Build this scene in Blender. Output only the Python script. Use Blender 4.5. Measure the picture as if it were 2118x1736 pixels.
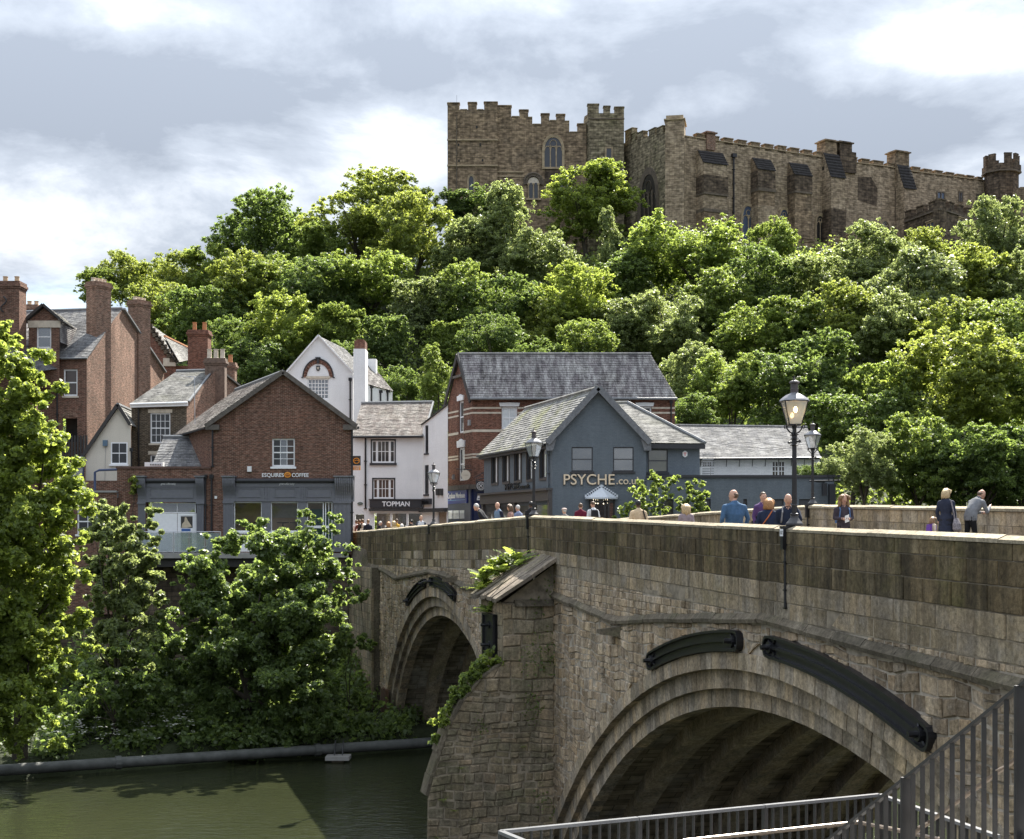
import bpy, bmesh, math, random
import numpy as np
from mathutils import Vector, Matrix
from mathutils.kdtree import KDTree

# ------------------------------------------------------------------ scene, camera, sky, sun
for o in list(bpy.data.objects):
 bpy.data.objects.remove(o)
scene = bpy.context.scene
COL = scene.collection
rnd = random.Random(7)
nrs = np.random.RandomState(11)
R = math.radians

F, CX, YH, EYE = 3000.0, 1059.0, 1095.0, 10.7      # picture is measured at 2118 px wide
cam_d = bpy.data.cameras.new('camera')
cam_d.sensor_width = 36.0
cam_d.lens = 36.0 * F / 2118.0
cam_d.shift_y = (YH - 868.0) / 2118.0
cam_d.clip_end = 3000
cam = bpy.data.objects.new('camera', cam_d)
cam.location = (0, 0, EYE)
cam.rotation_euler = (R(90), 0, 0)
COL.objects.link(cam)
scene.camera = cam

SUN_DIR = Vector((0.36, 0.82, 1.0)).normalized()
sun_d = bpy.data.lights.new('sun', 'SUN')
sun_d.energy = 4.4
sun_d.angle = R(0.5)
sun_d.color = (1.0, 0.95, 0.86)
sun = bpy.data.objects.new('sun', sun_d)
sun.rotation_euler = SUN_DIR.to_track_quat('Z', 'Y').to_euler()
COL.objects.link(sun)

scene.view_settings.view_transform = 'Standard'
scene.view_settings.look = 'None'
scene.view_settings.gamma = 1.0
scene.view_settings.use_curve_mapping = False
scene.view_settings.exposure = 1.85
scene.render.engine = 'CYCLES'
scene.cycles.use_denoising = True
scene.cycles.max_bounces = 8
scene.cycles.transparent_max_bounces = 8


class G:
 """tiny node-graph helper"""
 def __init__(self, nt):
  self.nt = nt
  nt.nodes.clear()

 def n(self, t, **kw):
  nd = self.nt.nodes.new(t)
  for k, v in kw.items():
   setattr(nd, k, v)
  return nd

 def l(self, a, b):
  self.nt.links.new(a, b)

 def put(self, sock, v):
  if hasattr(v, 'is_output'):
   self.l(v, sock)
  elif isinstance(v, (tuple, list)) and len(v) == 3 and sock.type == 'RGBA':
   sock.default_value = (*v, 1)
  else:
   sock.default_value = v

 def math(self, op, a, b=0.0, c=None, clamp=False):
  nd = self.n('ShaderNodeMath', operation=op, use_clamp=clamp)
  self.put(nd.inputs[0], a)
  self.put(nd.inputs[1], b)
  if c is not None:
   self.put(nd.inputs[2], c)
  return nd.outputs[0]

 def vmath(self, op, a, b):
  nd = self.n('ShaderNodeVectorMath', operation=op)
  self.put(nd.inputs[0], a)
  self.put(nd.inputs[1], b)
  return nd.outputs['Value'] if op in ('DOT_PRODUCT', 'LENGTH', 'DISTANCE') else nd.outputs[0]

 def mix(self, f, a, b, mode='MIX'):
  nd = self.n('ShaderNodeMix', data_type='RGBA', blend_type=mode)
  self.put(nd.inputs[0], f)
  self.put(nd.inputs[6], a)
  self.put(nd.inputs[7], b)
  return nd.outputs[2]

 def noise(self, vec, scale, detail=3.0, rough=0.55, dist=0.0):
  nd = self.n('ShaderNodeTexNoise')
  if vec is not None:
   self.l(vec, nd.inputs['Vector'])
  nd.inputs['Scale'].default_value = scale
  nd.inputs['Detail'].default_value = detail
  nd.inputs['Roughness'].default_value = rough
  nd.inputs['Distortion'].default_value = dist
  return nd.outputs['Fac']

 def ramp(self, f, stops):
  nd = self.n('ShaderNodeValToRGB')
  self.l(f, nd.inputs[0])
  cr = nd.color_ramp
  while len(cr.elements) > len(stops):
   cr.elements.remove(cr.elements[-1])
  while len(cr.elements) < len(stops):
   cr.elements.new(1.0)
  for e, (p, c) in zip(cr.elements, stops):
   e.position = p
   e.color = (c, c, c, 1) if isinstance(c, (int, float)) else (*c, 1)
  return nd.outputs[0]

 def scalev(self, vec, s):
  nd = self.n('ShaderNodeMapping')
  self.l(vec, nd.inputs[0])
  nd.inputs['Scale'].default_value = s
  return nd.outputs[0]


# ---- world: NISHITA sky behind broken cloud
world = bpy.data.worlds.new('World')
scene.world = world
world.use_nodes = True
g = G(world.node_tree)
sky = g.n('ShaderNodeTexSky', sky_type='NISHITA')
sky.sun_disc = False
sky.sun_elevation = math.asin(SUN_DIR.z)
sky.sun_rotation = math.atan2(SUN_DIR.x, SUN_DIR.y)
SKY_K = 0.12
tc = g.n('ShaderNodeTexCoord').outputs['Generated']
sep = g.n('ShaderNodeSeparateXYZ')
g.l(tc, sep.inputs[0])
zz = g.math('MAXIMUM', sep.outputs[2], 0.0)
den = g.math('ADD', zz, 0.16)
comb = g.n('ShaderNodeCombineXYZ')
g.l(g.math('DIVIDE', sep.outputs[0], den), comb.inputs[0])
g.l(g.math('MULTIPLY', g.math('DIVIDE', sep.outputs[1], den), 0.8), comb.inputs[1])
pv = comb.outputs[0]
n1 = g.noise(pv, 1.05, 6, 0.56, 0.25)
n2 = g.noise(g.vmath('ADD', pv, (13.1, 4.7, 0.0)), 2.6, 8, 0.62, 0.3)


def blob(px, py, sx, sy):
 """soft cloud mass centred on a compass direction: falls off in azimuth and elevation"""
 az = (px - CX) / F
 el = (YH - py) / F
 ax = g.math('DIVIDE', sep.outputs[0], g.math('MAXIMUM', sep.outputs[1], 0.05))
 ex = g.math('DIVIDE', sep.outputs[2], g.math('MAXIMUM', sep.outputs[1], 0.05))
 dx = g.math('MULTIPLY', g.math('SUBTRACT', ax, az), F / sx)
 dy = g.math('MULTIPLY', g.math('SUBTRACT', ex, el), F / sy)
 r2 = g.math('ADD', g.math('MULTIPLY', dx, dx), g.math('MULTIPLY', dy, dy))
 return g.math('POWER', 2.718, g.math('MULTIPLY', r2, -1.0))


tone = g.math('ADD', g.math('MULTIPLY', n1, 0.56), g.math('MULTIPLY', n2, 0.66))
for b, amp in ((blob(1950, 110, 300, 80), 0.17), (blob(80, 480, 330, 100), 0.17), (blob(830, 330, 150, 120), 0.20),
               (blob(350, 200, 560, 130), -0.10), (blob(1800, 285, 420, 55), -0.11), (blob(1150, 120, 500, 70), -0.04), (blob(2000, 330, 140, 30), 0.16),
               (blob(250, 40, 600, 60), 0.06), (blob(60, 640, 240, 60), 0.04)):
 tone = g.math('ADD', tone, g.math('MULTIPLY', b, amp))
n3 = g.noise(pv, 7.0, 6, 0.6, 0.3)
tone = g.math('ADD', tone, g.math('MULTIPLY', n3, 0.13))
tone = g.math('SUBTRACT', tone, 0.205)
cl = g.ramp(tone, [(0.40, (0.22, 0.25, 0.30)), (0.52, (0.33, 0.365, 0.42)), (0.62, (0.50, 0.53, 0.575)), (0.72, (0.72, 0.735, 0.76)), (0.86, (0.98, 0.97, 0.955))])
gap = g.math('MULTIPLY', blob(85, 632, 190, 40), 0.95)
gap = g.math('MULTIPLY', gap, g.ramp(n2, [(0.35, 0.3), (0.6, 1.0)]))
grad = g.math('ADD', 0.60, g.math('MULTIPLY', zz, 2.3))      # cloud brightened overhead, steeper than an overcast sky, to add fill light
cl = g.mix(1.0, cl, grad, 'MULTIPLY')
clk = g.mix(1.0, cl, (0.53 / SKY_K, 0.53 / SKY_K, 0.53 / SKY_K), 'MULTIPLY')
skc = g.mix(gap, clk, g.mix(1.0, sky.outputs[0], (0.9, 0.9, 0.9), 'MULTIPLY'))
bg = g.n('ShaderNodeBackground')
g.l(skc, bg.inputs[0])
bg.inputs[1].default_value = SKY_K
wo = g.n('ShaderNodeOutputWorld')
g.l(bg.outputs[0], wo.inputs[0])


# ------------------------------------------------------------------ picture -> place
def W(px, py, Y):
 return Vector(((px - CX) / F * Y, Y, EYE + (YH - py) / F * Y))


def rg(x0, y0, s):
 return lambda x, y: ((x0 + x / s) * 0.8472, (y0 + y / s) * 0.8472)


r1 = rg(0, 650, 2.3522)
r2 = rg(800, 800, 2.3533)
r3 = rg(1600, 850, 2.3533)
r4 = rg(1050, 200, 2.824)
r5 = rg(1700, 250, 2.6475)
r8 = rg(0, 640, 3.338)
rT = rg(850, 1180, 7.564)
rE = rg(320, 1130, 3.782)
rP = rg(1340, 1060, 5.043)
rS = rg(1080, 1060, 7.894)


# ------------------------------------------------------------------ object helpers
ORG = {}


def thing(name, label, cat, loc=(0, 0, 0), group=None):
 o = bpy.data.objects.new(name, None)
 o.empty_display_size = 0.3
 COL.objects.link(o)
 o.location = loc
 o['label'] = label
 o['category'] = cat
 if group:
  o['group'] = group
 ORG[o] = Vector(loc)
 return o


def tag(o, label=None, cat=None, group=None, kind=None):
 if label: o['label'] = label
 if cat: o['category'] = cat
 if group: o['group'] = group
 if kind: o['kind'] = kind
 return o


def link(name, me, parent=None, loc=(0, 0, 0), label=None):
 o = bpy.data.objects.new(name, me)
 COL.objects.link(o)
 o.location = loc
 if parent is not None:
  o.parent = parent
  ORG[o] = ORG.get(parent, Vector((0, 0, 0)))
 else:
  ORG[o] = Vector(loc)
 if label:
  o['label'] = label
 return o


class MB:
 def __init__(self):
  self.v, self.f, self.uv = [], [], None

 def add(self, vs, fs):
  b = len(self.v)
  self.v += [tuple(p) for p in vs]
  self.f += [tuple(i + b for i in f) for f in fs]
  return self

 def quad(self, a, b, c, d):
  return self.add((a, b, c, d), ((0, 1, 2, 3),))

 def poly(self, pts):
  return self.add(pts, (tuple(range(len(pts))),))

 def hexa(self, p):
  """8 corners: bottom loop then top loop"""
  return self.add(p, ((0, 3, 2, 1), (4, 5, 6, 7), (0, 1, 5, 4), (1, 2, 6, 5), (2, 3, 7, 6), (3, 0, 4, 7)))

 def box(self, x0, x1, y0, y1, z0, z1):
  return self.hexa([(x0, y0, z0), (x1, y0, z0), (x1, y1, z0), (x0, y1, z0), (x0, y0, z1), (x1, y0, z1), (x1, y1, z1), (x0, y1, z1)])

 def prism(self, pts, d):
  """closed outline pts pushed along vector d"""
  n = len(pts)
  d = Vector(d)
  a = [Vector(p) for p in pts]
  b = [p + d for p in a]
  fs = [tuple(range(n)), tuple(range(2 * n - 1, n - 1, -1))]
  fs += [(i, i + n, (i + 1) % n + n, (i + 1) % n) for i in range(n)]
  return self.add(a + b, fs)

 def tube(self, pts, r, seg=8, cap=True):
  pts = [Vector(p) for p in pts]
  rs = r if isinstance(r, (list, tuple)) else [r] * len(pts)
  rings = []
  prev = None
  for i, p in enumerate(pts):
   t = (pts[min(i + 1, len(pts) - 1)] - pts[max(i - 1, 0)])
   if t.length < 1e-9: t = Vector((0, 0, 1))
   t.normalize()
   if prev is None:
    a = t.orthogonal().normalized()
   else:
    a = (prev - t * prev.dot(t)).normalized()
   prev = a
   b = t.cross(a)
   rings.append([p + (a * math.cos(k * 2 * math.pi / seg) + b * math.sin(k * 2 * math.pi / seg)) * rs[i] for k in range(seg)])
  vs = [q for rr in rings for q in rr]
  fs = []
  for i in range(len(rings) - 1):
   for k in range(seg):
    k2 = (k + 1) % seg
    fs.append((i * seg + k, i * seg + k2, (i + 1) * seg + k2, (i + 1) * seg + k))
  if cap:
   fs.append(tuple(range(seg - 1, -1, -1)))
   m = (len(rings) - 1) * seg
   fs.append(tuple(range(m, m + seg)))
  return self.add(vs, fs)

 def lathe(self, prof, seg=16, c=(0, 0, 0), cap=True):
  vs, fs = [], []
  for (r, z) in prof:
   for k in range(seg):
    a = 2 * math.pi * (k + 0.5) / seg
    vs.append((c[0] + r * math.cos(a), c[1] + r * math.sin(a), c[2] + z))
  for i in range(len(prof) - 1):
   for k in range(seg):
    k2 = (k + 1) % seg
    fs.append((i * seg + k, i * seg + k2, (i + 1) * seg + k2, (i + 1) * seg + k))
  if cap:
   fs.append(tuple(range(seg - 1, -1, -1)))
   m = (len(prof) - 1) * seg
   fs.append(tuple(range(m, m + seg)))
  return self.add(vs, fs)

 def build(self, name, mat, parent=None, smooth=False, label=None, kind=None, loc=None):
  if not self.f:
   return None
  if parent is not None:
   org = ORG.get(parent, Vector((0, 0, 0)))
  else:
   org = Vector(loc) if loc is not None else Vector((0, 0, 0))
  me = bpy.data.meshes.new(name)
  co = np.array(self.v, dtype=np.float64)
  me.from_pydata((co - np.array(org)).tolist(), [], self.f)
  me.update()
  nP, nL = len(me.polygons), len(me.loops)
  nor = np.zeros(nP * 3)
  me.polygons.foreach_get('normal', nor)
  nor = nor.reshape(-1, 3)
  tot = np.zeros(nP, dtype=np.int32)
  me.polygons.foreach_get('loop_total', tot)
  vi = np.zeros(nL, dtype=np.int32)
  me.loops.foreach_get('vertex_index', vi)
  flat = np.abs(nor[:, 2]) > 0.94
  t = np.c_[-nor[:, 1], nor[:, 0], np.zeros(nP)]
  t[np.linalg.norm(t, axis=1) < 1e-6] = (1, 0, 0)
  t /= np.linalg.norm(t, axis=1)[:, None]
  sg = np.where(np.abs(t[:, 0]) > 0.35, np.sign(t[:, 0]), np.sign(t[:, 1]))
  t *= np.where(sg == 0, 1, sg)[:, None]
  b = np.cross(nor, t)
  b *= np.where(b[:, 2] < 0, -1, 1)[:, None]
  t[flat] = (1, 0, 0)
  b[flat] = (0, 1, 0)
  tl = np.repeat(t, tot, axis=0)
  bl = np.repeat(b, tot, axis=0)
  p = co[vi]
  uvv = np.empty((nL, 2))
  uvv[:, 0] = (p * tl).sum(1)
  uvv[:, 1] = (p * bl).sum(1)
  if self.uv is not None:
   uvv = np.array(self.uv)[vi]
  uvl = me.uv_layers.new(name='UVMap')
  uvl.data.foreach_set('uv', uvv.ravel())
  if smooth:
   me.polygons.foreach_set('use_smooth', np.ones(nP, dtype=bool))
  if mat is not None:
   me.materials.append(mat)
  o = link(name, me, parent, (0, 0, 0) if parent is not None else org, label)
  if kind:
   o['kind'] = kind
  return o


def words(txt, mat, parent, pos, size, yaw=0.0, depth=0.012, name='lettering', align='LEFT', shear=0.0, sx=1.0, bold=0.0, width=None):
 """lettering as a mesh of its own; width fits the whole line to that many metres"""
 cu = bpy.data.curves.new(name, 'FONT')
 cu.body = txt
 cu.size = size
 cu.extrude = depth
 cu.align_x = align
 cu.shear = shear
 cu.offset = bold
 cu.resolution_u = 4
 t = bpy.data.objects.new('tmp_text', cu)
 COL.objects.link(t)
 me = bpy.data.meshes.new_from_object(t.evaluated_get(bpy.context.evaluated_depsgraph_get()))
 bpy.data.objects.remove(t)
 xs_ = [v.co.x for v in me.vertices]
 if width:
  sx = width / (max(xs_) - min(xs_))
 me.transform(Matrix.Rotation(yaw, 4, 'Z') @ Matrix.Rotation(R(90), 4, 'X') @ Matrix.Diagonal((sx, 1, 1, 1)))
 me.materials.clear()
 me.materials.append(mat)
 me.name = name
 return link(name, me, parent, Vector(pos) - ORG.get(parent, Vector((0, 0, 0))))


# ------------------------------------------------------------------ materials
MATS = {}


def newmat(name):
 m = bpy.data.materials.new(name)
 m.use_nodes = True
 gg = G(m.node_tree)
 bs = gg.n('ShaderNodeBsdfPrincipled')
 out = gg.n('ShaderNodeOutputMaterial')
 gg.l(bs.outputs[0], out.inputs[0])
 MATS[name] = m
 return m, gg, bs, out


def bump(gg, bs, h, strength=0.5, dist=0.02):
 b = gg.n('ShaderNodeBump')
 b.inputs['Strength'].default_value = strength
 b.inputs['Distance'].default_value = dist
 gg.l(h, b.inputs['Height'])
 gg.l(b.outputs[0], bs.inputs['Normal'])


def plain(name, col, rough=0.6, metal=0.0, var=0.12, spec=0.4, scale=6.0):
 if name in MATS:
  return MATS[name]
 m, gg, bs, out = newmat(name)
 geo = gg.n('ShaderNodeNewGeometry').outputs['Position']
 nz = gg.noise(geo, scale, 4, 0.6)
 dark = tuple(c * (1 - var) for c in col)
 lite = tuple(min(1, c * (1 + var)) for c in col)
 gg.put(bs.inputs['Base Color'], gg.mix(gg.ramp(nz, [(0.3, 0.0), (0.7, 1.0)]), dark, lite))
 bs.inputs['Roughness'].default_value = rough
 bs.inputs['Metallic'].default_value = metal
 bs.inputs['Specular IOR Level'].default_value = spec
 return m


def brick_mat(name, c1, c2, mortar, bw=0.225, rh=0.075, ms=0.010, stain=0.4, patch=(0.5, 0.45, 0.4), patch_amt=0.25, bstr=0.35, var=0.34):
 m, gg, bs, out = newmat(name)
 uv = gg.n('ShaderNodeTexCoord').outputs['UV']
 geo = gg.n('ShaderNodeNewGeometry').outputs['Position']
 wob = gg.n('ShaderNodeTexNoise')
 gg.l(uv, wob.inputs['Vector'])
 wob.inputs['Scale'].default_value = 3.0
 off = gg.vmath('SCALE', wob.outputs['Color'], (0, 0, 0))
 off.node.inputs['Scale'].default_value = ms * 1.2
 bt = gg.n('ShaderNodeTexBrick')
 gg.l(gg.vmath('ADD', uv, off), bt.inputs['Vector'])
 bt.inputs['Scale'].default_value = 1.0
 bt.inputs['Brick Width'].default_value = bw
 bt.inputs['Row Height'].default_value = rh
 bt.inputs['Mortar Size'].default_value = ms
 bt.inputs['Mortar Smooth'].default_value = 0.2
 bt.inputs['Bias'].default_value = 0.0
 gg.put(bt.inputs['Color1'], c1)
 gg.put(bt.inputs['Color2'], c2)
 gg.put(bt.inputs['Mortar'], mortar)
 n1 = gg.noise(geo, 0.55, 5, 0.6)
 n2 = gg.noise(gg.scalev(geo, (2.2, 2.2, 0.5)), 1.0, 5, 0.65)
 n3 = gg.noise(geo, 22.0, 3, 0.6)
 col = gg.mix(gg.math('MULTIPLY', gg.ramp(n1, [(0.52, 0.0), (0.72, 1.0)]), patch_amt), bt.outputs[0], patch)
 n4 = gg.noise(gg.scalev(uv, (0.9 / bw, 0.9 / rh, 1.0)), 1.0, 1.0, 0.5)
 col = gg.mix(1.0, col, gg.ramp(n4, [(0.36, 1.0 - var), (0.50, 1.0), (0.66, 1.0 + var * 0.9)]), 'MULTIPLY')
 k = gg.ramp(n2, [(0.30, 1.0 - stain), (0.62, 1.0)])
 col = gg.mix(1.0, col, k, 'MULTIPLY')
 col = gg.mix(1.0, col, gg.ramp(n3, [(0.25, 0.82), (0.75, 1.12)]), 'MULTIPLY')
 gg.put(bs.inputs['Base Color'], col)
 bs.inputs['Roughness'].default_value = 0.9
 bs.inputs['Specular IOR Level'].default_value = 0.2
 h = gg.math('SUBTRACT', gg.math('MULTIPLY', n3, 0.5), bt.outputs['Fac'])
 bump(gg, bs, h, bstr, 0.012)
 return m


def block_mat(name, tones, stain_col, stain_amt, moss=(0.10, 0.11, 0.035), moss_amt=0.15, pale=(0.42, 0.36, 0.29), pale_amt=0.3, sc=1.0, bs_=0.5):
 """for stones built one by one: a tone of its own for every stone, weathering laid over all"""
 m, gg, bs, out = newmat(name)
 geon = gg.n('ShaderNodeNewGeometry')
 geo = geon.outputs['Position']
 oi = gg.n('ShaderNodeObjectInfo')
 rn = gg.math('FRACT', gg.math('ADD', oi.outputs['Random'], gg.math('MULTIPLY', geon.outputs['Random Per Island'], 7.31)))
 k = len(tones)
 col = gg.ramp(rn, [(i / max(1, k - 1), t) for i, t in enumerate(tones)])
 n1 = gg.noise(geo, 1.3 * sc, 6, 0.65, 0.5)
 col = gg.mix(gg.math('MULTIPLY', gg.ramp(n1, [(0.46, 0.0), (0.66, 1.0)]), pale_amt), col, pale)
 n2 = gg.noise(gg.scalev(geo, (2.6, 2.6, 0.28)), 1.0 * sc, 6, 0.68)
 col = gg.mix(gg.math('MULTIPLY', gg.ramp(n2, [(0.40, 1.0), (0.60, 0.0)]), stain_amt), col, stain_col)
 n3 = gg.noise(geo, 0.7 * sc, 5, 0.7)
 col = gg.mix(gg.math('MULTIPLY', gg.ramp(n3, [(0.52, 0.0), (0.68, 1.0)]), moss_amt), col, moss)
 n4 = gg.noise(geo, 11.0 * sc, 7, 0.75)
 col = gg.mix(1.0, col, gg.ramp(n4, [(0.30, 0.45), (0.50, 1.0), (0.70, 1.55)]), 'MULTIPLY')
 n5 = gg.noise(geo, 0.33, 4, 0.6)
 col = gg.mix(1.0, col, gg.ramp(n5, [(0.32, 0.72), (0.66, 1.18)]), 'MULTIPLY')
 gg.put(bs.inputs['Base Color'], col)
 bs.inputs['Roughness'].default_value = 0.92
 bs.inputs['Specular IOR Level'].default_value = 0.2
 hh = gg.math('ADD', gg.math('MULTIPLY', n4, 0.6), gg.math('MULTIPLY', n1, 0.9))
 bump(gg, bs, hh, bs_, 0.05)
 return m


parapet_m = block_mat('parapet_stone', [(0.101, 0.073, 0.037), (0.158, 0.119, 0.062), (0.209, 0.155, 0.084), (0.089, 0.065, 0.035), (0.133, 0.105, 0.055), (0.265, 0.206, 0.121)], (0.030, 0.025, 0.016), 0.75, pale=(0.25, 0.20, 0.13), pale_amt=0.45, moss=(0.095, 0.088, 0.030), moss_amt=0.5)
lower_m = block_mat('base_course_stone', [(0.282, 0.224, 0.145), (0.381, 0.300, 0.189), (0.226, 0.178, 0.114), (0.438, 0.334, 0.207), (0.338, 0.287, 0.215)], (0.075, 0.062, 0.045), 0.6, pale=(0.37, 0.34, 0.30), pale_amt=0.5, moss_amt=0.15)
coping_m = block_mat('coping_stone', [(0.33, 0.285, 0.205), (0.28, 0.24, 0.17), (0.39, 0.335, 0.245)], (0.22, 0.18, 0.12), 0.35, pale=(0.42, 0.365, 0.27), pale_amt=0.3, moss_amt=0.1)
spandrel_m = block_mat('spandrel_stone', [(0.330, 0.251, 0.160), (0.465, 0.356, 0.227), (0.556, 0.428, 0.288), (0.240, 0.178, 0.114), (0.391, 0.299, 0.201), (0.512, 0.364, 0.215)], (0.075, 0.06, 0.042), 0.5, pale=(0.47, 0.41, 0.335), pale_amt=0.6, moss_amt=0.10, bs_=1.0)
voussoir_m = block_mat('voussoir_stone', [(0.355, 0.283, 0.193), (0.477, 0.373, 0.247), (0.402, 0.336, 0.255), (0.239, 0.193, 0.136), (0.556, 0.418, 0.261)], (0.08, 0.07, 0.055), 0.55, pale=(0.33, 0.31, 0.28), pale_amt=0.4, moss_amt=0.15)
pier_m = block_mat('pier_stone', [(0.290, 0.234, 0.151), (0.386, 0.304, 0.194), (0.242, 0.203, 0.137), (0.338, 0.281, 0.194), (0.419, 0.312, 0.201), (0.306, 0.265, 0.173)], (0.07, 0.065, 0.045), 0.55, moss=(0.09, 0.105, 0.045), moss_amt=0.4, pale=(0.31, 0.275, 0.215), pale_amt=0.35, bs_=0.9)
string_m = block_mat('string_course_stone', [(0.13, 0.11, 0.08), (0.17, 0.14, 0.10), (0.11, 0.095, 0.07)], (0.06, 0.05, 0.035), 0.5, moss_amt=0.3, pale=(0.28, 0.24, 0.18))
flag_m = block_mat('flagstone', [(0.12, 0.10, 0.078), (0.22, 0.18, 0.135), (0.34, 0.275, 0.20), (0.16, 0.13, 0.10)], (0.07, 0.06, 0.05), 0.4, moss=(0.16, 0.15, 0.05), moss_amt=0.4)
soffit_lime = brick_mat('limewashed_soffit', (0.46, 0.40, 0.31), (0.30, 0.255, 0.19), (0.17, 0.14, 0.10), 0.9, 0.33, 0.02, stain=0.55, patch=(0.66, 0.63, 0.57), patch_amt=0.8)
soffit_m = brick_mat('soffit_stone', (0.47, 0.39, 0.27), (0.35, 0.285, 0.195), (0.17, 0.14, 0.10), 0.9, 0.33, 0.02, stain=0.4, patch=(0.50, 0.46, 0.41), patch_amt=0.6)
rib_m = block_mat('rib_stone', [(0.403, 0.324, 0.216), (0.295, 0.234, 0.156), (0.457, 0.364, 0.234)], (0.11, 0.095, 0.07), 0.5, moss_amt=0.3, pale=(0.36, 0.34, 0.30), pale_amt=0.45)
mortar_m = plain('lime_mortar', (0.34, 0.295, 0.235), 0.95, var=0.4, scale=3.0)
dark_mortar_m = plain('old_mortar', (0.25, 0.21, 0.155), 0.95, var=0.45, scale=3.0)
bank_stone_m = brick_mat('bank_wall_stone', (0.14, 0.105, 0.075), (0.09, 0.07, 0.05), (0.06, 0.05, 0.04), 0.5, 0.26, 0.02, stain=0.6)

castle_m = brick_mat('castle_stone', (0.403, 0.297, 0.188), (0.224, 0.162, 0.105), (0.190, 0.146, 0.100), 0.62, 0.27, 0.02, stain=0.5, patch=(0.151, 0.121, 0.089), patch_amt=0.75, bstr=0.8, var=0.38)
castle_pale_m = brick_mat('castle_pale_stone', (0.482, 0.375, 0.257), (0.302, 0.230, 0.154), (0.224, 0.174, 0.123), 0.58, 0.26, 0.02, stain=0.45, patch=(0.560, 0.448, 0.319), patch_amt=0.6, bstr=0.8, var=0.32)
castle_green_m = brick_mat('castle_weathered_stone', (0.347, 0.291, 0.192), (0.224, 0.185, 0.121), (0.157, 0.132, 0.089), 0.66, 0.32, 0.03, var=0.45, stain=0.5, patch=(0.140, 0.140, 0.068), patch_amt=0.6, bstr=0.9)
castle_dark_m = brick_mat('castle_sooty_stone', (0.174, 0.129, 0.089), (0.101, 0.076, 0.055), (0.073, 0.058, 0.046), 0.68, 0.33, 0.03, var=0.4, stain=0.5, patch=(0.202, 0.157, 0.108), patch_amt=0.5, bstr=0.7)
dressed_m = plain('dressed_stone', (0.36, 0.28, 0.18), 0.9, var=0.35, scale=2.0)
dressed_dark_m = plain('dressed_dark_stone', (0.125, 0.10, 0.074), 0.9, var=0.35, scale=2.0)

brick_red = brick_mat('red_brick', (0.190, 0.084, 0.056), (0.120, 0.056, 0.040), (0.27, 0.22, 0.17), ms=0.009, stain=0.3, patch=(0.27, 0.13, 0.085))
brick_old = brick_mat('old_pink_brick', (0.275, 0.140, 0.094), (0.165, 0.088, 0.060), (0.33, 0.275, 0.215), ms=0.011, stain=0.35, patch=(0.42, 0.26, 0.19), patch_amt=0.5)
brick_orange = brick_mat('striped_house_brick', (0.225, 0.090, 0.058), (0.150, 0.062, 0.042), (0.24, 0.18, 0.14), ms=0.009, stain=0.35, patch=(0.30, 0.15, 0.10))
brick_brown = brick_mat('brown_brick', (0.098, 0.070, 0.046), (0.060, 0.045, 0.033), (0.24, 0.205, 0.155), ms=0.012, stain=0.3, patch=(0.14, 0.10, 0.065))
blue_brick = brick_mat('slate_blue_paint', (0.150, 0.174, 0.196), (0.142, 0.165, 0.186), (0.125, 0.145, 0.165), ms=0.008, stain=0.14, patch=(0.165, 0.188, 0.208), patch_amt=0.4, bstr=0.2, var=0.05)
white_wall = brick_mat('white_render', (0.84, 0.84, 0.84), (0.82, 0.82, 0.82), (0.80, 0.80, 0.80), 1.4, 0.7, 0.01, stain=0.05, patch=(0.74, 0.73, 0.71), patch_amt=0.3, bstr=0.12, var=0.02)
cream_wall = brick_mat('cream_render', (0.66, 0.61, 0.52), (0.64, 0.59, 0.50), (0.62, 0.57, 0.48), 1.4, 0.7, 0.01, stain=0.06, patch=(0.58, 0.53, 0.45), patch_amt=0.3, bstr=0.1, var=0.02)
cottage_white = brick_mat('whitewashed_brick', (0.86, 0.86, 0.86), (0.82, 0.82, 0.82), (0.72, 0.72, 0.72), 0.3, 0.09, 0.01, stain=0.05, patch=(0.76, 0.76, 0.75), patch_amt=0.3, var=0.05)


def slate_mat(name, tones, lich, lich_amt, moss_amt=0.0):
 m, gg, bs, out = newmat(name)
 geon = gg.n('ShaderNodeNewGeometry')
 geo = geon.outputs['Position']
 rn = geon.outputs['Random Per Island']
 col = gg.ramp(rn, [(i / (len(tones) - 1), t) for i, t in enumerate(tones)])
 n1 = gg.noise(gg.scalev(geo, (2.4, 0.6, 0.42)), 1.2, 7, 0.74)
 col = gg.mix(gg.math('MULTIPLY', gg.ramp(n1, [(0.44, 0.0), (0.64, 1.0)]), lich_amt), col, lich)
 n6 = gg.noise(gg.scalev(geo, (2.0, 0.5, 0.3)), 0.9, 6, 0.7)
 col = gg.mix(1.0, col, gg.ramp(n6, [(0.36, 0.62), (0.62, 1.1)]), 'MULTIPLY')
 n5 = gg.noise(geo, 0.5, 4, 0.6)
 col = gg.mix(gg.math('MULTIPLY', gg.ramp(n5, [(0.50, 0.0), (0.66, 1.0)]), moss_amt), col, (0.24, 0.25, 0.07))
 n2 = gg.noise(geo, 16, 4, 0.7)
 col = gg.mix(1.0, col, gg.ramp(n2, [(0.3, 0.75), (0.7, 1.2)]), 'MULTIPLY')
 gg.put(bs.inputs['Base Color'], col)
 bs.inputs['Roughness'].default_value = 0.85
 bs.inputs['Specular IOR Level'].default_value = 0.15
 bump(gg, bs, n2, 0.3, 0.01)
 return m


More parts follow.
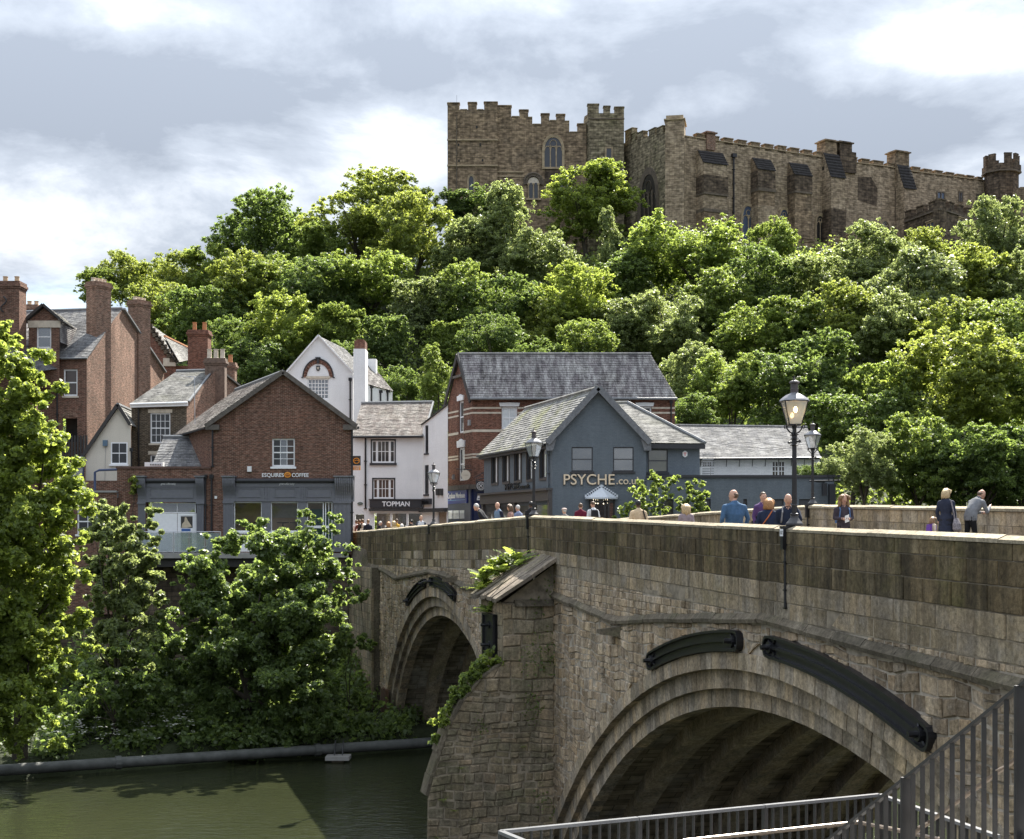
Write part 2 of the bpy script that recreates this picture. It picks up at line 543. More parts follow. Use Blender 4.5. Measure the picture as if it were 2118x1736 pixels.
slate_grey = slate_mat('grey_slate', [(0.115, 0.115, 0.12), (0.16, 0.16, 0.165), (0.20, 0.20, 0.20), (0.14, 0.14, 0.15)], (0.30, 0.29, 0.27), 0.5)
slate_pale = slate_mat('pale_slate', [(0.15, 0.147, 0.14), (0.20, 0.195, 0.185), (0.24, 0.235, 0.22), (0.175, 0.175, 0.168)], (0.30, 0.29, 0.265), 0.5, 0.10)
slate_stain = slate_mat('stained_slate', [(0.13, 0.115, 0.115), (0.19, 0.17, 0.17), (0.10, 0.09, 0.092), (0.22, 0.20, 0.195)], (0.44, 0.425, 0.40), 0.9, 0.04)
slate_moss = slate_mat('mossy_pale_slate', [(0.20, 0.195, 0.185), (0.25, 0.245, 0.23), (0.29, 0.285, 0.265), (0.22, 0.22, 0.21)], (0.35, 0.34, 0.31), 0.5, 0.5)
slate_warm = slate_mat('warm_slate', [(0.17, 0.145, 0.13), (0.23, 0.195, 0.175), (0.13, 0.11, 0.10), (0.26, 0.235, 0.215)], (0.36, 0.34, 0.31), 0.65, 0.05)
under_m = plain('roof_underlay', (0.05, 0.048, 0.046), 0.9)
lead_m = plain('lead_sheet', (0.17, 0.175, 0.18), 0.55, var=0.2)
timber_m = plain('dark_bargeboard', (0.045, 0.042, 0.04), 0.7, var=0.2)
timber_grey = plain('weathered_bargeboard', (0.115, 0.10, 0.085), 0.8, var=0.3)
white_paint = plain('white_paint', (0.82, 0.82, 0.82), 0.45, var=0.04)
cream_stone = plain('cream_band', (0.58, 0.51, 0.41), 0.85, var=0.18, scale=4)
grey_paint = plain('grey_shopfront_paint', (0.150, 0.152, 0.168), 0.5, var=0.08)
charcoal = plain('charcoal_paint', (0.038, 0.038, 0.042), 0.5, var=0.1)
taupe = plain('taupe_fascia', (0.075, 0.066, 0.062), 0.55, var=0.1)
iron_m = plain('black_iron', (0.013, 0.013, 0.015), 0.36, var=0.3, spec=0.5, scale=20)
lamp_iron = plain('lamp_black_paint', (0.022, 0.020, 0.021), 0.38, var=0.25, spec=0.5, scale=20)
lamp_top = plain('lantern_grey_cap', (0.18, 0.18, 0.19), 0.35, metal=0.3, var=0.15)
navy_m = plain('navy_paint', (0.010, 0.016, 0.060), 0.35, var=0.1)
blue_sign = plain('blue_sign', (0.018, 0.035, 0.24), 0.4, var=0.08)
gold_m = plain('gold_letters', (0.80, 0.66, 0.48), 0.3, metal=0.5, var=0.1)
orange_m = plain('orange_print', (0.75, 0.30, 0.035), 0.5, var=0.03)
white_print = plain('white_print', (0.86, 0.86, 0.86), 0.5, var=0.02)
pale_blue = plain('pale_blue_hood', (0.54, 0.575, 0.61), 0.5, var=0.06)
stone_pot = plain('buff_chimney_pot', (0.48, 0.37, 0.24), 0.8, var=0.2)
red_pot = plain('orange_chimney_pot', (0.45, 0.20, 0.09), 0.8, var=0.2)
steel_m = plain('brushed_steel', (0.55, 0.56, 0.58), 0.32, metal=0.85, var=0.08)
rail_m = plain('railing_grey_paint', (0.040, 0.038, 0.037), 0.42, var=0.15, spec=0.5)
rail_top_m = plain('railing_top_sky_sheen', (0.20, 0.20, 0.205), 0.3, metal=0.3, var=0.12, spec=0.6)  # railing grey lightened: the sky's reflection is put into the top rail's colour
handrail_m = plain('bronze_handrail', (0.24, 0.19, 0.145), 0.35, metal=0.3, var=0.1)
plastic_white = plain('white_plastic', (0.75, 0.75, 0.74), 0.4, var=0.03)
plastic_grey = plain('grey_plastic', (0.30, 0.30, 0.30), 0.5, var=0.08)
pipe_m = plain('concrete_pipe', (0.075, 0.078, 0.072), 0.7, var=0.35, scale=2)
cream_sign = plain('cream_sign', (0.56, 0.50, 0.40), 0.5, var=0.03)
beige_in = plain('beige_interior', (0.66, 0.50, 0.34), 0.8, var=0.1)
teal_in = plain('teal_interior', (0.12, 0.30, 0.24), 0.7, var=0.1)
dark_in = plain('dark_interior', (0.03, 0.028, 0.026), 0.8, var=0.2)
pale_in = plain('pale_interior', (0.55, 0.52, 0.46), 0.8, var=0.1)
asphalt = plain('asphalt', (0.06, 0.058, 0.056), 0.9, var=0.2, scale=4)
paving_m = brick_mat('street_paving', (0.16, 0.145, 0.125), (0.125, 0.115, 0.10), (0.07, 0.065, 0.06), 0.3, 0.2, 0.01, stain=0.2)
concrete_m = plain('concrete', (0.27, 0.26, 0.245), 0.85, var=0.15, scale=2)
mud_m = plain('bank_soil', (0.050, 0.043, 0.028), 0.95, var=0.4, scale=1.5)
bark_m = plain('bark', (0.055, 0.046, 0.034), 0.9, var=0.4, scale=5)
fender_m = plain('rotten_timber', (0.075, 0.042, 0.024), 0.9, var=0.6, scale=3)
sooty = plain('soot_stain', (0.03, 0.028, 0.026), 0.8, var=0.3)


def glass_mat(name, tint, refl=0.35, rough=0.03, alpha=1.0):
 m, gg, bs, out = newmat(name)
 gl = gg.n('ShaderNodeBsdfGlossy')
 gl.inputs['Roughness'].default_value = rough
 gl.inputs['Color'].default_value = (0.9, 0.93, 0.95, 1)
 geo = gg.n('ShaderNodeNewGeometry').outputs['Position']
 bs.inputs['Roughness'].default_value = 0.4
 nz = gg.noise(geo, 1.7, 3, 0.5)
 gg.put(bs.inputs['Base Color'], gg.mix(nz, tuple(c * 0.6 for c in tint), tuple(c * 1.5 for c in tint)))
 mx = gg.n('ShaderNodeMixShader')
 fr = gg.n('ShaderNodeFresnel')
 fr.inputs[0].default_value = 1.5
 gg.l(gg.math('MAXIMUM', fr.outputs[0], refl), mx.inputs[0])
 base = bs.outputs[0]
 if alpha < 1.0:
  tr = gg.n('ShaderNodeBsdfTransparent')
  mt = gg.n('ShaderNodeMixShader')
  mt.inputs[0].default_value = alpha
  gg.l(tr.outputs[0], mt.inputs[1])
  gg.l(bs.outputs[0], mt.inputs[2])
  base = mt.outputs[0]
 gg.l(base, mx.inputs[1])
 gg.l(gl.outputs[0], mx.inputs[2])
 gg.l(mx.outputs[0], out.inputs[0])
 return m


glass_dark = glass_mat('window_glass_dark', (0.014, 0.013, 0.013), 0.045)
glass_sky = glass_mat('window_glass_reflecting', (0.06, 0.058, 0.052), 0.26)
glass_brown = glass_mat('window_glass_brown_room', (0.045, 0.026, 0.018), 0.04)
glass_pale = glass_mat('window_glass_blind', (0.62, 0.64, 0.64), 0.10)
glass_clear = glass_mat('shop_glass_clear', (0.05, 0.05, 0.05), 0.03, alpha=0.04)
glass_frost = glass_mat('balustrade_glass', (0.30, 0.38, 0.42), 0.16, 0.12, alpha=0.50)
glass_lead = glass_mat('leaded_glass', (0.016, 0.018, 0.024), 0.0, 0.3)
glass_lead_blue = glass_mat('leaded_glass_blue', (0.05, 0.075, 0.13), 0.03, 0.2)
glass_lamp = glass_mat('lantern_glass', (0.75, 0.78, 0.78), 0.12, 0.12, alpha=0.34)


def emit_mat(name, col, k):
 m, gg, bs, out = newmat(name)
 e = gg.n('ShaderNodeEmission')
 e.inputs[0].default_value = (*col, 1)
 e.inputs[1].default_value = k
 gg.l(e.outputs[0], out.inputs[0])
 return m


bulb_m = emit_mat('lit_bulb', (1.0, 0.62, 0.25), 9.0)
bulb_off = plain('unlit_mantle', (0.75, 0.72, 0.66), 0.4)


def leaf_mat(name, col, trans, gloss=0.5, var=0.45, warm=(0.13, 0.17, 0.03), tk=0.52):
 m, gg, bs, out = newmat(name)
 geon = gg.n('ShaderNodeNewGeometry')
 rn = geon.outputs['Random Per Island']
 oi = gg.n('ShaderNodeObjectInfo').outputs['Random']
 c = gg.mix(rn, tuple(x * (1 - var) for x in col), tuple(x * (1 + var) for x in col))
 c = gg.mix(gg.math('MULTIPLY', oi, 0.30), c, warm)
 bs.inputs['Roughness'].default_value = gloss
 bs.inputs['Specular IOR Level'].default_value = 0.5
 gg.put(bs.inputs['Base Color'], c)
 tl = gg.n('ShaderNodeBsdfTranslucent')
 t2 = gg.mix(rn, tuple(x * 0.7 for x in trans), tuple(x * 1.3 for x in trans))
 gg.put(tl.inputs[0], t2)
 mx = gg.n('ShaderNodeMixShader')
 mx.inputs[0].default_value = tk
 gg.l(bs.outputs[0], mx.inputs[1])
 gg.l(tl.outputs[0], mx.inputs[2])
 gg.l(mx.outputs[0], out.inputs[0])
 return m


leaf_mid = leaf_mat('leaf_green', (0.115, 0.158, 0.052), (0.40, 0.50, 0.095))
leaf_bright = leaf_mat('leaf_yellow_green', (0.135, 0.17, 0.05), (0.48, 0.55, 0.1), tk=0.5)
leaf_pale = leaf_mat('leaf_pale_green', (0.15, 0.185, 0.092), (0.4, 0.47, 0.15), gloss=0.45)
leaf_dark = leaf_mat('leaf_dark_green', (0.088, 0.128, 0.050), (0.28, 0.38, 0.08))
leaf_gold = leaf_mat('leaf_gold_green', (0.128, 0.172, 0.045), (0.47, 0.56, 0.10), tk=0.52)
leaf_bank = leaf_mat('leaf_bank_sycamore', (0.105, 0.148, 0.062), (0.32, 0.42, 0.10), gloss=0.42)
leaf_weed = leaf_mat('leaf_fern', (0.11, 0.15, 0.045), (0.34, 0.43, 0.085))
blossom_m = plain('white_blossom', (0.75, 0.74, 0.66), 0.7)

# water: murky olive body with a rippled skin
m, gg, bs, out = newmat('river_water')
geo = gg.n('ShaderNodeNewGeometry').outputs['Position']
w1 = gg.noise(gg.scalev(geo, (1.0, 2.2, 1.0)), 1.6, 4, 0.6, 0.4)
w2 = gg.noise(geo, 0.25, 3, 0.5)
gg.put(bs.inputs['Base Color'], gg.mix(w2, (0.019, 0.023, 0.011), (0.031, 0.034, 0.016)))
bs.inputs['Roughness'].default_value = 0.05
bs.inputs['IOR'].default_value = 1.33
bs.inputs['Specular IOR Level'].default_value = 0.5
bump(gg, bs, w1, 0.9, 0.07)
water_m = m

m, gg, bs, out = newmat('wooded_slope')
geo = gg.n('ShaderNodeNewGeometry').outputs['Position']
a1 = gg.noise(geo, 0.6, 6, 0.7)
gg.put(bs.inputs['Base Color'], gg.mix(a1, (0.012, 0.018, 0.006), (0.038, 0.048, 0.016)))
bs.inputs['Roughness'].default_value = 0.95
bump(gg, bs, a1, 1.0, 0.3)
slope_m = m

# ------------------------------------------------------------------ ground, river, street
def sstep(t):
 t = max(0.0, min(1.0, t))
 return t * t * (3 - 2 * t)


def bank_y(X):
 return 70.3 + 0.452 * (max(-70, min(60, X)) + 3.0)


STREET_Z = 9.40
WALL_Y = 80.0


def ground(X, Y):
 d = Y - bank_y(X)
 if d < 0:
  return -2.5
 low = 0.7 + 0.16 * d
 if X > 12:
  low = 0.7 + min(d * 0.9, 9.2)
  base = low
 else:
  base = low if Y < WALL_Y + 0.6 else STREET_Z - 0.05
 H = 33.0 if X > -8 else 33.0 - 13.0 * sstep((-8 - X) / 55.0)
 y0 = 104.0 if X < 14 else 104.0 - 8.0 * sstep((X - 14) / 15.0)
 t = (Y - y0) / (176.0 - y0)
 z = base + H * (0.55 * sstep(t) + 0.45 * max(0.0, min(1.0, t)))
 return z


def grid_sheet(xs, ys, fn):
 b = MB()
 nx, ny = len(xs), len(ys)
 b.v = [(x, y, fn(x, y)) for y in ys for x in xs]
 b.f = [(j * nx + i, j * nx + i + 1, (j + 1) * nx + i + 1, (j + 1) * nx + i) for j in range(ny - 1) for i in range(nx - 1)]
 return b


xs = [-900, -500, -300, -200, -150, -120] + list(np.arange(-100, 121, 2.5)) + [150, 200, 300, 500, 900]
ys = list(np.arange(48, 79.9, 1.5)) + [80.3, 80.8, 82] + list(np.arange(84, 200, 3)) + [220, 260, 330, 450, 700, 1200]
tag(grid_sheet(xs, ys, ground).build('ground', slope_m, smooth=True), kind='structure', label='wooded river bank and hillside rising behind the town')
tag(MB().poly([(-900, -300, 0), (900, -300, 0), (900, 130, 0), (-900, 130, 0)]).build('river_water', water_m), kind='structure', label='calm dark green river under the bridge')
sb = MB()
sb.poly([(-40, WALL_Y + 1.5, STREET_Z), (2.0, 82.5, STREET_Z), (2.0, 103, STREET_Z), (-40, 103, STREET_Z)])
tag(sb.build('street', paving_m), kind='structure', label='paved street beyond the far end of the bridge')

# ------------------------------------------------------------------ the bridge
P2 = Vector((0.661, 48.4, 0))
DR = Vector((0.2273, -0.9738, 0)).normalized()
DL = Vector((-0.2785, 0.9604, 0)).normalized()
NR = Vector((-DR.y, DR.x, 0))           # towards the deck on the near half
NL = Vector((DL.y, -DL.x, 0))
NM = (NR + NL).normalized()
BW = 10.4                                # width of the bridge
UMAX, VMAX = 37.0, 35.0


def B(s, z, w=0.0):
 """s along the bridge (negative = far half), w across it from the near face, z up"""
 if s >= 0:
  p = P2 + DR * s
  n = NR
 else:
  p = P2 - DL * s
  n = NL
 k = max(0.0, 1 - abs(s) / 2.0)
 n = (n * (1 - k * 0.5) + (NR if s < 0 else NL) * (k * 0.5)).normalized()
 q = p + n * w
 return Vector((q.x, q.y, z))


def top_near(s):
 return 11.14 - 0.0196 * s if s >= 0 else 11.14 + 0.0172 * s


def top_far(s):
 return 11.54 - 0.0215 * s if s >= 0 else 11.54 + 0.0185 * s


def deck_z(s, w):
 a, b = top_near(s) - 1.12, top_far(s) - 1.12
 return a + (b - a) * w / BW


COURSES = [0.34, 0.37, 0.39, 0.38, 0.33]
PAR_H = sum(COURSES)
RING_R = dict(c=(19.4, -16.0), r=[22.92, 23.33, 23.76, 24.12])
RING_L = dict(c=(-14.0, -5.4), r=[12.40, 12.80, 13.22, 13.62])
bridge = thing('stone_bridge', 'old stone bridge of two wide ribbed arches crossing the river', 'bridge', (P2.x, P2.y, 0))

KINDS = {}                               # kind -> list of (size on the picture, polygon builder args)


def stone(kind, pts, d_out, d_in, chamfer, mat, parent_pt=None):
 """pts: outline on the face as (s, z); w grows into the bridge. Kept in a list; the largest become objects"""
 c = B(sum(p[0] for p in pts) / len(pts), sum(p[1] for p in pts) / len(pts))
 w_ = max(p[0] for p in pts) - min(p[0] for p in pts)
 h_ = max(p[1] for p in pts) - min(p[1] for p in pts)
 KINDS.setdefault(kind, []).append((w_ * h_ / c.y ** 2, pts, d_out, d_in, chamfer, mat))


def stone_geo(mb, pts, d_out, d_in, ch, conv=B):
 n = len(pts)
 cx, cz = sum(p[0] for p in pts) / n, sum(p[1] for p in pts) / n
 inner = []
 for (x, z) in pts:
  L = math.hypot(x - cx, z - cz) + 1e-6
  k = max(0.3, 1 - ch * 1.4 / L)
  inner.append((cx + (x - cx) * k, cz + (z - cz) * k))
 jit = [rnd.uniform(-0.3, 0.3) * ch for _ in pts]
 vs = [conv(x, z, -d_out + j) for (x, z), j in zip(inner, jit)] + [conv(x, z, -d_out + ch) for x, z in pts] + [conv(x, z, d_in) for x, z in pts]
 fs = [tuple(range(n))]
 for i in range(n):
  k = (i + 1) % n
  fs.append((i, i + n, k + n, k))
  fs.append((i + n, i + 2 * n, k + 2 * n, k + n))
 mb.add(vs, fs)


def flush_stones(parent, conv=B, limit=300):
 for kind, lst in KINDS.items():
  lst.sort(key=lambda a: -a[0])
  for a in lst[:limit]:
   mb = MB()
   stone_geo(mb, a[1], a[2], a[3], a[4], conv)
   mb.build(kind, a[5], parent)
  if len(lst) > limit:
   mb = MB()
   for a in lst[limit:]:
    stone_geo(mb, a[1], a[2], a[3], a[4], conv)
   mb.build(kind + '_small', lst[limit][5], parent, kind='stuff')
 KINDS.clear()


# parapet courses on the near face, and their coping
zoff = 0.0
for ci, ch in enumerate(COURSES):
 s = -VMAX
 while s < UMAX - 0.2:
  L = rnd.uniform(0.55, 1.15) if ci else rnd.uniform(0.8, 1.6)
  e = s + L
  if s < 0 < e or abs(e) < 0.3:
   e = 0.0 if s < -0.31 else e
  e = min(e, UMAX)
  g_ = 0.012
  t0, t1 = top_near(s) - zoff, top_near(e) - zoff
  if ci == 0:
   t0 -= 0.085
   t1 -= 0.085
  b0, b1 = top_near(s) - zoff - ch, top_near(e) - zoff - ch
  proud = 0.035 if ci < 4 else 0.02
  stone('parapet_stone', [(s + g_, b0 + g_), (e - g_, b1 + g_), (e - g_, t1 - g_ * 0.6), (s + g_, t0 - g_ * 0.6)],
              proud + rnd.uniform(-0.008, 0.008), 0.10, 0.014, parapet_m if ci < 3 else lower_m)
  s = e
 zoff += ch
flush_stones(bridge)


def extrude_along(mb, s0, s1, step, prof_fn, conv):
 """sweeps a closed (w,z) profile along the bridge"""
 n = max(1, int(round(abs(s1 - s0) / step)))
 ss = [s0 + (s1 - s0) * i / n for i in range(n + 1)]
 rings = [[conv(s, z, w) for (w, z) in prof_fn(s)] for s in ss]
 k = len(rings[0])
 vs = [p for r in rings for p in r]
 fs = [tuple(range(k)), tuple(range(n * k + k - 1, n * k - 1, -1))]
 for i in range(n):
  for j in range(k):
   j2 = (j + 1) % k
   fs.append((i * k + j, (i + 1) * k + j, (i + 1) * k + j2, i * k + j2))
 mb.add(vs, fs)


def coping_row(side):
 top = top_near if side == 0 else top_far
 s = -VMAX if side == 0 else -25.0
 end = UMAX
 while s < end - 0.2:
  e = s + rnd.uniform(0.9, 2.3)
  if s < -0.01 < e:
   e = 0.0
  e = min(e, end)
  dz = rnd.uniform(-0.012, 0.012)
  mb = MB()
  o = 0.0 if side == 0 else BW - 0.36
  A, Z = -0.045 + rnd.uniform(-0.01, 0.01), 0.085
  if side == 0:
   pr = lambda q: [(A, top(q) - Z), (0.41, top(q) - Z), (0.41, top(q) - 0.02 + dz), (0.30, top(q) + 0.028 + dz), (0.10, top(q) + 0.035 + dz), (A, top(q) - 0.025 + dz)]
  else:
   pr = lambda q: [(o - 0.05, top(q) - 0.10), (o + 0.45, top(q) - 0.10), (o + 0.45, top(q) - 0.02), (o + 0.30, top(q) + 0.03 + dz), (o + 0.12, top(q) + 0.03 + dz), (o - 0.05, top(q) - 0.03 + dz)]
  extrude_along(mb, s + 0.006, e - 0.006, 1.0, pr, B)
  mb.build('coping_stone', coping_m, bridge)
  s = e


coping_row(0)
coping_row(1)
# parapet core and far parapet (its inner face is what the picture shows)
core = MB()
extrude_along(core, -VMAX, UMAX, 1.0, lambda q: [(-0.012, top_near(q) - PAR_H), (0.36, top_near(q) - PAR_H), (0.36, top_near(q) - 0.09), (-0.012, top_near(q) - 0.09)], B)
core.build('parapet_core', dark_mortar_m, bridge)
core = MB()
extrude_along(core, -25.0, UMAX, 1.0, lambda q: [(BW - 0.33, top_far(q) - 1.9), (BW, top_far(q) - 1.9), (BW, top_far(q) - 0.105), (BW - 0.33, top_far(q) - 0.105)], B)
core.build('parapet_core', dark_mortar_m, bridge)
conv_far = lambda s, z, w: B(s, z, BW - 0.33 + w)
for ci, (za, zb) in enumerate(((0.105, 0.50), (0.50, 0.90), (0.90, 1.30))):
 s = -25.0
 while s < UMAX - 0.2:
  e = s + rnd.uniform(0.55, 1.2)
  if s < -0.3 < e:
   e = 0.0
  e = min(e, UMAX)
  stone('far_parapet_stone', [(s + .01, top_far(s) - zb + .01), (e - .01, top_far(e) - zb + .01), (e - .01, top_far(e) - za - .006), (s + .01, top_far(s) - za - .006)],
              0.02 + rnd.uniform(-0.006, 0.008), 0.05, 0.014, lower_m)
  s = e
flush_stones(bridge, conv_far)

# deck
dk = MB()
extrude_along(dk, -VMAX, UMAX, 1.0, lambda q: [(0.3, deck_z(q, 0.3) - 0.55), (BW - 0.3, deck_z(q, BW) - 0.55), (BW - 0.3, deck_z(q, BW)), (0.3, deck_z(q, 0))], B)
dk.build('deck', paving_m, bridge)


# spandrel walls: rubble courses cut by the arches
def arch_half(ring, z, rad):
 h = rad * rad - (z - ring['c'][1]) ** 2
 return math.sqrt(h) if h > 0 else 0.0


def base_z(s):
 return top_near(s) - PAR_H


STR_R = [(0, 8.62), (2.8, 8.66), (8.6, 8.28), (9.8, 8.26), (13.2, 8.52), (19.4, 8.90), (24, 8.70), (28.8, 8.50), (37, 8.1)]
STR_L = [(-34.5, 8.9), (-28.9, 8.80), (-26.3, 8.70), (-22.2, 8.36), (-15.0, 8.90), (-11.8, 8.76), (-8.9, 8.44), (0, 8.6)]


def string_z(s):
 t = STR_R if s >= 0 else STR_L
 return float(np.interp(s, [a for a, _ in t], [b for _, b in t]))


def spans(z0, z1, rad_i):
 """(s at bottom, s at top) limits of solid wall between the arches for a row"""
 out = []
 Lr, Rr = RING_L, RING_R
 rl, rr = Lr['r'][3] - 0.05, Rr['r'][3] - 0.05
 hl0, hl1 = arch_half(Lr, z0, rl), arch_half(Lr, z1, rl)
 hr0, hr1 = arch_half(Rr, z0, rr), arch_half(Rr, z1, rr)
 cl, cr = Lr['c'][0], Rr['c'][0]
 out.append(((-VMAX, -VMAX), (cl - hl0, cl - hl1)))
 out.append(((cl + hl0, cl + hl1), (cr - hr0, cr - hr1)))
 out.append(((cr + hr0, cr + hr1), (UMAX, UMAX)))
 return out


z = -0.4
while z < 9.6:
 h = rnd.uniform(0.17, 0.36)
 z0, z1 = z, z + h
 for (a0, a1), (b0, b1) in spans(z0, z1, 3):
  lo = min(a0, a1)
  hi = max(b0, b1)
  s = lo
  while s < hi:
   L = rnd.uniform(0.2, 0.6)
   e = s + L

   def cl_(x, a, b): return max(a, min(b, x))
   p = [cl_(s, a0, b0), cl_(e, a0, b0), cl_(e, a1, b1), cl_(s, a1, b1)]
   wv = lambda x, q_: 0.045 * math.sin(x * 1.7 + q_ * 3.1) + 0.03 * math.sin(x * 4.3 + q_ * 1.3)
   s = e
   if p[1] - p[0] < 0.06 and p[2] - p[3] < 0.06:
    continue
   mid = sum(p) / 4
   up = string_z(mid) - 0.10
   if z0 > up - 0.05:
    continue
   g_ = 0.010
   jj = lambda: rnd.uniform(-0.035, 0.035)
   tt = min(z1, up)
   if tt - z0 < 0.07:
    continue
   if 0.3 > mid > -6.6 and z1 < 8.6 or 0 <= mid < 2.6 and z1 < 8.6:
    continue
   lo_, hi_ = [z0 + wv(p[0], z0), z0 + wv(p[1], z0)], [min(tt + wv(p[2], z1), up), min(tt + wv(p[3], z1), up)]
   subs = [(0.0, 1.0)] if rnd.random() > .22 or h < .24 else [(0.0, rnd.uniform(.4, .6))]
   if len(subs) == 1 and subs[0][1] < 1:
    subs.append((subs[0][1], 1.0))
   for f0, f1 in subs:
    L0, L1 = lo_[0] + (hi_[1] - lo_[0]) * f0, lo_[1] + (hi_[0] - lo_[1]) * f0
    H1, H0 = lo_[1] + (hi_[0] - lo_[1]) * f1, lo_[0] + (hi_[1] - lo_[0]) * f1
    if min(H0 - L0, H1 - L1) < .06:
     continue
    a_, b_, c_, d_ = (abs(jj()) for _ in range(4))
    stone('spandrel_stone', [(p[0] + g_ + a_, L0 + g_ + b_ * .5), (p[1] - g_, L1 + g_ + c_ * .5), (p[2] - g_ - d_, H1 - g_), (p[3] + g_, H0 - g_ - a_ * .5)],
                      0.018 + rnd.uniform(-0.022, 0.034), 0.10, 0.022, spandrel_m)
 z = z1
flush_stones(bridge)

# small rubble between the string course and the parapet
for sgn in (-1, 1):
 z = 8.2
 while z < 9.5:
  h = rnd.uniform(0.12, 0.21)
  s = -VMAX if sgn < 0 else 0.0
  end = 0.0 if sgn < 0 else UMAX
  while s < end:
   L = rnd.uniform(0.14, 0.38)
   e = min(s + L, end)
   lo = max(string_z((s + e) / 2) + 0.09, z)
   hi = min(base_z((s + e) / 2) - 0.01, z + h)
   if hi - lo > 0.06 and not (-5.9 < s < 2.7):
    q = lambda: rnd.uniform(0.004, 0.020)
    mx = (s + e) / 2
    stone('rubble_stone', [(s + q(), lo + q() * .7), (mx + rnd.uniform(-.04, .04), lo + .006), (e - q(), lo + q() * .7), (e - q(), hi - q() * .7), (mx, hi - .004), (s + q(), hi - q() * .7)],
                      rnd.uniform(0.0, 0.035), 0.10, 0.014, spandrel_m)
   s = e
  z += h
flush_stones(bridge)

# mortar face behind the stones, with the two arch openings
sk = MB()
N = 260
for sgn, ring in ((-1, RING_L), (1, RING_R)):
 s0, s1 = (-VMAX, 0.0) if sgn < 0 else (0.0, UMAX)
 ss = [s0 + (s1 - s0) * i / N for i in range(N + 1)]
 r_ = ring['r'][2] + 0.12
 for a, b in zip(ss[:-1], ss[1:]):
  def lowz(s):
   d = abs(s - ring['c'][0])
   return ring['c'][1] + math.sqrt(r_ * r_ - d * d) if d < r_ else -1.0
  za, zb = max(-1.0, lowz(a)), max(-1.0, lowz(b))
  sk.quad(B(a, za, 0.004), B(b, zb, 0.004), B(b, base_z(b) + 0.03, 0.004), B(a, base_z(a) + 0.03, 0.004))
  sk.quad(B(b, zb, BW - 0.3), B(a, za, BW - 0.3), B(a, base_z(a) + 0.5, BW - 0.3), B(b, base_z(b) + 0.5, BW - 0.3))
sk.build('spandrel_mortar', mortar_m, bridge)


# arch rings, soffits and ribs
def arch_block(mb, ring, ra, rb, a0, a1, w0, w1, n=1):
 cx, cz = ring['c']
 ang = [a0 + (a1 - a0) * i / n for i in range(n + 1)]
 vs, fs = [], []
 for a in ang:
  for (r_, w) in ((ra, w0), (rb, w0), (rb, w1), (ra, w1)):
   vs.append(B(cx + r_ * math.sin(a), cz + r_ * math.cos(a), w))
 for i in range(n):
  for j in range(4):
   k = (j + 1) % 4
   fs.append((i * 4 + j, i * 4 + k, i * 4 + 4 + k, i * 4 + 4 + j))
 fs += [(0, 1, 2, 3), (n * 4 + 3, n * 4 + 2, n * 4 + 1, n * 4)]
 mb.add(vs, fs)


for ring, nm in ((RING_R, 'voussoir'), (RING_L, 'arch_stone')):
 cx, cz = ring['c']
 many = []
 for k in range(3):
  ra, rb = ring['r'][2 - k], ring['r'][3 - k]
  w0 = (-0.06, 0.15, 0.33)[k]
  amax = math.acos(min(1, (0.0 - cz) / rb)) + 0.02
  w_ = 0.36
  n = int(2 * amax * rb / w_)
  cuts = [-amax]
  while cuts[-1] < amax:
   cuts.append(cuts[-1] + rnd.uniform(0.26, 0.50) / rb)
  for a0, a1 in zip(cuts[:-1], cuts[1:]):
   many.append((ra, rb, a0 + 0.004 / rb, a1 - 0.004 / rb, w0 + rnd.uniform(-0.006, 0.012), w0 + 0.4))
 yy = lambda m_: B(cx + m_[0] * math.sin(m_[2]), 0).y
 many.sort(key=yy)
 for m_ in many[:300]:
  mb = MB()
  arch_block(mb, ring, *m_)
  mb.build(nm, voussoir_m, bridge)
 rest = MB()
 for m_ in many[300:]:
  arch_block(rest, ring, *m_)
 rest.build(nm + '_rest', voussoir_m, bridge, kind='stuff')
 amax = math.acos(min(1, (-0.6 - cz) / ring['r'][0]))
 rs = ring['r'][0] + 0.42
 so = MB()
 uv = []
 n = 64
 for i in range(n + 1):
  a = -amax * 1.05 + 2.1 * amax * i / n
  for w in (0.45, BW - 0.3):
   so.v.append(B(cx + rs * math.sin(a), cz + rs * math.cos(a), w))
   uv.append((w, rs * a))
 so.f = [(2 * i, 2 * i + 2, 2 * i + 3, 2 * i + 1) for i in range(n)]
 so.uv = uv
 so.build('soffit', soffit_m if ring is RING_R else soffit_lime, bridge)
 for w in (1.75, 3.35, 4.95, 6.55, 8.15, 9.55):
  mb = MB()
  arch_block(mb, ring, ring['r'][0] + 0.02, rs + 0.05, -amax, amax, w, w + 0.62, 56)
  mb.build('arch_rib', rib_m, bridge)

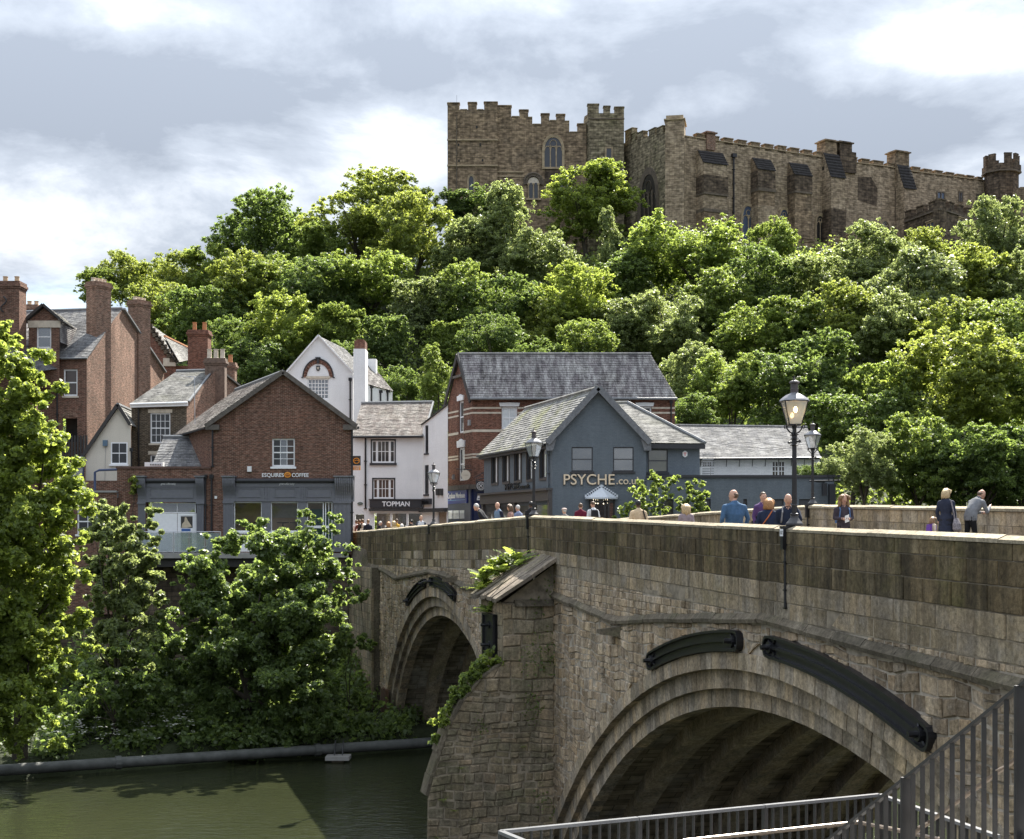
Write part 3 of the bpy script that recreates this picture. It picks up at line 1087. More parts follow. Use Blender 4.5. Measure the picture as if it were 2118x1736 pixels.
# string course in lengths
for tab in (STR_R, STR_L):
 for (sa, za), (sb_, zb) in zip(tab[:-1], tab[1:]):
  n = max(1, int(abs(sb_ - sa) / 1.1))
  for i in range(n):
   a, b = sa + (sb_ - sa) * i / n, sa + (sb_ - sa) * (i + 1) / n
   if (a + b) / 2 < -VMAX or (a + b) / 2 > UMAX:
    continue
   if -5.9 < (a + b) / 2 < 0.4:
    continue
   mb = MB()
   j = rnd.uniform(-0.012, 0.012)
   za_, zb_ = string_z(a) if a != 0 else za, string_z(b - 1e-6) if sb_ <= 0 else string_z(b)
   pr = lambda zc: [(-0.11 + j, zc - 0.10), (0.1, zc - 0.10), (0.1, zc + 0.10), (-0.02, zc + 0.11), (-0.13 + j, zc - 0.02)]
   A_ = [B(a + .008, z_, w_) for w_, z_ in pr(za_ + j)]
   B_ = [B(b - .008, z_, w_) for w_, z_ in pr(zb_ + j)]
   k = 5
   mb.add(A_ + B_, [(0, 1, 2, 3, 4), (9, 8, 7, 6, 5)] + [(q, q + 5, (q + 1) % 5 + 5, (q + 1) % 5) for q in range(5)])
   mb.build('string_stone', string_m, bridge)

# pier: a buttress with a stone-slab cap, on a long cutwater nose
ND = -NR
PW = B(2.95, 0.0)


def C(k, z, w=0.0):
 """side face of the cutwater: k metres out from the bridge face; w goes into the pier"""
 p = PW + ND * k + DL * w
 return Vector((p.x, p.y, z))


PROF = [(0.0, 8.45), (1.67, 8.40), (1.67, 6.55), (2.3, 6.1), (2.9, 5.4), (3.4, 4.5), (3.87, 3.1), (4.02, 2.5), (4.05, -0.6)]


def nose_k(z):
 zz_ = [p[1] for p in PROF[1:]][::-1]
 kk_ = [p[0] for p in PROF[1:]][::-1]
 return float(np.interp(z, zz_, kk_))


PD = 2.6
z = -0.4
while z < 8.42:
 h = rnd.uniform(0.15, 0.34) if z < 5.5 else rnd.uniform(0.30, 0.54)
 z1 = min(z + h, 8.44)
 s = 0.0
 wz = lambda k, q_: (0.04 * math.sin(k * 2.1 + q_ * 2.7) + 0.025 * math.sin(k * 5.1 + q_)) if q_ < 8 and q_ > 0 else 0.0
 while True:
  k0, k1 = nose_k(z + 0.01), nose_k(z1 - 0.01)
  L = rnd.uniform(0.26, 0.62) if z < 5.5 else rnd.uniform(0.35, 0.75)
  e = s + L
  if s > max(k0, k1) - 0.08:
   break
  p = [min(s, k0), min(e, k0), min(e, k1), min(s, k1)]
  if max(k0, k1) - e < 0.25:
   p[1], p[2] = k0, k1
   e = 99
  g_ = 0.009
  if z1 - z > 0.08:
   KINDS.setdefault('pier_stone', []).append((L * h, [(p[0] + g_ + rnd.uniform(0, .025), z + g_ + wz(p[0], z) + rnd.uniform(0, .02)), (p[1] - g_, z + g_ + wz(p[1], z) + rnd.uniform(0, .02)), (p[2] - g_ + .001, z1 - g_ + wz(p[2], z1)), (p[3] + g_, z1 - g_ + wz(p[3], z1) - rnd.uniform(0, .02))],
                                                       rnd.uniform(0.0, 0.07), 0.12, 0.03, pier_m))
  s = e
 z = z1
flush_stones(bridge, C)
pc = MB()
for (k0, z0), (k1, z1) in zip(PROF[1:-1], PROF[2:]):
 pc.quad(C(0, z1, 0.004), C(k1, z1, 0.004), C(k0, z0, 0.004), C(0, z0, 0.004))
pc.build('pier_core', dark_mortar_m, bridge)
# hidden side of the nose runs back to the wall beyond
bk = MB()
far = C(0.0, 0, 6.2)
for (k0, z0), (k1, z1) in zip(PROF[2:-1], PROF[3:]):
 w0, w1 = (PD, PD) if k0 <= 1.7 else (0.35, 0.35), None
 a, b = C(k0, z0, 0.02), C(k1, z1, 0.02)
 a2, b2 = C(0.0, z0, 6.2), C(0.0, z1, 6.2)
 bk.quad(a, b, b2, a2)
bk.build('cutwater_face', pier_m, bridge)
# sloping weathering of rough stones along the top of the nose
for (k0, z0), (k1, z1) in zip(PROF[2:-2], PROF[3:-1]):
 n = 2 if abs(z0 - z1) > 0.9 else 1
 for i in range(n):
  a, b = i / n, (i + 1) / n
  ka, kb = k0 + (k1 - k0) * a, k0 + (k1 - k0) * b
  za, zb = z0 + (z1 - z0) * a, z0 + (z1 - z0) * b
  t = Vector((kb - ka, zb - za)).normalized()
  nx, nz = -t.y, t.x
  nx, nz = (nx, nz) if nz > 0 or nx > 0 else (-nx, -nz)
  mb = MB()
  d = rnd.uniform(0.05, 0.13)
  mb.hexa([C(ka, za, -0.05), C(kb, zb, -0.05), C(kb, zb, 0.75), C(ka, za, 0.75),
                 C(ka + nx * d, za + nz * d, -0.03), C(kb + nx * d, zb + nz * d, -0.03), C(kb + nx * d, zb + nz * d, 0.72), C(ka + nx * d, za + nz * d, 0.72)])
  mb.build('weathering_stone', string_m, bridge)
# front face of the upper buttress (ashlar courses) between the nose top and the cap
conv_front = lambda a, z, w: C(1.67 - w, z, a)
z = 6.2
while z < 8.4:
 z1 = min(z + rnd.uniform(0.34, 0.42), 8.4)
 cuts = [0.03, rnd.uniform(0.7, 1.0), rnd.uniform(1.5, 1.9), PD]
 for a, b in zip(cuts[:-1], cuts[1:]):
  KINDS.setdefault('buttress_stone', []).append(((b - a), [(a + .008, z + .008), (b - .008, z + .008), (b - .008, z1 - .008), (a + .008, z1 - .008)], rnd.uniform(0.0, 0.015), 0.1, 0.012, pier_m))
 z = z1
flush_stones(bridge, conv_front)
bb = MB()
bb.quad(C(1.64, 6.0, 0.02), C(1.64, 6.0, PD), C(1.64, 8.42, PD), C(1.64, 8.42, 0.02))
bb.quad(C(1.64, 6.0, PD), C(-0.1, 6.0, PD), C(-0.1, 9.7, PD), C(1.64, 8.42, PD))
bb.poly([C(1.66, 8.42, 0.04), C(-0.05, 8.42, 0.04), C(-0.05, 9.62, 0.04)])
bb.build('buttress_core', dark_mortar_m, bridge)
# cap: long stone slabs laid down the slope
nsl = 9
for i in range(nsl):
 a, b = -0.42 + (PD + 0.75) * i / nsl, -0.42 + (PD + 0.75) * (i + 1) / nsl
 for (ka, kb) in ((-0.05, 0.85), (0.85, 1.95)):
  za, zb = 9.74 - 0.66 * ka, 9.74 - 0.66 * kb
  j = rnd.uniform(-0.025, 0.025)
  kb2 = kb + (rnd.uniform(-0.06, 0.06) if kb > 1 else 0)
  mb = MB()
  mb.hexa([C(ka, za + j, a + .008), C(kb2, zb + j, a + .008), C(kb2, zb + j, b - .008), C(ka, za + j, b - .008),
                 C(ka, za + .13 + j, a + .008), C(kb2, zb + .12 + j, a + .008), C(kb2, zb + .12 + j, b - .008), C(ka, za + .13 + j, b - .008)])
  mb.build('cap_slab', flag_m, bridge)
mb = MB()
mb.hexa([C(-0.02, 8.30, -0.16), C(1.30, 8.30, -0.16), C(1.30, 8.30, 0.05), C(-0.02, 8.30, 0.05), C(-0.02, 8.50, -0.10), C(1.30, 8.50, -0.10), C(1.30, 8.5, 0.05), C(-0.02, 8.5, 0.05)])
mb.build('string_stone', string_m, bridge)

# abutment buttress at the far end
conv_ab = lambda s, z, w: B(s, z, w - 0.45)
z = -0.4
while z < 8.7:
 z1 = min(z + rnd.uniform(0.30, 0.46), 8.75)
 s = -34.4
 while s < -26.5:
  e = min(s + rnd.uniform(0.4, 0.8), -26.4)
  KINDS.setdefault('abutment_stone', []).append(((e - s), [(s + .01, z + .01), (e - .01, z + .01), (e - .01, z1 - .01), (s + .01, z1 - .01)], rnd.uniform(0.0, 0.03), 0.1, 0.02, pier_m))
  s = e
 z = z1
flush_stones(bridge, conv_ab)
ab = MB()
ab.hexa([conv_ab(-34.4, -.5, .02), conv_ab(-26.42, -.5, .02), conv_ab(-26.42, -.5, .46), conv_ab(-34.4, -.5, .46), conv_ab(-34.4, 8.75, .02), conv_ab(-26.42, 8.75, .02), conv_ab(-26.42, 8.75, .46), conv_ab(-34.4, 8.75, .46)])
ab.hexa([conv_ab(-34.4, 8.75, -.02), conv_ab(-29.5, 8.75, -.02), conv_ab(-29.5, 8.75, .44), conv_ab(-34.4, 8.75, .44), conv_ab(-34.4, 9.9, .30), conv_ab(-30.0, 9.6, .30), conv_ab(-30.0, 9.6, .44), conv_ab(-34.4, 9.9, .44)])
ab.build('abutment_core', string_m, bridge)


# black iron tie plates
def tie_plate(ring, r0, r1, a0, a1):
 n = 22
 cx, cz = ring['c']
 rm, hw = (r0 + r1) / 2, (r1 - r0) / 2
 A = lambda r_, a, w: B(cx + r_ * math.sin(a), cz + r_ * math.cos(a), w)
 a0, a1 = R(a0), R(a1)

 def outline(grow):
  pts = []
  h = hw + grow
  e = 0.30 / rm
  for i in range(n + 1):
   a = a0 + e + (a1 - a0 - 2 * e) * i / n
   pts.append((rm + h, a))
  for t in np.linspace(0.0, math.pi, 9)[1:-1]:
   pts.append((rm + h * math.cos(t), a1 - e + (math.sin(t) ** 0.6) * (0.30 + grow) / rm))
  for i in range(n + 1):
   a = a1 - e - (a1 - a0 - 2 * e) * i / n
   pts.append((rm - h, a))
  for t in np.linspace(0.0, math.pi, 9)[1:-1]:
   pts.append((rm - h * math.cos(t), a0 + e - (math.sin(t) ** 0.6) * (0.30 + grow) / rm))
  return pts
 root = None
 mb = MB()
 o, i_ = outline(0.0), outline(-0.055)
 k = len(o)
 ring4 = [[A(r_, a, 0.02) for r_, a in o], [A(r_, a, -0.15) for r_, a in o], [A(r_, a, -0.15) for r_, a in i_], [A(r_, a, -0.07) for r_, a in i_]]
 vs = [p for rr in ring4 for p in rr]
 fs = []
 for q in range(3):
  for j in range(k):
   j2 = (j + 1) % k
   fs.append((q * k + j, q * k + j2, (q + 1) * k + j2, (q + 1) * k + j))
 mb.add(vs, fs)
 # sunk plate as quads between the two long sides
 cen = [A(rm, a, -0.07) for _, a in i_]
 for j in range(k):
  j2 = (j + 1) % k
  mb.add([ring4[3][j], ring4[3][j2], cen[j2], cen[j]], [(0, 1, 2, 3)])
 plate = mb.build('iron_plate', iron_m, bridge)
 mb = MB()
 arch_block(mb, ring, rm - 0.028, rm + 0.028, a0 + 0.35 / rm, a1 - 0.35 / rm, -0.14, -0.06, n)
 mb.build('plate_rib', iron_m, plate)
 for a in (a0 + 0.34 / rm, a1 - 0.34 / rm):
  c = A(rm, a, -0.07)
  d = (A(rm, a, -1.0) - A(rm, a, 0.0)).normalized()
  mb = MB()
  mb.tube([c, c + d * 0.10], [0.13, 0.12], 10)
  mb.tube([c + d * 0.10, c + d * 0.16, c + d * 0.25], [0.06, 0.055, 0.05], 8)
  for q in range(4):
   t = q * math.pi / 2 + math.pi / 4
   e_ = A(rm + 0.2 * math.cos(t), a + 0.2 * math.sin(t) / rm, -0.085)
   mb.tube([c + d * 0.05, e_], 0.022, 5)
  mb.build('tie_boss', iron_m, plate)


tie_plate(RING_R, 24.14, 24.60, -16.6, -2.2)
tie_plate(RING_R, 24.14, 24.60, 0.9, 16.6)
for a0, a1 in ((-24.0, -7.2), (-3.4, 15.6)):
 tie_plate(RING_L, 13.66, 14.08, a0, a1)
# keystone strap between the far pair
mb = MB()
mb.tube([B(-14.0 + 14.0 * math.sin(R(-7)), -5.4 + 13.87 * math.cos(R(-7)), -0.2), B(-14.0 + 14.0 * math.sin(R(-3.6)), -5.4 + 13.87 * math.cos(R(-3.6)), -0.2)], 0.06, 6)
mb.build('iron_strap', iron_m, bridge)
# upright plate on the buttress
mb = MB()
Q = lambda a, z, k: C(1.67 + k, z, a)
mb.hexa([Q(.55, 6.72, 0), Q(1.85, 6.72, 0), Q(1.85, 6.72, .10), Q(.55, 6.72, .10), Q(.55, 7.95, 0), Q(1.85, 7.95, 0), Q(1.85, 7.95, .10), Q(.55, 7.95, .10)])
for a in (.55, 1.78):
 mb.hexa([Q(a, 6.66, 0), Q(a + .07, 6.66, 0), Q(a + .07, 6.66, .17), Q(a, 6.66, .17), Q(a, 8.0, 0), Q(a + .07, 8.0, 0), Q(a + .07, 8.0, .17), Q(a, 8.0, .17)])
for zz_ in (6.66, 7.94):
 mb.hexa([Q(.55, zz_, 0), Q(1.85, zz_, 0), Q(1.85, zz_, .16), Q(.55, zz_, .16), Q(.55, zz_ + .07, 0), Q(1.85, zz_ + .07, 0), Q(1.85, zz_ + .07, .16), Q(.55, zz_ + .07, .16)])
up = mb.build('iron_plate', iron_m, bridge, label='upright black iron plate bolted to the pier buttress')
for zz_ in (7.02, 7.65):
 mb = MB()
 mb.tube([Q(1.2, zz_, .05), Q(1.2, zz_, .38)], 0.05, 8)
 mb.tube([Q(1.2, zz_, .05), Q(1.2, zz_, .14)], 0.12, 8)
 mb.build('tie_boss', iron_m, up)
# two rainwater spouts in the string course
for s in (9.5, -10.6):
 mb = MB()
 zc = string_z(s) - (0.33 if s > 0 else -0.02)
 mb.add([B(s - .5, zc - .05, 0.1), B(s + .55, zc - .12, 0.1), B(s + .55, zc + .2, 0.1), B(s - .5, zc + .1, 0.1), B(s - .2, zc - .03, -.5), B(s + .1, zc - .06, -.5), B(s + .1, zc + .08, -.5), B(s - .2, zc + .06, -.5)],
           [(0, 3, 2, 1), (4, 5, 6, 7), (0, 1, 5, 4), (1, 2, 6, 5), (2, 3, 7, 6), (3, 0, 4, 7)])
 mb.build('rain_spout', string_m, bridge)


# concrete pipe along the foot of the far bank
pipe = MB()
pts = [Vector((x, bank_y(x) - 0.5, 0.50)) for x in (-34, -28, -21.8, -15, -9, -3, 2, 6)]
pipe.tube(pts, 0.24, 10)
pr = thing('bank_pipe', 'long grey pipe running along the water edge of the far bank', 'pipe', (-12, bank_y(-12), 0))
pipe.build('pipe', pipe_m, pr, smooth=True)
for i, x in enumerate((-26, -17.2, -9.0, -0.5)):
 c = Vector((x, bank_y(x) - 0.5, 0.5))
 mb = MB()
 mb.tube([c + Vector((-.12, -.05, 0)), c + Vector((.12, .05, 0))], 0.30, 10)
 mb.build('collar', pipe_m, pr)
c = Vector((-8.0, bank_y(-8.0) - 1.3, 0.16))
plat = thing('outfall_ledge', 'small square stone ledge just above the water by the pipe', 'ledge', c - Vector((0, 0, .3)))
MB().box(c.x - .55, c.x + .55, c.y - .4, c.y + .5, c.z - .05, c.z + .12).build('slab', concrete_m, plat)
MB().box(c.x - .28, c.x + .28, c.y - .2, c.y + .3, -0.5, c.z - .05).build('support', string_m, plat)
mb = MB()
for dx in (-.18, .18):
 mb.tube([c + Vector((dx, .1, .12)), c + Vector((dx, .5, .75))], 0.03, 6)
mb.build('bracket', iron_m, plat)

fd = thing('timber_fender', 'dark rotting timber boards at the foot of the far arch springing', 'fender', B(-25.0, 0, -.05))
for i in range(4):
 s_ = -25.55 + i * .30
 mb = MB()
 mb.hexa([B(s_, -.5, -.16), B(s_ + .27, -.5, -.16), B(s_ + .27, -.5, .0), B(s_, -.5, .0), B(s_ + .12, 2.7 + .1 * (i % 2), -.16), B(s_ + .39, 2.75, -.16), B(s_ + .39, 2.75, .0), B(s_ + .12, 2.7 + .1 * (i % 2), .0)])
 mb.build('board', fender_m, fd)

# retaining wall on the far bank under the coffee shop
rw = thing('retaining_wall', 'dark stone retaining wall behind the bank trees under the coffee shop', 'wall', (-22, WALL_Y, 0.5))
mb = MB()
mb.box(-45, -9.0, WALL_Y - 0.05, WALL_Y + 1.6, -0.5, STREET_Z - 0.25)
mb.build('wall', bank_stone_m, rw)
mb = MB()
mb.box(-45, -9.0, WALL_Y - 0.2, WALL_Y + 1.5, STREET_Z - 0.25, STREET_Z - 0.02)
mb.build('coping', concrete_m, rw)

# ------------------------------------------------------------------ building helpers
class Fac:
 """an upright wall plane between two ground points given as (picture x, distance)"""
 def __init__(self, pxa, Ya, pxb, Yb):
  self.A = Vector(((pxa - CX) / F * Ya, Ya, 0))
  self.Bp = Vector(((pxb - CX) / F * Yb, Yb, 0))
  d = self.Bp - self.A
  self.len = d.length
  self.t = d.normalized()
  self.n = Vector((self.t.y, -self.t.x, 0))          # outwards, towards the viewer
  if self.n.dot(-(self.A + self.Bp)) < 0:
   self.n = -self.n
  self.yaw = math.atan2(self.t.y, self.t.x)

 def uz(self, px, py, d=0.0):
  k = (px - CX) / F
  ax, ay = self.A.x + self.n.x * d, self.A.y + self.n.y * d
  u = (k * ay - ax) / (self.t.x - k * self.t.y)
  Y = ay + self.t.y * u
  return u, EYE + (YH - py) / F * Y

 def pt(self, u, z, d=0.0):
  p = self.A + self.t * u + self.n * d
  return Vector((p.x, p.y, z))

 def rect(self, x0, y0, x1, y1):
  ua, _ = self.uz(x0, y0)
  ub, _ = self.uz(x1, y1)
  xm = (x0 + x1) / 2
  _, za = self.uz(xm, y1)
  _, zb = self.uz(xm, y0)
  return min(ua, ub), za, max(ua, ub), zb

 def box(self, mb, u0, u1, z0, z1, d0, d1):
  return mb.hexa([self.pt(u0, z0, d1), self.pt(u1, z0, d1), self.pt(u1, z0, d0), self.pt(u0, z0, d0),
      self.pt(u0, z1, d1), self.pt(u1, z1, d1), self.pt(u1, z1, d0), self.pt(u0, z1, d0)])

 def wall(self, mb, poly, holes=(), d=0.0, reveal=0.16):
  """poly in (u,z), convex; holes are (u0,z0,u1,z1)"""
  us = sorted({min(p[0] for p in poly), max(p[0] for p in poly), *[h[0] for h in holes], *[h[2] for h in holes]})
  zs = sorted({min(p[1] for p in poly), max(p[1] for p in poly), *[h[1] for h in holes], *[h[3] for h in holes]})
  for i in range(len(us) - 1):
   for j in range(len(zs) - 1):
    cu, cz = (us[i] + us[i + 1]) / 2, (zs[j] + zs[j + 1]) / 2
    if any(h[0] < cu < h[2] and h[1] < cz < h[3] for h in holes):
     continue
    q = clip(poly, us[i], us[i + 1], zs[j], zs[j + 1])
    if len(q) > 2:
     mb.poly([self.pt(u, z, d) for u, z in q])
  for (a, b, c, e) in holes:
   P = lambda u, z, k: self.pt(u, z, k)
   for (p, q) in (((a, b), (a, e)), ((c, e), (c, b)), ((a, e), (c, e)), ((c, b), (a, b))):
    mb.quad(P(*p, d), P(*q, d), P(*q, d - reveal), P(*p, d - reveal))
  return mb


def clip(poly, u0, u1, z0, z1):
 def cut(pts, ax, lim, sg):
  out = []
  for i in range(len(pts)):
   p, q = pts[i], pts[(i + 1) % len(pts)]
   a, b = sg * (p[ax] - lim), sg * (q[ax] - lim)
   if a >= 0:
    out.append(p)
   if (a < 0) != (b < 0) and abs(a - b) > 1e-12:
    t = a / (a - b)
    out.append((p[0] + (q[0] - p[0]) * t, p[1] + (q[1] - p[1]) * t))
  return out
 for ax, lim, sg in ((0, u0, 1), (0, u1, -1), (1, z0, 1), (1, z1, -1)):
  poly = cut(poly, ax, lim, sg)
  if len(poly) < 3:
   return []
 return poly


def window(f, parent, h, nx=1, ny=2, frame=white_paint, glass=glass_dark, border=0.07, bar=0.028, depth=0.10, rail=True, sill=None, lintel=None,
           name='window', base_d=0.0, split=None, label=None):
 """a sash window in hole h=(u0,z0,u1,z1): frame with bars, one object for every pane"""
 u0, z0, u1, z1 = h
 d0, d1 = base_d - depth - 0.06, base_d - depth + 0.01
 mb = MB()
 f.box(mb, u0, u0 + border, z0, z1, d0, d1)
 f.box(mb, u1 - border, u1, z0, z1, d0, d1)
 f.box(mb, u0 + border, u1 - border, z0, z0 + border * 1.2, d0, d1)
 f.box(mb, u0 + border, u1 - border, z1 - border, z1, d0, d1)
 iu0, iu1, iz0, iz1 = u0 + border, u1 - border, z0 + border * 1.2, z1 - border
 cu = [iu0 + (iu1 - iu0) * i / nx for i in range(nx + 1)] if not split else [iu0 + (iu1 - iu0) * s for s in split]
 cz = [iz0 + (iz1 - iz0) * j / ny for j in range(ny + 1)]
 for c in cu[1:-1]:
  f.box(mb, c - bar / 2, c + bar / 2, iz0, iz1, d0 + .01, d1 - .012)
 for j, c in enumerate(cz[1:-1]):
  b = border * 0.42 if (rail and j + 1 == ny // 2) else bar / 2
  f.box(mb, iu0, iu1, c - b, c + b, d0 + .012, d1 - .008)
 w = mb.build(name, frame, parent, label=label)
 for i in range(len(cu) - 1):
  for j in range(ny):
   q = MB().quad(f.pt(cu[i], cz[j], d0 + .025), f.pt(cu[i + 1], cz[j], d0 + .025), f.pt(cu[i + 1], cz[j + 1], d0 + .025), f.pt(cu[i], cz[j + 1], d0 + .025))
   q.build('pane', glass if not isinstance(glass, (list, tuple)) else glass[(i + j * nx) % len(glass)], w)
 if sill:
  mb = MB()
  f.box(mb, u0 - 0.08, u1 + 0.08, z0 - 0.11, z0 - 0.002, base_d - depth, base_d + 0.07)
  mb.build('sill', sill, w)
 if lintel:
  mb = MB()
  f.box(mb, u0 - 0.12, u1 + 0.12, z1 + 0.002, z1 + 0.22, base_d - 0.04, base_d + 0.012)
  mb.build('lintel', lintel, w)
 return w


def slates(parent, e0, e1, q1, q0, mat, row=0.21, wid=0.30, name='slates', ridge=None, lift=0.028):
 """roof slope with eave e0-e1 and ridge q0-q1; a slab below and every slate its own tilted piece"""
 e0, e1, q1, q0 = map(Vector, (e0, e1, q1, q0))
 nrm = (e1 - e0).cross(q0 - e0)
 if nrm.length < 1e-6:
  nrm = (e1 - e0).cross(q1 - e0)
 nrm.normalize()
 if nrm.z < 0:
  nrm = -nrm
 under = MB()
 ng = 8
 bil = lambda u, v: e0.lerp(e1, u).lerp(q0.lerp(q1, u), v) - nrm * .035
 for i in range(ng):
  for j in range(ng):
   under.quad(bil(i / ng, j / ng), bil((i + 1) / ng, j / ng), bil((i + 1) / ng, (j + 1) / ng), bil(i / ng, (j + 1) / ng))
 roof = under.build('roof', under_m, parent)
 sl = max((q0 - e0).length, (q1 - e1).length)
 n = max(2, int(sl / row))
 mb = MB()
 for i in range(n):
  t0, t1 = i / n, (i + 1.0) / n
  a0, a1 = e0.lerp(q0, t0), e1.lerp(q1, t0)
  b0, b1 = e0.lerp(q0, t1), e1.lerp(q1, t1)
  L = (a1 - a0).length
  if L < 0.1:
   continue
  k = max(1, int(round(L / wid)))
  offs = (0.5 if i % 2 else 0.0)
  cuts = [0.0] + [(j + offs) / k for j in range(0 if offs else 1, k)] + [1.0]
  for c0, c1 in zip(cuts[:-1], cuts[1:]):
   g_ = 0.006 / L
   h = lift + rnd.uniform(-0.008, 0.010)
   dl = rnd.uniform(-0.02, 0.006)
   p0, p1 = a0.lerp(a1, c0 + g_), a0.lerp(a1, c1 - g_)
   r0, r1_ = b0.lerp(b1, c0 + g_), b0.lerp(b1, c1 - g_)
   dn = (p0 - r0).normalized() * dl
   mb.add([p0 + nrm * h + dn, p1 + nrm * (h + rnd.uniform(-.004, .004)) + dn, r1_ + nrm * .006, r0 + nrm * .006, p0 + dn, p1 + dn],
                   [(0, 1, 2, 3), (4, 5, 1, 0)])
 mb.build(name, mat, roof, kind='stuff')
 if ridge:
  rb = MB()
  d = (q1 - q0)
  m_ = max(1, int(d.length / 0.45))
  for j in range(m_):
   a, b = q0 + d * (j / m_), q0 + d * ((j + 0.985) / m_)
   rb.tube([a + Vector((0, 0, .03)), b + Vector((0, 0, .03))], 0.11, 6)
  rb.build('ridge_tiles', ridge, roof)
 return roof


def beam(mb, a, b, w, h, up=Vector((0, 0, 1))):
 a, b = Vector(a), Vector(b)
 t = (b - a).normalized()
 s = t.cross(up)
 if s.length < 1e-4:
  s = Vector((1, 0, 0))
 s = s.normalized() * (w / 2)
 u = s.cross(t).normalized() * (h / 2)
 return mb.hexa([a - s - u, a + s - u, b + s - u, b - s - u, a - s + u, a + s + u, b + s + u, b - s + u])


def chimney(parent, cx, cy, z0, z1, wx, wy, mat, pots=4, pot_mat=stone_pot, pot_h=0.35, yaw=0.0, cap=True, name='chimney', along='x'):
 rot = Matrix.Rotation(yaw, 3, 'Z')
 T = lambda x, y, z: Vector((cx, cy, 0)) + rot @ Vector((x, y, 0)) + Vector((0, 0, z))

 def bx(mb, hx, hy, a, b):
  mb.hexa([T(-hx, -hy, a), T(hx, -hy, a), T(hx, hy, a), T(-hx, hy, a), T(-hx, -hy, b), T(hx, -hy, b), T(hx, hy, b), T(-hx, hy, b)])
 mb = MB()
 bx(mb, wx / 2, wy / 2, z0, z1 - 0.45)
 if cap:
  bx(mb, wx / 2 + .05, wy / 2 + .05, z1 - .45, z1 - .33)
  bx(mb, wx / 2 + .10, wy / 2 + .10, z1 - .33, z1 - .18)
  bx(mb, wx / 2 + .04, wy / 2 + .04, z1 - .18, z1)
 else:
  bx(mb, wx / 2, wy / 2, z1 - .45, z1)
 ch = mb.build(name, mat, parent)
 for i in range(pots):
  mb = MB()
  k = (i + 0.5) / pots - 0.5
  p = T(k * wx, 0, 0) if along == 'x' else T(0, k * wy, 0)
  r_ = min(0.15, 0.42 * (wx if along == 'x' else wy) / pots)
  mb.lathe([(r_ * 1.15, z1), (r_ * 1.15, z1 + .06), (r_, z1 + .08), (r_ * .92, z1 + pot_h - .05), (r_ * 1.12, z1 + pot_h - .04), (r_ * 1.12, z1 + pot_h), (r_ * .8, z1 + pot_h), (r_ * .8, z1 + pot_h - .1)], 10, (p.x, p.y, 0))
  mb.build('chimney_pot', pot_mat, ch)
 return ch


def downpipe(parent, f, u, z0, z1, d=0.08, r_=0.05, mat=None, head=True, name='downpipe'):
 mb = MB()
 mb.tube([f.pt(u, z1, d), f.pt(u, z0, d)], r_, 7)
 n = int((z1 - z0) / 1.8) + 1
 for i in range(n + 1):
  z = z0 + (z1 - z0) * i / max(1, n)
  f.box(mb, u - r_ * 1.7, u + r_ * 1.7, z - .03, z + .03, 0, d + r_ * 1.3)
 if head:
  f.box(mb, u - r_ * 1.9, u + r_ * 1.9, z1 - .05, z1 + .16, 0.0, d + r_ * 1.9)
 return mb.build(name, mat or iron_m, parent)


def gutter(parent, a, b, r_=0.07, mat=None):
 mb = MB()
 mb.tube([a, b], r_, 8)
 return mb.build('gutter', mat or iron_m, parent)


# ------------------------------------------------------------------ A. the coffee shop
YA = 80.0
fA = Fac(*[r1(1215, 0)[0], YA], *[r1(2020, 0)[0], YA])
base = W(*r1(1630, 1640), YA)
shop = thing('coffee_shop', 'red brick gabled coffee shop with grey shopfront beside the bridge end', 'building', (base.x, YA, STREET_Z))
q = lambda pts: [fA.uz(*r1(*p)) for p in pts]
win = fA.rect(*r1(1562, 990), *r1(1693, 1152))
ghole = fA.rect(*r1(1343, 1245), *r1(1915, 1640))
mb = MB()
poly = q([(1215, 1655), (2020, 1655), (2020, 905), (1630, 622), (1215, 905)])
fA.wall(mb, poly, [win, ghole], reveal=0.13)
dA = Vector((-4.6, 10.2, 0))
c0, c1 = fA.pt(poly[0][0], 0), fA.pt(poly[1][0], 0)
zL, zR, zap = poly[4][1], poly[2][1], poly[3][1]
zb = STREET_Z - 0.3
for p, zt in ((c0, zL), (c1, zR)):
 mb.quad(Vector((p.x, p.y, zb)), Vector((p.x, p.y, zt)), Vector((p.x + dA.x, p.y + dA.y, zt)), Vector((p.x + dA.x, p.y + dA.y, zb)))
ap = fA.pt(poly[3][0], zap)
mb.poly([fA.pt(poly[0][0], zb) + dA, fA.pt(poly[1][0], zb) + dA, fA.pt(poly[1][0], zR) + dA, ap + dA, fA.pt(poly[0][0], zL) + dA])
mb.build('wall', brick_red, shop)
fw = Vector((0, -0.22, 0))
eL, eR = fA.pt(poly[4][0] - 0.30, zL - 0.20), fA.pt(poly[2][0] + 0.30, zR - 0.20)
ap2 = ap + Vector((0, 0, 0.10))
slates(shop, eL + dA, eL + fw, ap2 + fw, ap2 + dA, slate_warm, ridge=lead_m)
slates(shop, eR + fw, eR + dA, ap2 + dA, ap2 + fw, slate_warm)
mb = MB()
for e in (eL, eR):
 beam(mb, e + fw * 1.15 + Vector((0, 0, .04)), ap2 + fw * 1.15 + Vector((0, 0, .02)), 0.10, 0.24)
mb.build('bargeboard', timber_grey, shop)
for e, sg in ((eL, 1), (eR, -1)):
 mb = MB()
 mb.box(min(e.x, e.x + sg * .75), max(e.x, e.x + sg * .75), YA - .26, YA - .003, e.z - .15, e.z + .13)
 mb.build('kneeler', timber_grey, shop)
gutter(shop, eL + Vector((-.06, 0, -.02)), eL + dA + Vector((-.06, 0, -.02)))
gutter(shop, eR + Vector((.06, 0, -.02)), eR + dA + Vector((.06, 0, -.02)))
window(fA, shop, win, 3, 4, border=0.08, sill=white_paint, glass=[glass_dark, glass_sky, glass_brown])
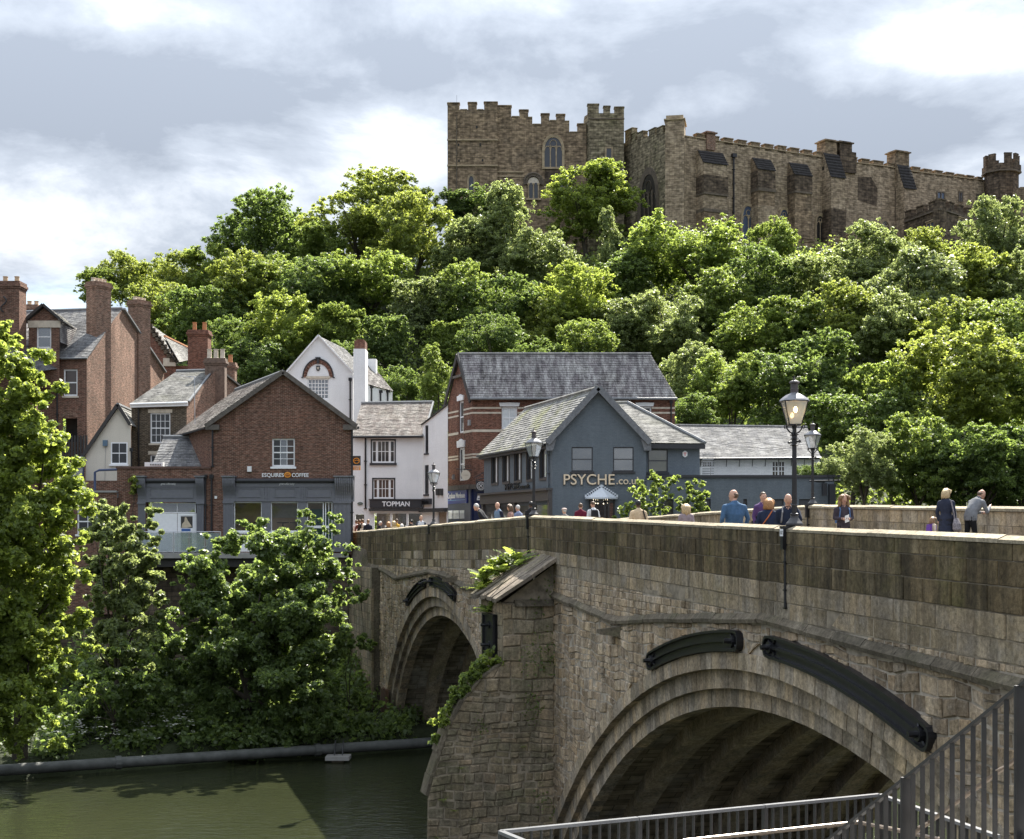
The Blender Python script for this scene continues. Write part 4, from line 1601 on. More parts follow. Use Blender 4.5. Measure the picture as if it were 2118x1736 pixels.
downpipe(shop, fA, poly[2][0] + 0.03, zb + 1.0, zR - 0.3, 0.07)
fAs = Fac(r1(1215, 0)[0], YA, *(lambda p: ((p.x / p.y) * F + CX, p.y))(c0 + dA))
downpipe(shop, fA, poly[0][0] + 0.06, fA.uz(*r1(1215, 1150))[1], zL - 0.3, 0.06)


def shopfront(f, parent, xa, xb, ya, yb, bays, cons, ybase, sy):
 """grey timber front: fascia with raised panels, roller box, ribbed consoles, fluted pilasters (crop coordinates)"""
 X = lambda x: f.uz(*r1(x, 1300))[0]
 Z = lambda y: f.uz(*r1(1500, y))[1]
 mb = MB()
 f.box(mb, X(xa), X(xb), Z(yb), Z(ya), -.25, .06)
 fas = mb.build('fascia', grey_paint, parent)
 mb = MB()
 f.box(mb, X(xa) + .02, X(xb) - .02, Z(ya + 28), Z(ya + 8), .06, .10)
 f.box(mb, X(xa), X(xb), Z(yb), Z(yb - 7), .06, .10)
 mb.build('fascia_moulding', grey_paint, fas)
 mb = MB()
 mb.tube([f.pt(X(xa), Z(ya - 8), .14), f.pt(X(xb), Z(ya - 8), .14)], .12, 10)
 f.box(mb, X(xa) - .02, X(xb) + .02, Z(ya - 2), Z(ya - 20), -.02, .10)
 mb.build('awning_box', charcoal, parent)
 for (a, b) in bays:
  u0, u1, z0, z1 = X(a), X(b), Z(yb - 24), Z(ya + 33)
  mb = MB()
  for (p0, p1, s0, s1) in ((u0, u1, z0, z0 + .05), (u0, u1, z1 - .05, z1), (u0, u0 + .05, z0 + .05, z1 - .05), (u1 - .05, u1, z0 + .05, z1 - .05)):
   f.box(mb, p0, p1, s0, s1, .06, .095)
  mb.build('fascia_panel', grey_paint, fas)
 for (a, b, pa, pb) in cons:
  u0, u1 = X(a), X(b)
  zt, zb_ = Z(ya - 28), Z(yb)
  n = 9
  mb = MB()
  f.box(mb, u0, u1, zb_, zt, -.2, .05)
  mb.build('console_block', grey_paint, parent)
  for i in range(n):
   a0, a1 = u0 + (u1 - u0) * (i + .10) / n, u0 + (u1 - u0) * (i + .90) / n
   prof = []
   for t in np.linspace(0, 1, 9):
    dd = .12 + .26 * (0.5 + 0.5 * math.cos(t * math.pi)) + .05 * math.sin(t * 2 * math.pi)
    prof.append((dd, zt + (zb_ - zt) * t))
   mb = MB()
   L_ = [f.pt(a0, z, d) for d, z in prof] + [f.pt(a0, zb_, .04), f.pt(a0, zt, .04)]
   mb.prism(L_, f.t * (a1 - a0))
   mb.build('console_rib', grey_paint, parent)
  mb = MB()
  f.box(mb, u0 - .05, u1 + .05, zt, zt + .07, -.1, .46)
  mb.build('console_cap', lead_m, parent)
  mb = MB()
  p0, p1 = X(pa), X(pb)
  f.box(mb, p0, p1, Z(ybase), zb_, -.2, .06)
  f.box(mb, p0 - .03, p1 + .03, Z(ybase), Z(ybase) + .35, .06, .11)
  f.box(mb, p0 - .03, p1 + .03, zb_ - .10, zb_, .06, .13)
  k = 4
  for i in range(k):
   a0 = p0 + (p1 - p0) * (i + .25) / k
   f.box(mb, a0, a0 + (p1 - p0) / k * .5, Z(ybase) + .4, zb_ - .15, .06, .085)
  mb.build('pilaster', grey_paint, parent)


shopfront(fA, shop, 1355, 1925, 1240, 1352, [(1367, 1497), (1577, 1700), (1760, 1903)], [(1283, 1355, 1283, 1343), (1925, 2035, 1915, 2016)], 1640, 0)
for (a, b) in ((1503, 1555), (1711, 1762)):
 h = fA.rect(*r1(a, 1352), *r1(b, 1640))
 mb = MB()
 fA.box(mb, h[0], h[2], h[1], h[3], -.2, .05)
 mb.build('pilaster', grey_paint, shop)
 h2 = fA.rect(*r1(a + 6, 1262), *r1(b - 6, 1345))
 mb = MB()
 for i in range(3):
  u = h2[0] + (h2[2] - h2[0]) * (i + .2) / 3
  fA.box(mb, u, u + (h2[2] - h2[0]) * .2, h2[1], h2[3], .06, .09)
 mb.build('fascia_panel', grey_paint, shop)
for (a, b, yb_, gl, nx) in ((1343, 1503, 1525, glass_clear, 1), (1555, 1711, 1525, glass_clear, 1), (1762, 1858, 1600, glass_clear, 1), (1866, 1908, 1600, glass_clear, 2)):
 h = fA.rect(*r1(a, 1355), *r1(b, yb_))
 window(fA, shop, h, nx, 1, glass=gl, border=0.05, depth=0.08, rail=False, sill=white_paint if yb_ < 1550 else None, name='shop_window')
 if yb_ < 1550:
  h3 = fA.rect(*r1(a, 1529), *r1(b, 1640))
  mb = MB()
  fA.box(mb, h3[0], h3[2], h3[1], h3[3] - .12, -.18, -.06)
  mb.build('stall_riser', white_paint if a < 1400 else grey_paint, shop)
h = fA.rect(*r1(1762, 1490), *r1(1905, 1505))
mb = MB()
fA.box(mb, h[0], h[2], h[1], h[3], -.14, -.02)
mb.build('door_rail', white_paint, shop)
# room behind the glass
X0, X1 = poly[0][0] + .2, poly[1][0] - .2
zf, zc = STREET_Z + 0.05, fA.uz(*r1(1500, 1352))[1]
mb = MB()
mb.quad(fA.pt(X0, zf, -.3), fA.pt(X1, zf, -.3), fA.pt(X1, zf, -1.9), fA.pt(X0, zf, -1.9))
mb.quad(fA.pt(X0, zf, -1.9), fA.pt(X1, zf, -1.9), fA.pt(X1, zc, -1.9), fA.pt(X0, zc, -1.9))
mb.quad(fA.pt(X0, zc, -.3), fA.pt(X1, zc, -.3), fA.pt(X1, zc, -1.9), fA.pt(X0, zc, -1.9))
mb.build('room', beige_in, shop)
mb = MB()
h = fA.rect(*r1(1555, 1355), *r1(1711, 1525))
fA.box(mb, h[0] - .2, h[2] + .2, zf + 1.9, zf + 2.6, -1.85, -1.8)
mb.build('counter_board', pale_in, shop)
mb = MB()
h = fA.rect(*r1(1770, 1355), *r1(1905, 1525))
fA.box(mb, h[0] - .1, h[0] + 1.2, zf, zc - .4, -1.8, -1.7)
mb.build('menu_panel', teal_in, shop)
for i, x in enumerate((1395, 1450, 1610, 1680, 1800)):
 p = fA.pt(fA.uz(*r1(x, 1400))[0], zf + .9, -.9 - .4 * (i % 2))
 mb = MB()
 mb.lathe([(.03, 0), (.03, .68), (.34, .70), (.34, .74)], 10, (p.x, p.y, p.z))
 mb.build('cafe_table', dark_in, shop)
# name over the shopfront, bean roundel, script lines
u, z = fA.uz(*r1(1504, 1210))
words('ESQUIRES', white_print, shop, fA.pt(u, z - .01, .05), 0.30, fA.yaw, .02, bold=.003, width=1.20)
u, z = fA.uz(*r1(1676, 1210))
words('COFFEE', white_print, shop, fA.pt(u, z - .01, .05), 0.30, fA.yaw, .02, bold=.003, width=.92)
cu, cz_ = fA.uz(*r1(1652, 1199))


def disc(mb, f, cu, cz, ru, rz, d0, d1, n=24):
 pts = [f.pt(cu + ru * math.cos(2 * math.pi * i / n), cz + rz * math.sin(2 * math.pi * i / n), d1) for i in range(n)]
 return mb.prism(pts, f.n * (d0 - d1))


mb = MB()
disc(mb, fA, cu, cz_, .185, .16, .0, .05)
bean = mb.build('bean_roundel', orange_m, shop)
mb = MB()
disc(mb, fA, cu, cz_ - .01, .135, .10, .05, .056)
mb.build('bean', plain('bean_brown', (0.35, 0.11, 0.02), .5), bean)
mb = MB()
mb.tube([fA.pt(cu - .12, cz_ - .03, .06), fA.pt(cu - .04, cz_ + .02, .06), fA.pt(cu + .05, cz_ + .01, .06), fA.pt(cu + .12, cz_ + .04, .06)], .016, 5)
mb.build('bean_line', orange_m, bean)
for x, y in ((1606, 1256), (926, 1256)):
 u, z = fA.uz(*r1(x, y))
 words('great coffee today', white_print, shop, fA.pt(u, z, .115), 0.165, fA.yaw, .004, shear=.35, width=.84, name='script_lettering')
mb = MB()
h = fA.rect(*r1(1422, 1150), *r1(1446, 1181))
fA.box(mb, h[0], h[2], h[1], h[3], 0, .12)
tag(mb.build('alarm_box', plastic_white, None, loc=fA.pt(h[0], h[1])), 'small white alarm box on the coffee shop brickwork left of the name', 'alarm box')

# low wing to the left with the glazed door
fB = Fac(r1(672, 0)[0], YA + .02, r1(1283, 0)[0], YA + .02)
wing = shop
qB = lambda pts: [fB.uz(*r1(*p)) for p in pts]
polyB = qB([(672, 1655), (1213, 1655), (1213, 1163), (672, 1163)])
openB = fB.rect(*r1(840, 1240), *r1(1130, 1655))
mb = MB()
fB.wall(mb, polyB, [openB], reveal=.2)
mb.quad(fB.pt(polyB[0][0], zb, 0), fB.pt(polyB[0][0], polyB[2][1], 0), fB.pt(polyB[0][0], polyB[2][1], -7), fB.pt(polyB[0][0], zb, -7))
zt = polyB[2][1]
mb.quad(fB.pt(polyB[0][0], zt - .35, -.2), fB.pt(polyB[1][0], zt - .35, -.2), fB.pt(polyB[1][0], zt - .35, -7), fB.pt(polyB[0][0], zt - .35, -7))
mb.build('wing_wall', brick_red, shop)
mb = MB()
fB.box(mb, polyB[0][0] - .05, polyB[1][0], zt, zt + .12, -.35, .06)
mb.build('parapet_coping', plain('brick_coping', (.12, .07, .055), .85, var=.3), shop)
# piece of plain brickwork right of the wing, standing in front of the main gable's left edge
shopfront(fB, shop, 840, 1130, 1240, 1356, [(860, 1113)], [(793, 840, 793, 836), (1130, 1176, 1130, 1172)], 1640, 0)
h = fB.rect(*r1(870, 1360), *r1(1122, 1418))
window(fB, shop, h, 2, 1, glass=glass_sky, border=.04, rail=False, depth=.1, split=[0, .58, 1], name='fanlight')
h = fB.rect(*r1(845, 1420), *r1(1015, 1642))
mb = MB()
fB.box(mb, h[0], h[2], h[1], h[3], -.16, -.10)
mb.build('white_panel', white_paint, shop)
h = fB.rect(*r1(1018, 1420), *r1(1126, 1642))
mb = MB()
fB.box(mb, h[0], h[2], h[1], h[3], -.17, -.09)
door = mb.build('door', white_paint, shop)
mb = MB()
for (a, b, c, d_) in ((1030, 1428, 1114, 1636),):
 r_ = fB.rect(*r1(a, b), *r1(c, d_))
 for (u0, z0, u1, z1) in ((r_[0], r_[1], r_[0] + .04, r_[3]), (r_[2] - .04, r_[1], r_[2], r_[3]), (r_[0] + .04, r_[1], r_[2] - .04, r_[1] + .04), (r_[0] + .04, r_[3] - .04, r_[2] - .04, r_[3])):
  fB.box(mb, u0, u1, z0, z1, -.09, -.07)
mb.build('door_frame', white_paint, door)
r_ = fB.rect(*r1(1037, 1437), *r1(1104, 1503))
mb = MB()
fB.box(mb, r_[0], r_[2], r_[1], r_[3], -.088, -.075)
pos = mb.build('poster', plain('poster_dark', (.05, .045, .042), .5), door)
mb = MB()
w_, h_ = r_[2] - r_[0], r_[3] - r_[1]
mb.poly([fB.pt(r_[0] + w_ * a, r_[1] + h_ * b, -.072) for a, b in ((.05, .02), (.12, .35), (.30, .55), (.33, .9), (.45, .95), (.62, .6), (.95, .1), (.55, .02))])
mb.build('poster_print', plain('poster_pale', (.55, .46, .33), .5), pos)
r_ = fB.rect(*r1(1040, 1508), *r1(1092, 1524))
mb = MB()
fB.box(mb, r_[0], r_[2], r_[1], r_[3], -.088, -.078)
mb.build('notice', plain('notice_blue', (.05, .12, .33), .5), door)
r_ = fB.rect(*r1(1037, 1530), *r1(1100, 1636))
mb = MB()
fB.box(mb, r_[0], r_[2], r_[1], r_[3], -.088, -.08)
mb.build('lower_pane', glass_sky, door)
for x, t_ in ((1182, .06), (1217, .075)):
 u = fB.uz(*r1(x, 1300))[0]
 downpipe(shop, fB, u, fB.uz(*r1(x, 1530))[1], fB.uz(*r1(x, 1215))[1], .09, t_ * .75)
mb = MB()
h = fB.rect(*r1(1234, 1320), *r1(1248, 1336))
fB.box(mb, h[0], h[2], h[1], h[3], 0, .1)
tag(mb.build('security_light', plastic_white, None, loc=fB.pt(h[0], h[1])), 'small white box light on brick pier beside the drainpipe', 'light')
# hipped slate roof rising behind the wing parapet
Yh = 84.0
P = lambda x, y, Y=Yh: W(*r1(x, y), Y)
hips = [P(868, 1158, 82.2), P(1188, 1158, 82.2), P(1103, 985, 85.5), P(938, 985, 85.5)]
slates(shop, *hips, slate_grey)
slates(shop, hips[1], W(*r1(1190, 1158), 88), hips[2] + Vector((.1, 1.4, 0)), hips[2], slate_grey)
mb = MB()
mb.tube([hips[1] + Vector((0, 0, .05)), hips[2] + Vector((0, 0, .06))], .07, 6)
mb.tube([hips[3] + Vector((0, 0, .06)), hips[2] + Vector((0, 0, .06))], .10, 6)
mb.build('lead_roll', lead_m, shop)
p0, p1 = P(830, 1157, 81.6), P(935, 1126, 81.6)
ac = thing('ac_unit', 'white air conditioning unit on the flat roof behind the wing parapet', 'ac unit', (p0.x, 81.6, p0.z))
MB().box(p0.x, p1.x, 81.6, 82.0, p0.z, p1.z).build('casing', plastic_white, ac)
mb = MB()
for i in range(7):
 x = p0.x + (p1.x - p0.x) * (.32 + .62 * i / 7)
 mb.box(x, x + .03, 81.55, 81.60, p0.z + .12, p1.z - .1)
mb.build('grille', dark_in, ac)

# brick outbuilding low on the left
fC = Fac(r1(295, 0)[0], YA - .3, r1(672, 0)[0], YA - .3)
out_b = thing('brick_outbuilding', 'low brick wing half hidden by trees left of the coffee shop', 'building', fC.pt(0, 3))
polyC = [fC.uz(*r1(*p)) for p in ((295, 2000), (672, 2000), (672, 1300), (295, 1300))]
wC = fC.rect(*r1(442, 1395), *r1(560, 1540))
mb = MB()
fC.wall(mb, polyC, [wC], reveal=.12)
mb.build('wall', brick_red, out_b)
mb = MB()
fC.box(mb, polyC[0][0], polyC[1][0] - .01, polyC[2][1], polyC[2][1] + .1, -.3, .08)
mb.build('coping', concrete_m, out_b)
window(fC, out_b, wC, 2, 2, sill=white_paint, lintel=cream_stone, border=.08)
mb = MB()
z0, z1 = fC.uz(*r1(500, 1290))[1], fC.uz(*r1(500, 1228))[1]
fC.box(mb, fC.uz(*r1(415, 1260))[0], polyC[1][0] - .01, z0 + .05, z1, -1.6, -1.2)
mb.build('upper_wall', brick_red, out_b)
mb = MB()
fC.box(mb, polyC[0][0], polyC[1][0], polyC[2][1] - .3, polyC[2][1] - .05, -3, -.02)
mb.build('flat_roof', lead_m, out_b)
mb = MB()
u0, z0 = fC.uz(*r1(518, 1285))
mb.tube([fC.pt(u0, z0, -.9), fC.pt(u0, z0 + 1.0, -.9), fC.pt(u0 + .25, z0 + 1.12, -.9), fC.pt(polyC[1][0], z0 + 1.16, -.9)], .07, 8)
mb.build('blue_pipe', plain('blue_pipe_paint', (.045, .065, .13), .5), out_b)

# terrace with glass balustrade in front of the wing
zt_ = fB.uz(*r1(1000, 1645))[1]
ter = thing('terrace', 'narrow terrace with frosted glass balustrade in front of the coffee shop door', 'terrace', fB.pt(fB.uz(*r1(1050, 1640))[0], zt_))
ua, ub = fB.uz(*r1(860, 1640))[0], fB.uz(*r1(1300, 1640))[0]
mb = MB()
fB.box(mb, ua, ub + 3.2, zt_ - .28, zt_, .02, 1.7)
mb.build('slab', concrete_m, ter)
mb = MB()
fB.box(mb, ua, ub + 3.2, zt_ - .75, zt_ - .28, .3, 1.5)
mb.build('beam', dark_in, ter)
zr = zt_ + 1.15
n = 5
for i in range(n + 1):
 u = ua + (ub - ua) * i / n
 mb = MB()
 fB.box(mb, u - .025, u + .025, zt_, zr, 1.6, 1.65)
 for zc2 in (.35, .85):
  fB.box(mb, u - .07, u + .07, zt_ + zc2 - .03, zt_ + zc2 + .03, 1.58, 1.67)
 mb.build('post', steel_m, ter)
 if i < n:
  mb = MB()
  fB.box(mb, u + .05, ua + (ub - ua) * (i + 1) / n - .05, zt_ + .08, zr - .06, 1.615, 1.635)
  mb.build('glass_panel', glass_frost, ter)
mb = MB()
mb.tube([fB.pt(ua, zr, 1.625), fB.pt(ub, zr, 1.625)], .022, 8)
mb.build('top_rail', steel_m, ter)


def cafe_chair(x, y, z, yaw, label):
 c = thing('cafe_chair', label, 'chair', (x, y, z))
 M_ = Matrix.Rotation(yaw, 3, 'Z')
 T = lambda a, b, h: Vector((x, y, z)) + M_ @ Vector((a, b, h))
 for sx in (-.2, .2):
  for sy in (-.2, .2):
   MB().tube([T(sx * 1.15, sy * 1.15, 0), T(sx, sy, .45)], .014, 6).build('leg', steel_m, c)
 mb = MB()
 mb.hexa([T(-.22, -.22, .44), T(.22, -.22, .44), T(.22, .22, .44), T(-.22, .22, .44), T(-.22, -.22, .47), T(.22, -.22, .47), T(.22, .22, .47), T(-.22, .22, .47)])
 mb.build('seat', plastic_grey, c)
 mb = MB()
 mb.hexa([T(-.22, .2, .55), T(.22, .2, .55), T(.22, .23, .55), T(-.22, .23, .55), T(-.2, .27, .88), T(.2, .27, .88), T(.2, .30, .88), T(-.2, .30, .88)])
 mb.build('backrest', plastic_grey, c)
 return c


p = W(*r1(1075, 1640), YA - .95)
cafe_chair(p.x, p.y, zt_, 2.6, 'grey cafe chair behind the glass below the poster door')
p = W(*r1(895, 1640), YA - .7)
cafe_chair(p.x, p.y, zt_, -.5, 'grey cafe chair before the white panel left of the door')

# ------------------------------------------------------------------ B. dark brown brick house
YBh = 90.0
f = Fac(r1(755, 0)[0], YBh, r1(1072, 0)[0], YBh)
hb = thing('brown_brick_house', 'dark brown brick house with twelve pane window behind the coffee shop', 'building', f.pt(0, STREET_Z))
pb = [f.uz(*r1(*p)) for p in ((755, 1260), (1072, 1260), (1072, 800), (755, 800))]
w1 = f.rect(*r1(862, 843), *r1(978, 1018))
w2 = f.rect(*r1(862, 1083), *r1(978, 1230))
mb = MB()
f.wall(mb, pb, [w1, w2], reveal=.13)
mb.build('wall', brick_brown, hb)
window(f, hb, w1, 4, 4, lintel=cream_stone, sill=cream_stone, border=.08)
window(f, hb, w2, 4, 4, lintel=cream_stone, border=.08)
eaL, eaR = W(*r1(748, 790), YBh - .3), W(*r1(1078, 780), YBh - .3)
rdL, rdR = W(*r1(1012, 606), YBh + 5), W(*r1(1222, 600), YBh + 5)
slates(hb, eaL, eaR, rdR, rdL, slate_pale, ridge=lead_m)
mb = MB()
beam(mb, eaL + Vector((0, .06, -.13)), eaR + Vector((0, .06, -.13)), .12, .22)
mb.build('fascia_board', white_paint, hb)
gutter(hb, eaL + Vector((0, -.06, -.04)), eaR + Vector((0, -.06, -.04)), .06, white_paint)
downpipe(hb, f, f.uz(*r1(797, 900))[0], pb[0][1], pb[2][1] - .1, .07)
# gable end to the right, with the buff pots
g2 = Fac(r1(1072, 0)[0], YBh, r1(1405, 0)[0], YBh + 9)
gp = [g2.uz(*r1(*p)) for p in ((1072, 1260), (1405, 1100), (1405, 718), (1245, 590), (1180, 660), (1072, 790))]
mb = MB()
g2.wall(mb, [gp[0], gp[1], gp[2], gp[3], gp[5]])
mb.build('gable_wall', brick_old, hb)
mb = MB()
beam(mb, eaR + Vector((.05, .1, .05)), rdR + Vector((.05, 0, .06)), .12, .1)
mb.build('verge', lead_m, hb)
mb = MB()
beam(mb, g2.pt(gp[3][0], gp[3][1], .06), g2.pt(gp[2][0], gp[2][1], .06), .25, .12)
mb.build('back_verge', timber_m, hb)
bp = W(*r1(1240, 560), YBh + 4.6)
chimney(hb, bp.x, bp.y, bp.z - 2.6, W(*r1(1240, 532), YBh + 4.6).z, 1.28, .75, plain('weathered_stack', (.15, .105, .08), .9, var=.4), 3, cream_stone, .62, along='x')
# small stack with orange pot farther back
tp = W(*r1(1323, 560), 100)
chimney(hb, tp.x, tp.y, tp.z - 4.5, W(*r1(1323, 556), 100).z, .75, .75, brick_old, 1, red_pot, .55)
# tv aerial
aer = thing('tv_aerial', 'thin television aerial on a tall pole above the coffee shop roof', 'aerial', W(*r1(1120, 950), YA + 6))
a0, a1 = W(*r1(1121, 950), YA + 6), W(*r1(1116, 635), YA + 6)
MB().tube([a0, a1], .022, 6).build('pole', steel_m, aer)
mb = MB()
b0, b1 = W(*r1(1038, 630), YA + 6), W(*r1(1125, 637), YA + 6)
mb.tube([b0, b1], .012, 5)
for i in range(9):
 c = b0.lerp(b1, i / 9)
 mb.tube([c + Vector((0, -.22, 0)), c + Vector((0, .22, 0))], .006, 4)
mb.build('antenna', steel_m, aer)
mb = MB()
for y in (945, 1000):
 beam(mb, W(*r1(1121, y), YA + 6), W(*r1(1188, y + 10), YA + 5.5), .03, .03)
mb.build('bracket', iron_m, aer)

# ------------------------------------------------------------------ C. cream cottage gable
f = Fac(r1(490, 0)[0], 88.0, r1(753, 0)[0], 88.0)
cc = thing('cream_cottage', 'cream rendered cottage gable between the tall brick house and the brown house', 'building', f.pt(0, STREET_Z))
pc_ = [f.uz(*r1(*p)) for p in ((490, 1330), (752, 1330), (752, 918), (680, 812), (495, 1080))]
w1 = f.rect(*r1(637, 1012), *r1(733, 1138))
mb = MB()
f.wall(mb, pc_, [w1], reveal=.12)
ca, cb = f.pt(pc_[0][0], STREET_Z), f.pt(pc_[0][0], pc_[4][1])
mb.quad(ca, cb, cb + Vector((-1, 7, 0)), ca + Vector((-1, 7, 0)))
mb.build('wall', cream_wall, cc)
window(f, cc, w1, 2, 2, sill=white_paint, border=.07, base_d=.06, depth=.05)
top_, le, ri = f.pt(pc_[3][0], pc_[3][1] + .15, .15), f.pt(pc_[4][0] - .15, pc_[4][1] - .12, .15), f.pt(pc_[2][0], pc_[2][1] + .05, .15)
bk_ = Vector((-0.45, 5.5, 0))
slates(cc, le + bk_, le, top_, top_ + bk_, slate_grey)
slates(cc, ri, ri + bk_, top_ + bk_, top_, slate_pale, ridge=lead_m)
mb = MB()
beam(mb, le + Vector((0, -.05, .02)), top_ + Vector((0, -.05, .02)), .08, .2)
beam(mb, ri + Vector((0, -.05, .02)), top_ + Vector((0, -.05, .02)), .08, .2)
mb.build('bargeboard', timber_m, cc)
h = f.rect(*r1(594, 1000), *r1(619, 1034))
mb = MB()
f.box(mb, h[0], h[2], h[1], h[3], 0, .18)
tag(mb.build('wall_vent', plain('vent_blue', (.10, .16, .22), .5), None, loc=f.pt(h[0], h[1])), 'small blue vent box on the cream cottage wall', 'vent')
mb = MB()
mb.tube([f.pt(h[0] + .15, h[1], .04), f.pt(h[0] + .05, h[1] - 3.5, .04)], .012, 4)
mb.build('cable', plastic_grey, cc)
downpipe(cc, f, f.uz(*r1(757, 1100))[0], STREET_Z, f.uz(*r1(757, 1060))[1], .1)
mb = MB()
mb.tube([f.pt(pc_[0][0] - .12, STREET_Z, .15), f.pt(pc_[0][0] - .12, pc_[4][1] - .1, .15)], .09, 8)
mb.build('blue_pipe', MATS['blue_pipe_paint'], cc)
# little slate lean-to to its left
a, b, c, d = W(*r1(330, 1225), 85), W(*r1(472, 1225), 85), W(*r1(476, 1140), 87), W(*r1(350, 1120), 87)
lt = thing('lean_to', 'low pale slate lean-to roof at the foot of the tall brick house', 'building', (a.x, 85, STREET_Z))
slates(lt, a, b, c, d, slate_pale)
MB().box(a.x, b.x, 85.1, 87, STREET_Z, a.z - .05).build('wall', brick_red, lt)

# ------------------------------------------------------------------ D. tall brick house with dormer
YD = 92.0
f = Fac(r1(225, 0)[0], YD, r1(498, 0)[0], YD)
hd = thing('tall_brick_house', 'tall red brick house with dormer and two big chimney stacks on its gable', 'building', f.pt(2, STREET_Z))
pd = [f.uz(*r1(*p)) for p in ((225, 1330), (497, 1330), (497, 532), (225, 532))]
w1 = f.rect(*r1(365, 592), *r1(445, 746))
w2 = f.rect(*r1(358, 874), *r1(444, 1010))
mb = MB()
f.wall(mb, pd, [w1, w2], reveal=.14)
mb.build('wall', brick_red, hd)
window(f, hd, w1, 1, 2, sill=cream_stone, border=.09, glass=glass_brown)
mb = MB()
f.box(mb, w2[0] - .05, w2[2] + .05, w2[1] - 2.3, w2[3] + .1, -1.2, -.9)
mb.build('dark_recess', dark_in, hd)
uu = (w2[0] + w2[2]) / 2
mb = MB()
n = 8
hw = (w2[2] - w2[0]) / 2
for i in range(n):
 a0 = math.pi * (i + .05) / n
 a1 = math.pi * (i + .95) / n
 pts = [f.pt(uu + hw * 1.0 * math.cos(t), w2[3] + .18 * math.sin(t) * 1.2 + k, .02) for t, k in ((a0, 0), (a1, 0), (a1, .22), (a0, .22))]
 mb.prism(pts, f.n * -.05)
mb.build('window_arch', brick_old, hd)
mb = MB()
for i in range(10):
 u = w2[0] - .1 + (w2[2] - w2[0] + .9) * i / 10
 z0 = f.uz(*r1(420, 1115))[1]
 f.box(mb, u, u + .11, z0, z0 + 1.55, .25, .29)
mb.build('plank', timber_m, hd)
g2 = Fac(r1(498, 0)[0], YD, r1(662, 0)[0], YD + 4.0)
g3 = Fac(r1(662, 0)[0], YD + 4.0, r1(942, 0)[0], YD + 14)
ga = [g2.uz(*r1(*p)) for p in ((498, 1330), (662, 1330), (662, 296), (498, 532))]
mb = MB()
g2.wall(mb, ga)
mb.build('gable_wall', brick_old, hd)
gb = [g3.uz(*r1(*p)) for p in ((662, 1330), (942, 1200), (942, 612), (703, 250), (662, 296))]
mb = MB()
g3.wall(mb, gb)
mb.build('gable_wall', brick_old, hd)
mb = MB()
beam(mb, g3.pt(gb[3][0], gb[3][1] + .05, .05), g3.pt(gb[2][0], gb[2][1] + .05, .05), .3, .12)
mb.build('verge', lead_m, hd)
apx = g3.pt(gb[3][0], gb[3][1])
eaL, eaR = W(*r1(338, 531), YD - .25), W(*r1(502, 528), YD - .25)
rdR = Vector((apx.x, apx.y, apx.z + .05))
rdL = W(*r1(300, 258), apx.y)
slates(hd, eaL, eaR, rdR, rdL, slate_grey, ridge=lead_m)
slates(hd, W(*r1(100, 470), YD), eaL, rdL, W(*r1(100, 268), apx.y), slate_stain, ridge=lead_m)
gutter(hd, eaL, eaR, .06, lead_m)
cc_ = W(*r1(565, 250), YD + 2.8)
chimney(hd, cc_.x + .02, cc_.y, cc_.z - 8.2, W(*r1(565, 95), YD + 2.8).z, 0.95, 1.25, brick_old, 4, cream_stone, .26, yaw=-0.55, along='y')
cc_ = W(*r1(800, 290), YD + 9.0)
chimney(hd, cc_.x, cc_.y, cc_.z - 6.5, W(*r1(800, 200), YD + 9).z, 0.95, 1.2, brick_old, 4, cream_stone, .24, yaw=-0.5, along='y')
# dormer
fd = Fac(r1(165, 0)[0], YD - .6, r1(346, 0)[0], YD - .6)
pdm = [fd.uz(*r1(*p)) for p in ((165, 700), (342, 700), (342, 312), (252, 242), (165, 312))]
wd = fd.rect(*r1(210, 340), *r1(294, 472))
mb = MB()
fd.wall(mb, pdm, [wd], reveal=.1)
s0, s1 = fd.pt(pdm[1][0], pdm[1][1]), fd.pt(pdm[2][0], pdm[2][1])
mb.build('dormer_wall', brick_red, hd)
mb = MB()
nrow = 11
for i in range(nrow):
 zA, zB = s0.z + 2.9 + (s1.z - s0.z - 2.9) * i / nrow, s0.z + 2.9 + (s1.z - s0.z - 2.9) * (i + 1) / nrow
 for j in range(8):
  y0, y1 = YD - .6 + j * .48, YD - .6 + (j + .96) * .48
  mb.add([Vector((s0.x + .04, y0, zA)), Vector((s0.x + .04, y1, zA)), Vector((s0.x + .005, y1, zB)), Vector((s0.x + .005, y0, zB))], [(0, 1, 2, 3)])
mb.build('dormer_slates', slate_stain, hd, kind='stuff')
window(fd, hd, wd, 1, 2, sill=cream_stone, border=.09, glass=glass_sky)
mb = MB()
u0, z0 = pdm[4]
fd.box(mb, u0 - .05, pdm[2][0] + .05, z0 - .45, z0 - .02, -.05, .06)
mb.build('lintel', cream_stone, hd)
tpd, lpd, rpd = fd.pt(pdm[3][0], pdm[3][1] + .18, .2), fd.pt(pdm[4][0] - .25, pdm[4][1] - .1, .2), fd.pt(pdm[2][0] + .25, pdm[2][1] - .1, .2)
bkd = Vector((-.3, 4.6, 0))
slates(hd, rpd, rpd + bkd, tpd + bkd, tpd, slate_pale)
slates(hd, lpd + bkd, lpd, tpd, tpd + bkd, slate_grey)
mb = MB()
beam(mb, lpd + Vector((0, -.04, .04)), tpd + Vector((0, -.04, .04)), .08, .16)
beam(mb, rpd + Vector((0, -.04, .04)), tpd + Vector((0, -.04, .04)), .08, .16)
mb.build('bargeboard', timber_m, hd)
mb = MB()
a = W(*r1(470, 292), YD + 3.2)
beam(mb, W(*r1(465, 292), YD + 5.4), W(*r1(512, 255), YD + 6.6), 1.0, .06)
mb.build('skylight', glass_pale, hd)
